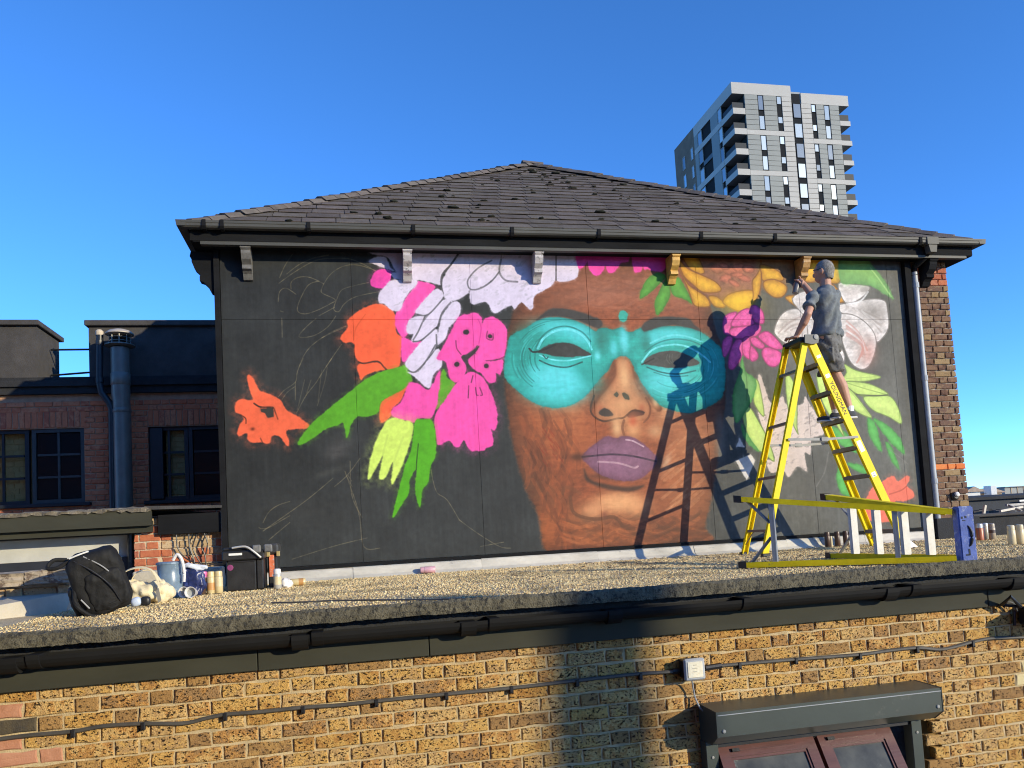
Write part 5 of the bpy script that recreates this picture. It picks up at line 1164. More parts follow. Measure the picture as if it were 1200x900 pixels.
for k in range(9):
    p = atY(1143+k*6.5, 598+(k % 3), 10.6+.1*k)
    mb = MB().bbox((p.x-.09, p.y-.06, -.35), (p.x+.07+.03*(k % 2), p.y+.06, p.z+.03*((k*7) % 3)-.01), .008)
    o = solo('rubble_block', mb, (M_felt, M_rub, M_black_dull)[k % 3], 'small grey block in the row of rubble before the dark parapet', 'block', 'rubble on the back roof')
# ------------------------------------------------------------------ far houses on the right
def house(px0, px1, ytop, yeave, ybot, Y, wall_m, roof_m, label, gable=True):
    x0, x1 = atY(px0, yeave, Y).x, atY(px1, yeave, Y).x; zt = atY((px0+px1)/2, ytop, Y).z; ze = atY((px0+px1)/2, yeave, Y).z
    t = thing('far_house', label, 'house', ((x0+x1)/2, Y, -3.7))
    mb = MB(); mb.box((x0, Y, -3.7), (x1, Y+10, ze)); part('wall', mb, wall_m, t)
    mb = MB()
    if gable: mb.prism([(x0-.4, ze-.05), (x1+.4, ze-.05), ((x0+x1)/2, zt)], 'y', Y-.3, Y+10.3)
    else: mb.prism([(x0-.2, ze+.01), (x1+.2, ze+.01), (x1+.2, zt), (x0-.2, zt)], 'y', Y-.3, Y+10.3)
    part('roof', mb, roof_m, t); return t
M_render_w = mat('white_render', (.62,.61,.58), .85, .1, 3, .1, 20); M_tile_br = mat('brown_tiles', (.36,.27,.20), .9, .25, 2, .3, 20); M_tan = mat('tan_brick_far', (.45,.34,.22), .9, .2, 2, .2, 20); M_cladg = mat('grey_cladding_far', (.27,.27,.25), .7, .1, .4, 0)
house(1131, 1148.5, 570, 576, 586, 70, M_render_w, M_tile_br, 'white rendered gable house far behind the parapet')
house(1149, 1156, 573.2, 574.5, 586, 76, M_tan, M_tile_br, 'brown flat-topped house between the white and the tan house', False)
h = house(1156, 1174, 573, 577, 586, 72, M_tan, M_tile_br, 'tan brick house with sloping roof right of the white house')
mb = MB(); a = atY(1155.6,575,72); mb.box((a.x-.3, 71, -3.7), (a.x+.4, 72, a.z+.5)); part('chimney', mb, M_render_w, h)
t = house(1177, 1230, 569, 570, 586, 85, M_cladg, M_cladg, 'long grey block behind the parapet at the far right', False)
mb = MB(); x0 = atY(1177,575,85).x
for k in range(1, 8): mb.box((x0+k*.95, 84.93, -3), (x0+k*.95+.1, 84.99, atY(1190,569.5,85).z))
part('cladding_rib', mb, M_tan, t, kind='stuff')

# ------------------------------------------------------------------ unseen houses added behind the viewer to block sky light
ob = thing('terrace', 'three storey brick terrace added out of view to block sky light', 'building', (-12, -2.2, -3.7))
mb = MB(); mb.box((-34, -12, -3.7), (2.6, -2.2, 4.9)); part('wall', mb, M_wing_brick, ob)
mb = MB(); mb.prism([(-12.3, 4.8), (-1.9, 4.8), (-7.1, 7.8)], 'x', -34.2, 2.8); part('roof', mb, M_slate, ob)
for zw in (-2.6, .3, 2.9):
    for k in range(9):
        x = -31.5+k*3.9; mb = MB(); mb.bbox((x-.6, -2.24, zw), (x+.6, -2.16, zw+1.6), .01); w = part('window', mb, M_slateframe, ob)
        mb = MB(); mb.box((x-.52, -2.17, zw+.08), (x+.52, -2.155, zw+1.52)); part('pane', mb, M_darkglass, w)
# ------------------------------------------------------------------ residential tower
YT, XT = 112., 63.47; ST = 3.4
tw = thing('apartment_tower', 'tall pale panelled apartment tower with corner balconies behind the slate roof', 'building', (74, YT, -3.7))
M_white_p = mat('cream_panel', (.37,.35,.315), .6, .06, .3, 0); M_grey_p = mat('sage_panel', (.20,.21,.195), .6, .06, .3, 0); M_dark_p = mat('dark_spandrel', (.02,.021,.023), .9, .1, .4, 0, spec=.1)
M_twall = mat('grey_render', (.30,.31,.31), .8, .05, .3, 0); M_brown_t = mat('brown_tower_brick', (.16,.115,.08), .9, .2, .6, .1, 8)
M_tglass = D.materials.new('tower_glass'); M_tglass.use_nodes = True
bs = M_tglass.node_tree.nodes['Principled BSDF']; bs.inputs['Base Color'].default_value = (.42,.48,.50,1); bs.inputs['Roughness'].default_value = .25; bs.inputs['Metallic'].default_value = .8
M_tglass2 = D.materials.new('tower_glass_sky'); M_tglass2.use_nodes = True
bs = M_tglass2.node_tree.nodes['Principled BSDF']; bs.inputs['Base Color'].default_value = (.36,.42,.46,1); bs.inputs['Roughness'].default_value = .25; bs.inputs['Metallic'].default_value = .2  # sky reflection put into the pane colour
M_rail = mat('smoked_rail_glass', (.025,.03,.035), .5, .1, 1, 0, spec=.2)
ZTL, ZTR = 70.8, 69.7; NB = 8
LB = lambda k: 66.47-k*ST                      # tops of the balcony slabs on the corner
mb = MB()
mb.box((65.66, YT+.3, -3.7), (65.72, YT+4.2, 69.9)); mb.box((XT+.25, YT+4.2, -3.7), (66, YT+14.4, 69.9)); mb.box((XT+.3, YT+14.4, -3.7), (74, YT+23, 70.9))
part('core', mb, M_dark_p, tw)
mb = MB(); mb.box((65.72, YT+.2, -3.7), (75.9, YT+26, 69.9)); mb.box((75.9, YT+.2, -3.7), (82.75, YT+26, 69.2)); part('wall', mb, M_twall, tw)
mb = MB(); mb.box((XT, YT, 68.88), (65.7, YT+14.4, ZTL)); mb.box((65.7, YT, 68.88), (74.1, YT+.5, ZTL)); mb.box((65.7, YT+.5, 69.9), (74.1, YT+14.4, ZTL-.02)); part('parapet', mb, M_white_p, tw)
mb = MB(); mb.box((75.9, YT, 67.9), (84.66, YT+12, ZTR)); part('parapet', mb, M_white_p, tw)
def panels(name, x0, x1, z0, z1, m, dz=.85, y=YT, nx=1):
    mb = MB(); z = z1
    while z > z0+.1:
        for k in range(nx):
            a, b = x0+(x1-x0)*k/nx, x0+(x1-x0)*(k+1)/nx; mb.box((a+.03, y, max(z-dz, z0)+.03), (b-.03, y+.3, z-.03))
        z -= dz
    part(name, mb, m, tw, kind='stuff')
ZB = 38.
# left section of the sunny face
for i in range(4):
    t = 68.88-i*2*ST; b = t-2*ST+.85
    for a, c in ((65.66, 67.98), (69.02, 71.36)): panels('cladding', a, c, b, t, M_grey_p)
    mb = MB(); mb.box((65.66, YT-.02, b-.83), (72.34, YT+.3, b-.02)); part('band', mb, M_white_p, tw)
panels('cladding', 72.32, 74.1, ZB, 68.88, M_white_p)
for i in range(4):
    t = 67.9-i*2*ST; b = t-2*ST+.85
    for a, c in ((78.5, 79.98), (81.02, 82.78)): panels('cladding', a, c, b, t, M_grey_p)
    mb = MB(); mb.box((77.6, YT-.02, b-.83), (82.8, YT+.3, b-.02)); part('band', mb, M_white_p, tw)
panels('cladding', 75.78, 77.62, ZB, 67.9, M_white_p)
mb = MB(); mb.box((74.12, YT+.13, ZB), (75.76, YT+.3, 69.55)); part('dark_strip', mb, M_dark_p, tw)
for a, c, t in ((67.98,69.02,68.9),(71.36,72.32,68.9),(77.62,78.5,67.85),(79.98,81.02,67.85)):
    mb = MB(); mb.box((a, YT+.13, ZB), (c, YT+.19, t)); part('spandrel', mb, M_dark_p, tw)
M_tg = [M_tglass, M_tglass2]
for cc in ((.26,.33,.40),(.46,.52,.54),(.16,.20,.25)):  # further pane tints, the reflected sky again in the colour
    q = M_tglass2.copy(); q.node_tree.nodes['Principled BSDF'].inputs['Base Color'].default_value = (*cc, 1); M_tg.append(q)
def twin(x0, x1, z0, z1, y=YT+.0, axis='x', m=None):
    m = m or random.choice(M_tg)
    f = MB(); e = .07
    if axis == 'x':
        f.box((x0, y, z0), (x0+e, y+.14, z1)); f.box((x1-e, y, z0), (x1, y+.14, z1)); f.box((x0+e, y, z0), (x1-e, y+.14, z0+e)); f.box((x0+e, y, z1-e), (x1-e, y+.14, z1))
        w = part('window', f, M_dark_p, tw); g = MB(); g.box((x0+e, y+.05, z0+e), (x1-e, y+.1, z1-e)); part('pane', g, m, w)
    else:
        f.box((y, x0, z0), (y+.14, x0+e, z1)); f.box((y, x1-e, z0), (y+.14, x1, z1)); f.box((y, x0+e, z0), (y+.14, x1-e, z0+e)); f.box((y, x0+e, z1-e), (y+.14, x1-e, z1))
        w = part('window', f, M_white_p, tw); g = MB(); g.box((y+.05, x0+e, z0+e), (y+.1, x1-e, z1-e)); part('pane', g, m, w)
for k in range(7):
    t = 68.88-k*ST; odd = k % 2
    if not odd: twin(68.0, 69.0, t-2.55, t); twin(71.4, 72.3, t-1.4, t)
    else: twin(68.0, 69.0, t-2.45, t-.05); twin(71.4, 72.3, t-1.25, t-.05)
    t = 67.85-k*ST
    twin(74.3, 75.75, t-2.5, t, YT+.0)
    if not odd: twin(77.64, 78.46, t-1.35, t); twin(80.0, 81.0, t-2.6, t)
    else: twin(77.64, 78.46, t-1.2, t-.05); twin(80.0, 81.0, t-2.4, t-.1)
# corner balconies
for k in range(NB):
    z = LB(k)
    mb = MB(); mb.box((XT-.0, YT-.0, z-1.0), (65.64, YT+4.2, z)); bal = part('balcony', mb, M_white_p, tw)
    mb = MB(); mb.box((XT+.05, YT+.25, z+.0), (65.6, YT+.29, z+1.05)); mb.box((XT+.25, YT+.3, z), (XT+.29, YT+4.1, z+1.05)); part('balustrade', mb, M_rail, bal)
# right-hand balconies in profile
for k in range(NB):
    z = 65.28-k*ST
    mb = MB(); mb.prism([(82.8, z), (84.72, z), (84.72, z-.82), (82.8, z-.82)], 'y', YT, YT+6); bal = part('balcony', mb, M_white_p, tw)
    mb = MB(); mb.box((82.85, YT+.1, z), (84.5, YT+.15, z+1.1)); mb.box((84.45, YT+.16, z), (84.5, YT+5.9, z+1.1)); part('balustrade', mb, M_rail, bal)
mb = MB(); mb.box((82.76, YT+.2, ZB), (82.82, YT+24, 67.9)); part('side_wall', mb, M_grey_p, tw)
# shaded left flank
mb = MB()
for a, b in ((117.32, 119.93), (125.1, 126.4)): mb.box((XT, a, ZB), (XT+.3, b, 68.88))
part('flank_cladding', mb, M_grey_p, tw)
for k in range(0, 6, 2):
    z = LB(k); mb = MB(); mb.box((XT-.03, 116.2, z-.98), (XT+.3, 126.42, z-.02)); part('flank_band', mb, M_white_p, tw)
for k in range(7):
    t = 68.8-k*ST
    twin(116.05, 117.28, t-2.35, t, XT+.03, 'y'); twin(123.5, 125.05, t-2.35, t, XT+.03, 'y')
    if k % 2: mb = MB(); mb.box((XT+.05, 119.95, LB(k)-.9), (XT+.25, 123.45, LB(k)-.1)); part('flank_rail', mb, M_slateframe, tw)
mb = MB(); mb.box((XT+.1, 126.45, -3.7), (XT+9, 135, 70.9)); part('rear_block', mb, M_brown_t, tw)
for k in range(7):
    t = 67.6-k*ST
    twin(127.2, 128.1, t-2.2, t, XT+.0, 'y'); twin(130.6, 131.7, t-2.4, t, XT+.0, 'y')
# ------------------------------------------------------------------ step ladder standing at the wall
M_step = mat('worn_tread', (.20,.175,.155), .5, .25, 12, .15, 90, metal=.3)
lad = thing('step_ladder', 'open yellow step ladder standing before the painted wall with the painter on it', 'ladder', (4.75, 7.25, roofz(7.25)))
RZ = roofz(7.2)+.012
tA, tB = atY(920.5,408,7.36), atY(943.5,402.5,7.04); tC, tD = atY(929.5,407,7.36), atY(951.5,401.5,7.04)
bA, bB = atY(871.5,647,7.60), atY(897,652,6.98); bC, bD = atY(1024.5,642,7.58), atY(1063.5,645,6.95)
for v in (bA, bB, bC, bD): v.z = RZ
def channel(name, p, q, w, d, sgn, m, par):
    """C-shaped rail: web across X, flanges pointing sgn*Y"""
    p, q = Vector(p), Vector(q); t = (q-p).normalized(); a = (Vector((1,0,0))-t*t.x).normalized(); b = Vector((0,sgn,0)); b = (b-t*b.dot(t)).normalized()
    mb = MB(); L = (q-p)/2; c = (p+q)/2
    mb.obox(c, a*w/2, b*.004, L)
    for s in (-1, 1): mb.obox(c+a*s*(w/2-.004)+b*(d/2+.004), a*.004, b*d/2, L)
    return part(name, mb, m, par)
rB = channel('rail', tB, bB, .060, .028, 1, M_yellow, lad); rD = channel('rail', tD, bD, .082, .030, 1, M_yellow, lad)
rA = channel('rail', tA, bA, .060, .028, -1, M_yellow, lad); rC = channel('rail', tC, bC, .082, .030, -1, M_yellow, lad)
def at_z(p, q, z): t = (z-p.z)/(q.z-p.z); return p+(q-p)*t
zc_ = [atY(x, y, 7.4).z for x, y in ((944,431),(953,464),(963,493),(977,524),(989,554),(1002,588),(1014,612))]
for k in range(7):
    z = tC.z-.235-(tC.z-.235-(RZ+.17))*k/6
    p, q = at_z(tC, bC, z), at_z(tD, bD, z); mb = MB(); c = (p+q)/2
    mb.obox(c, Vector((.042,0,0)), (q-p)/2*.97, Vector((0,0,.006))); mb.obox(c+Vector((.040,0,-.016)), Vector((.003,0,0)), (q-p)/2*.97, Vector((0,0,.018))); mb.obox(c+Vector((-.040,0,-.016)), Vector((.003,0,0)), (q-p)/2*.97, Vector((0,0,.018)))
    part('tread', mb, M_step, lad)
    if k == 2: ZSTEP = z+.006; XSTEP = c.x
for k in range(4):
    z = tA.z-.30-k*.53; p, q = at_z(tA, bA, z), at_z(tB, bB, z); mb = MB(); c = (p+q)/2
    mb.obox(c, Vector((.022,0,0)), (q-p)/2*.97, Vector((0,0,.013))); part('crossbar', mb, M_step, lad)
for p0, q0, p1, q1 in ((tA,bA,tC,bC), (tB,bB,tD,bD)):
    z = .76; a, b = at_z(p0,q0,z), at_z(p1,q1,z); dy = -.02 if a.y < 7.2 else .02
    mb = MB(); mb.beam(a+Vector((0,dy,0)), (a+b)/2+Vector((0,dy,-.012)), .024, .008, (0,0,1)); mb.beam((a+b)/2+Vector((.03,dy*1.5,-.012)), b+Vector((0,dy*1.5,0)), .024, .008, (0,0,1)); sb = part('spreader', mb, M_metal, lad)
    mb = MB(); mb.bbox(tuple((a+b)/2+Vector((-.03,dy*1.5-.008,-.032))), tuple((a+b)/2+Vector((.05,dy*1.5+.008,.010))), .003); part('hinge', mb, M_metal, sb)
z = RZ+.17
for (p0,q0,p1,q1) in ((tC,bC,tD,bD),):
    a, b = at_z(p0,q0,z), at_z(p1,q1,z)
    for s, e in ((a, q0), (b, q1)):
        mb = MB(); mid = (a+b)/2+(s-(a+b)/2)*.45; mb.tube([mid-Vector((0,0,.02)), s+(e-s)*.55], .007, 6); part('brace', mb, M_step, lad)
z = tA.z-.30-3*.53; a, b = at_z(tA,bA,z), at_z(tB,bB,z)
for s, e in ((a, bA), (b, bB)):
    mb = MB(); mid = (a+b)/2+(s-(a+b)/2)*.45; mb.tube([mid, s+(e-s)*.6], .006, 6); part('brace', mb, M_step, lad)
for p in (bA, bB, bC, bD):
    mb = MB(); mb.bbox((p.x-.04, p.y-.026, RZ-.014), (p.x+.04, p.y+.026, RZ+.02), .006); part('rubber_foot', mb, M_blackplastic, lad)
CZ = tC.z+.016
mb = MB().bbox((tA.x-.012, tA.y-.30, CZ-.035), (tC.x+.085, tA.y+.04, CZ+.022), .010)
cap = part('top_cap', mb, M_blackplastic, lad)
mb = MB(); mb.prism([(tB.x-.025,CZ-.055),(tB.x-.02,CZ+.028),(tD.x+.03,CZ+.028),(tD.x+.06,CZ-.01),(tD.x+.045,CZ-.06),(tD.x-.02,CZ-.07),(tB.x+.04,CZ-.07)], 'y', tB.y-.040, tB.y-.022); part('hinge_plate', mb, mat('grey_hinge', (.085,.09,.095), .55, .2, 9, .05, 60), cap)
mb = MB(); mb.lathe((tD.x+.022, tB.y-.040, CZ+.002), [(.026,0),(.026,.008),(.012,.010)], 14, (0,-1,0)); part('bolt', mb, M_metal, cap)
mb = MB()
for k in range(9): y = tA.y-.26+k*.033; mb.box((tA.x+.0, y, CZ+.022), (tC.x+.075, y+.014, CZ+.027))
part('rib', mb, M_blackplastic, cap, kind='stuff')
# print and stickers on the near rail
tdir = (bD-tD).normalized(); upv = Vector((-tdir.z, 0, tdir.x)); upv = upv if upv.x > 0 else -upv
off = Vector((0, -.0055, 0))
text_part('lettering', 'YOUNGMAN', M_ink, lad, tuple(at_z(tD, bD, atY(968, 447, 7.0).z)+off), tdir, upv, .062, .0006)
def sticker(px, py, L, wd, m=M_label):
    c = at_z(tD, bD, atY(px, py, 7.0).z)+off*.95; mb = MB(); mb.obox(c, tdir*L/2, upv*wd/2, Vector((0,.0006,0))); return part('sticker', mb, m, rD)
for px, py, L in ((966,440,.04), (1006,523,.12), (1023,556,.05), (958,417,.03)): sticker(px, py, L, .05)
c = at_z(tD, bD, atY(1023, 556, 7.0).z)+off*1.3
text_part('sticker_print', '1 5', M_ink, rD, tuple(c-tdir*.018), tdir, upv, .03, .0004)

# ------------------------------------------------------------------ step ladder lying on its side
lay_l = thing('step_ladder', 'dusty yellow step ladder with blue top cap lying on its side on the gravel', 'ladder', (3.7, 5.6, roofz(5.6)))
Z0 = roofz(5.5)+.03
nl, nr = atZ(875,662,Z0), atZ(1121,654.5,Z0)
fl_, fr_ = atZ(977,651,Z0+.003), nr+Vector((.06,.10,0))
def up_of(p, px, py): h = atY(px, py, p.y); return Vector((p.x, p.y, h.z))
nlu, nru = up_of(nl, 874, 585), up_of(nr, 1120, 599.5)
flu, fru = up_of(fl_, 971, 582.5), nru+Vector((.06,.10,-.003))
def rail(p, q, par):
    t = (q-p).normalized(); side = Vector((-t.y, t.x, 0)).normalized(); u = t.cross(side); u = u if u.z > 0 else -u
    mb = MB(); c = (p+q)/2; L = (q-p)/2; s = 1 if p.z > -.2 else -1
    mb.obox(c+u*s*.017, side*.038, u*.004, L)
    for k in (-1, 1): mb.obox(c+side*k*.034-u*s*.003, side*.004, u*.017, L)
    return part('rail', mb, M_olive, par)
for p, q in ((nl,nr), (nlu,nru), (fl_,fr_), (flu,fru)): rail(p, q, lay_l)
def tread(p0, q0, p1, q1, t, w, m, name='tread'):
    a = p0+(q0-p0)*t; b = p1+(q1-p1)*t; d = (q0-p0).normalized(); side = Vector((-d.y, d.x, 0)).normalized()
    mb = MB(); c = (a+b)/2; L = (b-a)/2
    mb.obox(c, side*w/2, d*.006, L); 
    for s in (-1, 1): mb.obox(c+side*s*(w/2-.003)-d*.014, side*.003, d*.014, L)
    return part(name, mb, m, lay_l)
def tpar(p, q, px):
    lo, hi = 0., 1.
    for _ in range(40):
        mdl = (lo+hi)/2
        if proj(p+(q-p)*mdl)[0] < px: lo = mdl
        else: hi = mdl
    return lo
M_tread_w = mat('pale_aluminium_tread', (.60,.59,.55), .5, .12, 14, .1, 90, spots=(.42,.41,.37), spot_at=.62, spot_scale=16); M_tread_g = mat('dull_aluminium', (.26,.28,.31), .45, .15, 10, .1, 90, metal=.3)  # treads paler than the crossbars and braces
for px in (911, 1055): tread(nl, nr, nlu, nru, tpar(nl, nr, px), .06, M_tread_g, 'crossbar')
for px in (1004, 1032, 1064, 1093): tread(fl_, fr_, flu, fru, tpar(fl_, fr_, px), .064, M_tread_w)
for a, b, t0, t1 in ((nlu, nl, .02, .14), (nl, nlu, .02, .14)):
    e = nr-nl if a is nl else nru-nlu; f = nr-nl
    mid = nl+(nr-nl)*t1+(nlu-nl)*(.40 if a is nl else .62); mb = MB(); mb.beam(a+e*t0, mid, .024, .010, (1,0,0)); part('brace', mb, M_tread_g, lay_l)
for a, e, k in ((flu, fru-flu, .6), (fl_, fr_-fl_, .38)):
    mid = fl_+(fr_-fl_)*tpar(fl_, fr_, 1002)+(flu-fl_)*k; mb = MB(); mb.beam(a+e*.05, mid, .022, .010, (1,0,0)); part('brace', mb, M_tread_g, lay_l)
for p, q in ((nl,nr), (nlu,nru), (fl_,fr_), (flu,fru)):
    t = (q-p).normalized(); side = Vector((-t.y,t.x,0)).normalized(); mb = MB(); mb.obox(p-t*.025, t*.03, side*.045, Vector((0,0,.028))); part('rubber_foot', mb, M_blackplastic, lay_l)
d = Vector((-.25,-.97,0)).normalized(); side = Vector((-d.y, d.x, 0)); zb_, zt_ = nr.z-.045, nru.z+.035
cc = nr+d*.01+side*.065+Vector((.0,.0,0)); cc.z = (zb_+zt_)/2
bm = bmesh.new(); bmesh.ops.create_cube(bm, size=1); bmesh.ops.bevel(bm, geom=bm.edges[:], offset=.0, segments=1, affect='EDGES') if False else None
for v in bm.verts: v.co = Vector((v.co.x*.09, v.co.y*.105, v.co.z*(zt_-zb_)))
bmesh.ops.bevel(bm, geom=bm.edges[:], offset=.008, segments=2, affect='EDGES')
R3 = Matrix((d, side, Vector((0,0,1)))).transposed()
for v in bm.verts: v.co = R3 @ v.co+cc
bcap = part('top_cap', MB().bm(bm), M_blue, lay_l)
fc = cc+d*.0455
mb = MB(); ring = []
for k in range(11):
    t = -1.35+2.7*k/10; ring.append(fc+side*(-.005+.030*math.cos(t))+Vector((0,0,.075*math.sin(t)-.005)))
mb.tube(ring, [.002,.006,.009,.011,.012,.012,.012,.011,.009,.006,.002], 6); part('slot', mb, M_blackplastic, bcap)
for a, z, w, h in ((-.03,.125,.006,.008),(-.005,.128,.006,.008),(-.018,.105,.010,.003),(.0,-.115,.006,.022),(-.012,-.135,.014,.005)):
    mb = MB(); mb.obox(fc+side*a+Vector((0,0,z)), d*.0012, side*w, Vector((0,0,h))); part('slot', mb, M_blackplastic, bcap)

# ------------------------------------------------------------------ the painter
def fuse(name, mb, voxel, smooth=3, disp=None):
    """one continuous skin over overlapping closed shapes"""
    me = D.meshes.new('tmp'); me.from_pydata(mb.v, [], mb.f); bm = bmesh.new(); bm.from_mesh(me); bmesh.ops.recalc_face_normals(bm, faces=bm.faces[:]); bm.to_mesh(me); bm.free()
    o = D.objects.new('tmp', me); C.objects.link(o)
    r = o.modifiers.new('r', 'REMESH'); r.mode = 'VOXEL'; r.voxel_size = voxel
    s = o.modifiers.new('s', 'SMOOTH'); s.factor = .5; s.iterations = smooth
    bpy.context.view_layer.update()
    out = D.meshes.new_from_object(o.evaluated_get(bpy.context.evaluated_depsgraph_get())); D.objects.remove(o); D.meshes.remove(me); out.name = name
    if disp:
        co = np.empty(len(out.vertices)*3, np.float32); out.vertices.foreach_get('co', co); co = co.reshape(-1, 3)
        no = np.array([v.normal for v in out.vertices]); co = co+no*disp(co)[:, None]; out.vertices.foreach_set('co', co.astype(np.float32).ravel()); out.update()
    out.polygons.foreach_set('use_smooth', [True]*len(out.polygons)); return out
def cap_(mb, p, q, r0, r1, n=14):
    p, q = Vector(p), Vector(q); t = (q-p).normalized(); L = (q-p).length
    prof = [(r0*math.cos(a), r0*math.sin(a)) for a in (-1.5,-1.1,-.7,-.35,0)]+[(r1*math.cos(a), L+r1*math.sin(a)) for a in (0,.35,.7,1.1,1.5)]
    mb.lathe(p, prof, n, t)
def ell(mb, c, rx, ry, rz, ax=None):
    bm = bmesh.new(); bmesh.ops.create_icosphere(bm, subdivisions=3, radius=1); c = Vector(c)
    for v in bm.verts:
        w = Vector((v.co.x*rx, v.co.y*ry, v.co.z*rz)); v.co = c+(ax @ w if ax is not None else w)
    mb.bm(bm)
def loft(mb, rings, n=20):
    """rings: (centre, left axis, fwd axis, half width, half depth)"""
    k = len(mb.v)
    for c, a, b, w, d in rings:
        c, a, b = Vector(c), Vector(a).normalized(), Vector(b).normalized()
        for j in range(n):
            t = 2*math.pi*j/n; x, y = math.cos(t), math.sin(t); x = math.copysign(abs(x)**.85, x); y = math.copysign(abs(y)**.85, y)
            mb.v.append(tuple(c+a*w*x+b*d*y))
    m_ = len(rings)
    for i in range(m_-1):
        for j in range(n): mb.f.append((k+i*n+j, k+i*n+(j+1) % n, k+(i+1)*n+(j+1) % n, k+(i+1)*n+j))
    mb.f.append(tuple(k+j for j in reversed(range(n)))); mb.f.append(tuple(k+(m_-1)*n+j for j in range(n)))
F_ = Vector((-.62,.78,0)).normalized(); LFT = Vector((-F_.y, F_.x, 0)); UPW = Vector((0,0,1))      # body facing, its left
FH = Vector((-.55,.83,0)).normalized(); LH = Vector((-FH.y, FH.x, 0))
head = atY(965.5, 318, 7.24); neck = atY(967, 336.5, 7.25)
shL, shR = atY(953, 343.5, 7.13), atY(979.5, 343, 7.34); pel = atY(970, 396, 7.25)
elL, haL = atY(946.5, 368, 7.03), atY(934, 396, 7.16); elR, haR = atY(956, 352, 7.60), atY(938.5, 329, 7.74)
hipL, hipR = pel+LFT*.095, pel-LFT*.095
YF = 7.20
anL = Vector((XSTEP+.115, YF-.06, ZSTEP+.085)); anR = Vector((XSTEP+.10, YF+.15, ZSTEP+.085))
knL = (hipL+anL)/2+Vector((.015,-.02,.0))+F_*.04; knR = (hipR+anR)/2+Vector((.01,.03,0))+F_*.05
pp_ = thing('person', 'grey haired person in blue t-shirt and grey shorts spraying from the top of the ladder', 'person', tuple(Vector((XSTEP+.05, YF, ZSTEP))))
M_skin = mat('skin', (.50,.26,.17), .55, .12, 9, .1, 90); M_hair = mat('grey_hair', (.27,.255,.23), .9, .45, 90, 1., 240, spec=.15, stretch=(1,1,.35))
M_tee = mat('faded_blue_cotton', (.17,.185,.19), .95, .35, 11, 1., 15, spec=.1); M_shorts = mat('grey_cotton', (.16,.155,.145), .95, .4, 12, .8, 26, spec=.1, spots=(.075,.073,.072), spot_at=.55, spot_scale=13)
body = MB()
axH = Matrix((LH, FH, UPW)).transposed()
ell(body, head, .078, .098, .112, axH); ell(body, head+FH*.035-UPW*.055, .055, .065, .065, axH); ell(body, head+FH*.105-UPW*.018, .014, .02, .026, axH); ell(body, head+FH*.085+UPW*.03, .05, .02, .014, axH)
for s in (-1, 1): ell(body, head+LH*s*.080-FH*.005-UPW*.012, .012, .024, .034, axH)
ell(body, head+FH*.093-UPW*.068, .024, .012, .008, axH)
cap_(body, neck-UPW*.06, head-UPW*.05-FH*.01, .062, .056)
loft(body, [(pel+UPW*.05, LFT, F_, .16, .10), (neck-UPW*.30, LFT, F_, .16, .10), (neck-UPW*.14, LFT, F_, .15, .09), (neck-UPW*.05, LFT, F_, .09, .06)])
cap_(body, shL-UPW*.03, elL, .043, .040); cap_(body, elL, elL+(haL-elL)*.35, .041, .043); cap_(body, elL+(haL-elL)*.3, haL+UPW*.03, .042, .026)
cap_(body, shR-UPW*.03, elR, .043, .040); cap_(body, elR, elR+(haR-elR)*.35, .041, .042); cap_(body, elR+(haR-elR)*.3, haR, .041, .027)
for h, k, a in ((hipL, knL, anL), (hipR, knR, anR)):
    cap_(body, h, k, .085, .056); cap_(body, k, k+(a-k)*.35-F_*.012, .055, .060); cap_(body, k+(a-k)*.35-F_*.012, a, .059, .036)
# left hand flat on the cap, fingers over its far edge
hd = (haL-elL); hd.z = 0; hd.normalize(); hs = Vector((-hd.y, hd.x, 0)); zt = CZ+.045
pc = Vector((haL.x, haL.y, zt)); axP = Matrix((hd, hs, UPW)).transposed()
ell(body, pc+hd*.035, .052, .044, .017, axP); cap_(body, haL+UPW*.03, pc+hd*.0, .026, .022)
for k, (o_, L) in enumerate(((-.034,.062),(-.012,.076),(.011,.070),(.033,.052))):
    b0 = pc+hd*.072+hs*o_; m1 = b0+hd*L*.55+UPW*.006+hs*o_*.15; e1 = b0+hd*L*.9-UPW*.014+hs*o_*.2
    cap_(body, b0, m1, .0095, .0088, 8); cap_(body, m1, e1, .0088, .0075, 8)
cap_(body, pc+hd*.015-hs*.03, pc+hd*.045-hs*.062-UPW*.006, .012, .010, 8); cap_(body, pc+hd*.045-hs*.062-UPW*.006, pc+hd*.072-hs*.07-UPW*.012, .010, .008, 8)
# right hand round the spray can
canb = atY(931.5, 344.5, 7.74); cant = atY(935.8, 326, 7.76); ca_ = (cant-canb).normalized(); canb = cant-ca_*.195
hv = (haR-(canb+ca_*.13)); hv -= ca_*hv.dot(ca_); hv.normalize(); hw = ca_.cross(hv)
pcR = canb+ca_*.125+hv*.055; axR = Matrix((hw, hv, ca_)).transposed()
ell(body, pcR, .040, .019, .048, axR); cap_(body, haR, pcR+hv*.01, .027, .024)
for k, hgt in enumerate((.160,.140,.120,.101)):
    pts = []
    for j in range(5):
        t = .55+j*(.62-.04*k); pts.append(canb+ca_*(hgt-.004*j)+(hv*math.cos(t)+hw*math.sin(t))*.043)
    if k == 0: pts = [pts[0], pts[1]+ca_*.02, cant+ca_*.018+(hv*.6+hw*.5)*.02, cant+ca_*.022]
    for a, b in zip(pts[:-1], pts[1:]): cap_(body, a, b, .0095, .0085, 8)
pts = [canb+ca_*(.115+.012*j)+(hv*math.cos(-.5-j*.6)+hw*math.sin(-.5-j*.6))*.044 for j in range(4)]
for a, b in zip(pts[:-1], pts[1:]): cap_(body, a, b, .0115, .0095, 8)
put('body', fuse('body', body, .0058, 2), M_skin, pp_, -Vector(pp_.location))
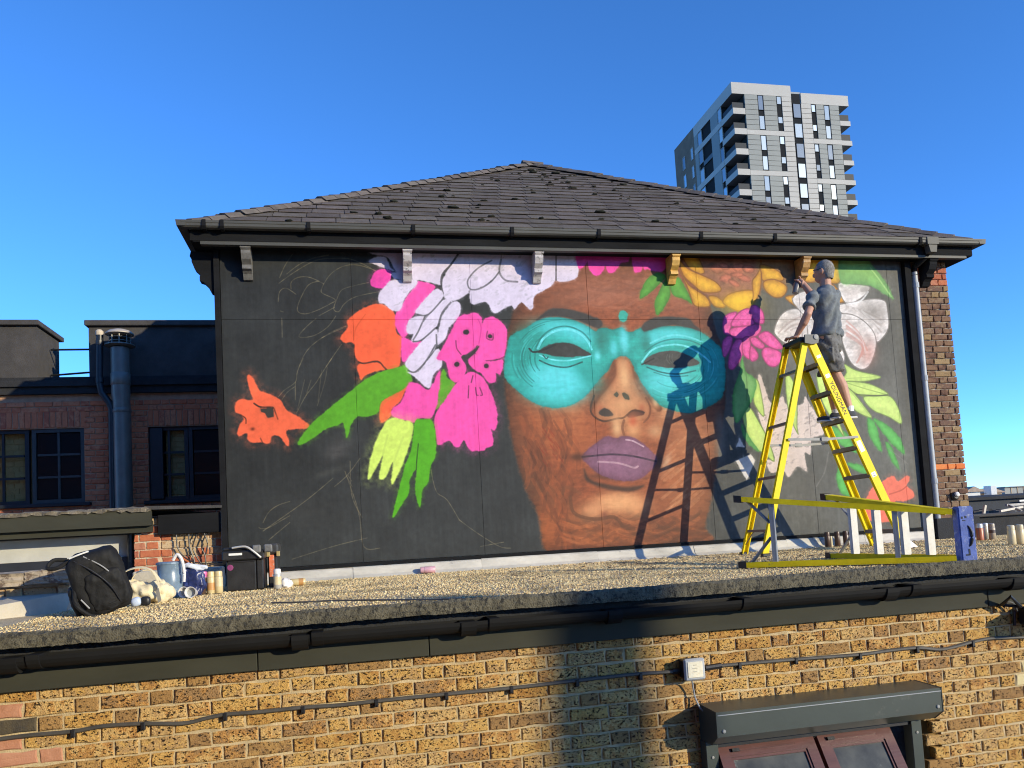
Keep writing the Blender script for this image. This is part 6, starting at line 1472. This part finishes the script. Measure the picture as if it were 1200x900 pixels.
hair = MB(); ell(hair, head-FH*.008+UPW*.010, .083, .101, .111, axH); ell(hair, head-FH*.045-UPW*.055, .064, .050, .060, axH)
hm = fuse('hair', hair, .008, 1, lambda c: .0015*np.sin(c[:, 0]*410+c[:, 2]*190+9*np.sin(c[:, 1]*60)))
bm = bmesh.new(); bm.from_mesh(hm)
kill = [v for v in bm.verts if ((v.co-head).dot(FH) > .045 and (v.co-head).z < .070) or (v.co-head).z < -.095 or ((v.co-head).dot(FH) > .005 and (v.co-head).z < .0) or ((v.co-head).dot(FH) > -.03 and (v.co-head).z < -.045)]
bmesh.ops.delete(bm, geom=kill, context='VERTS'); bm.to_mesh(hm); bm.free(); put('hair', hm, M_hair, pp_, -Vector(pp_.location))
for s in (-1, 1):
    mb = MB(); ell(mb, head+FH*.088+LH*s*.03+UPW*.008, .011, .011, .009, axH); part('eye', mb, mat('eye_white', (.7,.68,.64), .3, .05, 5, 0), pp_)
    mb = MB(); mb.beam(head+LH*s*.079+FH*.085+UPW*.012, head+LH*s*.088-FH*.01+UPW*.012, .006, .004, (0,0,1)); part('glasses_arm', mb, M_blackplastic, pp_)
tee = MB()
w_ = neck-pel
loft(tee, [(pel+UPW*.005, LFT, F_, .186, .134), (pel+w_*.16, LFT, F_, .184, .132), (pel+w_*.34, LFT, F_, .170, .120), (pel+w_*.55, LFT, F_, .180, .122), (pel+w_*.78, LFT, F_, .196, .125), (neck-UPW*.075, LFT, F_, .180, .105), (neck-UPW*.028, LFT, F_, .115, .082), (neck+UPW*.004, LFT, F_, .074, .070)], 26)
for sh_, el_ in ((shL, elL), (shR, elR)):
    t = (el_-sh_).normalized(); cap_(tee, sh_-UPW*.018, sh_+(el_-sh_)*.42, .058, .058)
    tee.lathe(sh_+(el_-sh_)*.25, [(.055,0),(.064,(el_-sh_).length*.42),(.052,(el_-sh_).length*.43)], 16, t)
def folds(c):
    u = (c-np.array(pel)); z = u[:, 2]; a = u @ np.array(LFT); f = u @ np.array(F_)
    return .016*np.sin(34*z+16*a+5*np.sin(9*a+3*f))*np.clip(1.15-z*1.6, .15, 1)+.004*np.sin(21*a-30*z+11*f)
put('t_shirt', fuse('t_shirt', tee, .009, 2, folds), M_tee, pp_, -Vector(pp_.location))
sho = MB()
loft(sho, [(pel+UPW*.075, LFT, F_, .163, .112), (pel, LFT, F_, .182, .132), (pel-UPW*.10, LFT, F_, .180, .126), (pel-UPW*.15, LFT, F_, .165, .105)], 24)
for h, k in ((hipL, knL), (hipR, knR)):
    e = h+(k-h)*.97; t = (k-h).normalized(); sho.lathe(h, [(.085,0),(.098,.06),(.100,(e-h).length*.7),(.104,(e-h).length),(.085,(e-h).length+.002)], 18, t)
for s, h, k in ((1, hipL, knL), (-1, hipR, knR)):
    mid = h+(k-h)*.55+LFT*s*.088; sho.obox(mid, F_*.06, UPW*.075, LFT*.02)
def folds2(c):
    u = c-np.array(pel); return .006*np.sin(40*u[:, 2]+25*u[:, 0]+4*np.sin(20*u[:, 1]))+.004*np.sin(33*u[:, 0]-28*u[:, 1]+10*u[:, 2])
put('shorts', fuse('shorts', sho, .009, 2, folds2), M_shorts, pp_, -Vector(pp_.location))
for a in (anL, anR):
    s_ = MB(); dirn = Vector((-1,.12,0)).normalized(); sd = Vector((-dirn.y, dirn.x, 0)); axS = Matrix((dirn, sd, UPW)).transposed(); b0 = Vector((a.x, a.y, ZSTEP))
    ell(s_, b0+dirn*.01+UPW*.045, .07, .042, .048, axS); ell(s_, b0+dirn*.12+UPW*.035, .10, .046, .034, axS); ell(s_, b0+dirn*.02+UPW*.075, .045, .040, .03, axS)
    put('shoe', fuse('shoe', s_, .007, 2), mat('dark_canvas', (.045,.05,.06), .8, .2, 12, .2), pp_, -Vector(pp_.location))
    mb = MB(); mb.bbox((b0.x-.215, b0.y-.043, ZSTEP+.001), (b0.x+.062, b0.y+.043, ZSTEP+.02), .008); part('sole', mb, M_label, pp_)
    mb = MB(); mb.lathe(b0+UPW*.075, [(.041,0),(.043,.03),(.044,.055),(.038,.057)], 14); part('sock', mb, M_label, pp_)

# ------------------------------------------------------------------ spray cans
def spray_can(base, body, capm, label, axis=(0,0,1), r=.0325, h=.19, group=None, cap=True, shoulder=M_metal, band=None, b0=.2, b1=.62):
    t = thing('spray_can', label, 'spray can', tuple(base), group); ax = Vector(axis).normalized(); hb = h*.74
    mb = MB(); mb.lathe(base, [(r*.9,0),(r,.004),(r,hb-.002),(r*.97,hb)], 18, ax); part('body', mb, body, t, smooth=True)
    mb = MB(); mb.lathe(Vector(base)+ax*hb, [(r*.97,0),(r*.82,.010),(r*.55,.020),(r*.4,.022)], 18, ax); part('shoulder', mb, shoulder, t, smooth=True)
    mb = MB()
    if cap: mb.lathe(Vector(base)+ax*(hb+.002), [(r*.93,0),(r*.93,h-hb-.014),(r*.86,h-hb-.004),(r*.5,h-hb)], 18, ax)
    else: mb.lathe(Vector(base)+ax*(hb+.022), [(.009,0),(.009,.012),(.006,.018)], 10, ax)
    if band: part('label', MB().lathe(Vector(base)+ax*h*b0, [(r*.9,0),(r*1.012,.001),(r*1.012,h*(b1-b0)-.001),(r*.9,h*(b1-b0))], 18, ax), band, t, smooth=True)
    part('cap' if cap else 'nozzle', mb, capm, t, smooth=True)
    return t
def cmat(n, c, **k): return mat(n, c, k.pop('rough', .35), .12, 8, .03, 40, **k)
M_gold = cmat('gold_can', (.62,.50,.26)); M_tan_c = cmat('tan_label', (.50,.26,.09)); M_silver = cmat('silver_can', (.55,.54,.50), metal=.3); M_creamc = cmat('cream_can', (.66,.55,.33)); M_brownc = cmat('brown_can', (.085,.05,.035)); M_orangec = cmat('rust_orange_can', (.42,.12,.04)); M_pinkc = cmat('pink_can', (.62,.36,.42)); M_dullc = cmat('dull_tan_can', (.36,.29,.20)); M_whitec = cmat('white_cap', (.75,.73,.70)); M_pinkcap = cmat('pink_cap', (.80,.18,.42)); M_greyc = cmat('grey_can', (.16,.16,.165))
spray_can(canb, M_greyc, M_whitec, 'dark grey spray can held up in the hand of the painter', ca_, cap=False)
def g_at(px, py): 
    p = atZ(px, py, -.37)
    p.z = roofz(p.y)+.008; return p
def std(px, py, ymax=7.9):
    p = atZ(px, py, roofz(7.5)+.004)
    if p.y > ymax: p = atY(px, py, ymax)
    p.z = roofz(p.y)+.006; return p
def can_h(px, py0, py1, Y): return atY(px, py0, Y).z-atY(px, py1, Y).z
p = std(247.5, 692.5, 7.05); spray_can(p, M_gold, M_gold, 'gold spray can with tan band, left of the pair by the black toolbox', h=.185, r=.034, band=M_tan_c, b0=.15, b1=.5)
p = std(256.5, 691.5, 7.05); spray_can(p, M_gold, M_gold, 'gold spray can touching the black toolbox', h=.185, r=.034, band=M_creamc, b0=.3, b1=.68)
p = std(236.5, 696, 7.2); spray_can(p, M_brownc, M_pinkcap, 'slim brown spray can with bright pink cap', (.10,0,1), h=.19, r=.030)
p = std(325.5, 689.5, 7.6); spray_can(p, M_silver, M_whitec, 'silver spray can with white cap, right of the black toolbox', h=.17, r=.033, band=M_creamc)
p = std(358, 685.5, 7.85); p.z += .03; spray_can(p, M_gold, M_blackplastic, 'gold spray can lying on its side near the flashing', (-1,-.1,0), h=.17, band=M_tan_c, b0=.1, b1=.35)
p = atY(510, 667, YW-.12); p.z = roofz(YW-.12)+.038; spray_can(p, M_pinkc, M_pinkc, 'faded pink can lying against the foot of the painted wall', (-1,.02,.02), h=.15, r=.034)
for k, (px, lab) in enumerate(((970.3, 'dark brown spray can with a pale stripe, first of three at the wall foot'), (982, 'dark brown spray can standing between two others at the wall foot'), (992, 'dark brown spray can nearest the lying ladder treads, at the wall foot'))):
    p = atY(px, 640, 7.95); p.z = roofz(7.95)+.004; spray_can(p, M_brownc, M_brownc, lab, h=.165, r=.031, group='brown spray cans at the wall foot', shoulder=M_brownc)
mb = MB(); p = atY(974.5, 640, 7.93); mb.lathe((p.x, p.y, roofz(7.93)+.004), [(.014,0),(.014,.10),(.008,.12)], 10); solo('paint_tube', mb, M_creamc, 'slim cream paint tube between two brown spray cans', 'tube')
p = std(1149, 633, 7.7); spray_can(p, M_orangec, M_silver, 'rust orange spray can with silver top beside the blue ladder cap', h=.175, r=.036)
p = std(1155.5, 632, 7.85); spray_can(p, M_silver, M_silver, 'silver spray can half hidden behind the rust orange can', h=.175, r=.034)
p = std(1163.3, 632, 7.8); spray_can(p, M_dullc, M_dullc, 'dull tan spray can alone in the shade of the felt upstand', h=.17, r=.034, band=M_brownc, b0=.4, b1=.6)
p = std(1186.3, 637.0); spray_can(p, M_creamc, M_creamc, 'cream spray can, first of the sunlit pair at the right edge', h=.18, r=.034, shoulder=M_creamc, group='cream spray cans')
p = std(1196.5, 636.0); spray_can(p, M_creamc, M_creamc, 'cream spray can cut by the right edge of the photo', h=.18, r=.034, shoulder=M_creamc, group='cream spray cans')

# ------------------------------------------------------------------ things on the gravel at the left
M_nylon = mat('black_nylon', (.013,.013,.0135), .7, .3, 9, .6, 26, spec=.25); M_nylon2 = mat('grey_piping', (.30,.30,.30), .5, .1, 9, 0)
bb0 = std(115, 717); bk = thing('backpack', 'bulging black backpack leaning back on the gravel by the low wall', 'backpack', tuple(bb0))
tl = math.radians(-17); RM = Matrix.Rotation(tl, 3, 'Y') @ Matrix.Rotation(math.radians(14), 3, 'Z') @ Matrix.Rotation(math.radians(12), 3, 'X')
def superell(c, rx, ry, rz, e=.45, sub=5, R=None):
    bm = bmesh.new(); bmesh.ops.create_icosphere(bm, subdivisions=sub, radius=1)
    for v in bm.verts:
        w = Vector((math.copysign(abs(v.co.x)**e, v.co.x)*rx, math.copysign(abs(v.co.y)**e, v.co.y)*ry, math.copysign(abs(v.co.z)**e, v.co.z)*rz))
        if R is not None: w = R @ w
        v.co = Vector(c)+w
    return bm
cen = bb0+Vector((.0,.05,.215))
def crease(bm, amp, f, seed):
    r = np.random.default_rng(seed); ph = r.uniform(0, 6, 6); bm.normal_update()
    for v in bm.verts:
        x, y, z = v.co*f; dd = amp*(math.sin(3*x+2*z+ph[0]+1.5*math.sin(2*z+ph[1]))+.6*math.sin(5*z-4*x+ph[2]+2*math.sin(3*y))+.4*math.sin(9*x+7*y+ph[3]))
        v.co += v.normal*dd
    return bm
bm = superell(cen, .165, .11, .215, .42, 5, RM); part('body', MB().bm(crease(bm, .0032, 12, 3)), M_nylon, bk, smooth=True)
bm = superell(cen+RM @ Vector((.03,-.085,-.05)), .12, .045, .13, .42, 5, RM); part('front_pocket', MB().bm(crease(bm, .0035, 15, 5)), M_nylon, bk, smooth=True)
bm = superell(cen+RM @ Vector((-.165,-.02,-.09)), .035, .07, .11, .6, 4, RM); part('side_pocket', MB().bm(crease(bm, .003, 12, 6)), M_nylon, bk, smooth=True)
for a in ([(-.10,-.09,.19),(-.02,-.125,.10),(.05,-.145,-.02),(.08,-.13,-.15)], [(-.04,-.085,.20),(.05,-.12,.10),(.115,-.12,-.04),(.135,-.10,-.13)]):
    mb = MB(); mb.tube(spline([cen+RM @ Vector(q) for q in a], 5), .0045, 6); part('zip', mb, M_nylon2 if a[0][0] > -.05 else M_blackplastic, bk)
mb = MB(); mb.tube(spline([cen+RM @ Vector(q) for q in ((-.14,.02,.20),(-.21,.0,.225),(-.255,-.02,.19),(-.20,-.04,.175),(-.12,-.03,.20))], 5), .013, 8); part('handle', mb, M_nylon, bk, smooth=True)
mb = MB(); mb.tube(spline([cen+RM @ Vector(q) for q in ((-.12,-.085,.215),(-.06,-.095,.222),(.0,-.09,.224))], 5), .0055, 6); part('white_strip', mb, M_label, bk)  # white strip along the top edge of the bag
mb = MB(); mb.tube(spline([cen+RM @ Vector(q) for q in ((-.15,-.07,.02),(-.17,-.12,-.08),(-.12,-.135,-.17),(-.07,-.12,-.2))], 5), .014, 8); part('strap', mb, M_nylon, bk, smooth=True)
mb = MB(); mb.tube([cen+RM @ Vector((-.135,-.115,-.06)), cen+RM @ Vector((-.105,-.13,-.13))], .005, 6); part('buckle', mb, M_nylon2, bk)
M_canvas = mat('cream_canvas', (.72,.62,.40), .9, .12, 6, .3, 50)
tb0 = std(174, 705, 6.7); tb = thing('tote_bag', 'crumpled cream canvas tote bag lying on the gravel beside the backpack', 'bag', tuple(tb0))
bm = bmesh.new(); bmesh.ops.create_icosphere(bm, subdivisions=5, radius=1)
for v in bm.verts:
    x, y, z = v.co; s = 1+.12*math.sin(4*x+1)*math.cos(3*z); v.co = Vector((x*.205*s, y*.13, (z*.5+.42)*.17*(1+.5*max(0,-x)+.1*math.sin(6*x))))+tb0+Vector((0,.03,0)); v.co.z = max(v.co.z, tb0.z)
part('bag', MB().bm(crease(bm, .010, 13, 9)), M_canvas, tb, smooth=True)
for pts in ([(-.17,-.06,.14),(-.15,-.08,.235),(-.06,-.09,.27),(.04,-.09,.25),(.09,-.10,.17),(.10,-.11,.10)], [(-.13,.02,.15),(-.08,.0,.23),(.02,.0,.245),(.10,-.02,.15)]):
    P_ = spline([tb0+Vector(q) for q in pts], 5); mb = MB()
    for a, b in zip(P_[:-1], P_[1:]): mb.beam(Vector(a), Vector(b)+(Vector(b)-Vector(a))*.1, .030, .006, (0,1,.3))
    part('handle', mb, M_canvas, tb)
mb = MB(); a = tb0+Vector((.10,-.125,.055)); mb.obox(a, Vector((.012,-.004,.01)), Vector((0,.002,.001)), Vector((-.008,0,.045))); part('printed_patch', mb, mat('grey_print', (.32,.30,.26), .8, .1, 9, 0), tb)
# clear jug, blue carrier bag, cups
M_clearpl = mat('cloudy_blue_plastic', (.17,.24,.32), .3, .25, 7, .1, 30, spots=(.36,.44,.50), spot_at=.6, spot_scale=9)
jg = std(200, 699, 7.35); jt = thing('plastic_jug', 'cloudy blue-grey plastic jug with a curved white handle', 'jug', tuple(jg))
mb = MB(); mb.lathe(jg, [(.085,0),(.098,.02),(.102,.17),(.095,.19),(.10,.26),(.104,.27)], 20); part('body', mb, M_clearpl, jt, smooth=True)
mb = MB(); mb.tube(spline([jg+Vector(q) for q in ((.04,-.07,.30),(.075,-.08,.345),(.11,-.085,.30),(.125,-.08,.2),(.12,-.075,.12))], 6), .013, 8); part('handle', mb, M_whitec, jt, smooth=True)
mb = MB(); mb.lathe(jg+Vector((0,0,.27)), [(.108,0),(.108,.012),(.09,.02)], 20); part('lid', mb, M_clearpl, jt)
M_bluebag = mat('navy_plastic_bag', (.02,.03,.11), .3, .4, 14, .5, 30, spots=(.30,.36,.48), spot_at=.64, spot_scale=13)
cg = std(226, 697, 7.6); ct = thing('carrier_bag', 'dark navy plastic carrier bag with white print between the jug and gold cans', 'bag', tuple(cg))
bm = superell(cg+Vector((0,.02,.12)), .105, .07, .125, .6, 4); part('bag', MB().bm(crease(bm, .009, 16, 4)), M_bluebag, ct, smooth=True)
bm = superell(cg+Vector((.03,-.035,.235)), .10, .02, .022, .7, 3, Matrix.Rotation(.2, 3, 'Y')); part('folded_top', MB().bm(crease(bm, .005, 20, 8)), mat('white_blue_film', (.66,.70,.78), .4, .2, 12, .2), ct, smooth=True)
for px, lab, ax in ((216.5, 'white paper cup lying on its side, left one of the pair', (-.3,-1,.15)), (224, 'white paper cup lying with its mouth toward the viewer, right one of the pair', (-.1,-1,.1))):
    q = std(px, 699.5, 7.25); c = q+Vector((0,.0,.042)); t = thing('paper_cup', lab, 'cup', tuple(q)); a = Vector(ax).normalized()
    mb = MB(); mb.lathe(c-a*.03, [(.03,-.05),(.043,.045),(.045,.05),(.039,.048),(.028,-.03)], 16, a); part('body', mb, M_whitec, t, smooth=True)
    mb = MB(); mb.lathe(c-a*.03, [(.036,.012),(.0365,.016),(.01,.017)], 16, a); part('inside', mb, mat('wet_paint', (.34,.36,.36), .3, .2, 20, 0), t)
q = std(160, 708, 6.2); t = thing('mask', 'small pale blue and black dust mask lying at the foot of the tote bag', 'mask', tuple(q))
bm = superell(q+Vector((.0,0,.03)), .036, .03, .034, .8, 3, Matrix.Rotation(-.3, 3, 'Y')); part('cup', MB().bm(bm), mat('pale_blue', (.50,.58,.72), .5, .1, 8, .1), t, smooth=True)
bm = superell(q+Vector((.06,.01,.03)), .035, .03, .035, .7, 3); part('filter', MB().bm(bm), M_blackplastic, t, smooth=True)
# tool boxes
M_tool = mat('dusty_black_plastic', (.020,.020,.021), .45, .4, 9, .12, 50, spots=(.10,.095,.085), spot_at=.70, spot_scale=26)
tg = std(286, 694, 7.35); tx0, tx1 = atY(266,690,7.2).x, atY(310,690,7.2).x; th = can_h(288, 640, 692, 7.2); z0 = roofz(7.2)+.004
tb_ = thing('toolbox', 'dusty black toolbox with curved pale handle by the corner of the painted wall', 'toolbox', ((tx0+tx1)/2, 7.3, z0))
mb = MB().bbox((tx0, 7.18, z0), (tx1-.065, 7.48, z0+th*.68), .008); part('body', mb, M_tool, tb_)
mb = MB().bbox((tx1-.064, 7.185, z0), (tx1, 7.475, z0+th*.70), .012); part('wheel_end', mb, M_tool, tb_)
mb = MB().bbox((tx0-.03, 7.15, z0+th*.685), (tx1+.012, 7.5, z0+th*.90), .012); ld = part('lid', mb, M_tool, tb_)
mb = MB().bbox((tx0-.022, 7.165, z0+th*.90), (tx1-.09, 7.49, z0+th*.985), .012); part('tray', mb, M_tool, tb_)
mb = MB(); mb.tube(spline([(tx0+.06,7.14,z0+th*.97),(tx1-.14,7.13,z0+th*.985),(tx1-.07,7.13,z0+th*.86),(tx1-.015,7.135,z0+th*.72)], 5), .009, 8); part('handle', mb, M_silver, tb_, smooth=True)
mb = MB(); mb.box((tx0+.03, 7.1475, z0+th*.80), (tx0+.14, 7.1492, z0+th*.85)); part('sticker', mb, M_label, ld)
for dx in (-.085, .01):
    mb = MB().bbox((tx1+dx, 7.135, z0+th*.83), (tx1+dx+.07, 7.18, z0+th*1.01), .010); part('corner_cap', mb, mat('scuffed_cap', (.16,.16,.155), .5, .4, 18, .1), tb_)
mb = MB(); mb.lathe((tx0+.035, 7.178, z0+th*.53), [(.026,0),(.024,.0012)], 14, (0,-1,0)); part('paint_splash', mb, mat('magenta_splash', (.28,.05,.17), .6, .3, 20, 0), tb_)
mb = MB(); mb.box((tx0+.02, 7.172, z0+th*.64), (tx1-.07, 7.181, z0+th*.67)); part('groove', mb, M_blackplastic, tb_)
t2 = thing('toolbox', 'narrow black tool case with orange and brass latches behind the dusty toolbox', 'toolbox', (tx1+.09, 7.45, z0))
ux0, ux1 = tx1+.02, atY(326,690,7.35).x
mb = MB().bbox((ux0, 7.36, z0), (ux1, 7.62, z0+th*.78), .01); part('body', mb, M_tool, t2)
mb = MB().bbox((ux0-.01, 7.34, z0+th*.785), (ux1+.012, 7.64, z0+th*1.02), .015); part('lid', mb, mat('scuffed_cap2', (.05,.05,.05), .45, .4, 18, .1), t2)
mb = MB().bbox((ux0+.01, 7.345, z0+th*.25), (ux0+.055, 7.36, z0+th*.76), .003); part('latch', mb, mat('orange_latch', (.62,.16,.07), .5, .3, 30, .1, 60, spots=(.45,.38,.33), spot_at=.56, spot_scale=40), t2)
for dx in (.0, .085):
    mb = MB().bbox((ux0+dx-.008, 7.335, z0+th*.72), (ux0+dx+.022, 7.358, z0+th*.84), .003); part('hasp', mb, mat('brass', (.55,.42,.18), .4, .2, 20, .1, metal=.5), t2)
q = std(335, 688, 7.85); bm = superell(q+Vector((.0,0,.03)), .06, .04, .045, .8, 3); solo('rag', MB().bm(crease(bm, .007, 24, 12)), M_whitec, 'crumpled white rag beside the silver spray can', 'rag', smooth=True)
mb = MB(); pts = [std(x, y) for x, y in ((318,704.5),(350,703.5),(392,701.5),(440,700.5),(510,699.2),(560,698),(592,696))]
mb.tube(spline([v+Vector((0,0,.006)) for v in pts], 5), .006, 6); solo('wire_shadow_strand', mb, M_cable, 'thin dark strand in place of a wire shadow across the sunlit gravel', 'shadow strand')  # strand laid where the shadow of a wire falls
q = std(1070, 641, 7.7); mb = MB(); mb.prism([(q.x-.05, q.z), (q.x+.06, q.z), (q.x-.02, q.z+.07)], 'y', q.y, q.y+.02); solo('plaster_scrap', mb, M_whitec, 'white plaster scrap on the gravel behind the lying ladder', 'scrap')
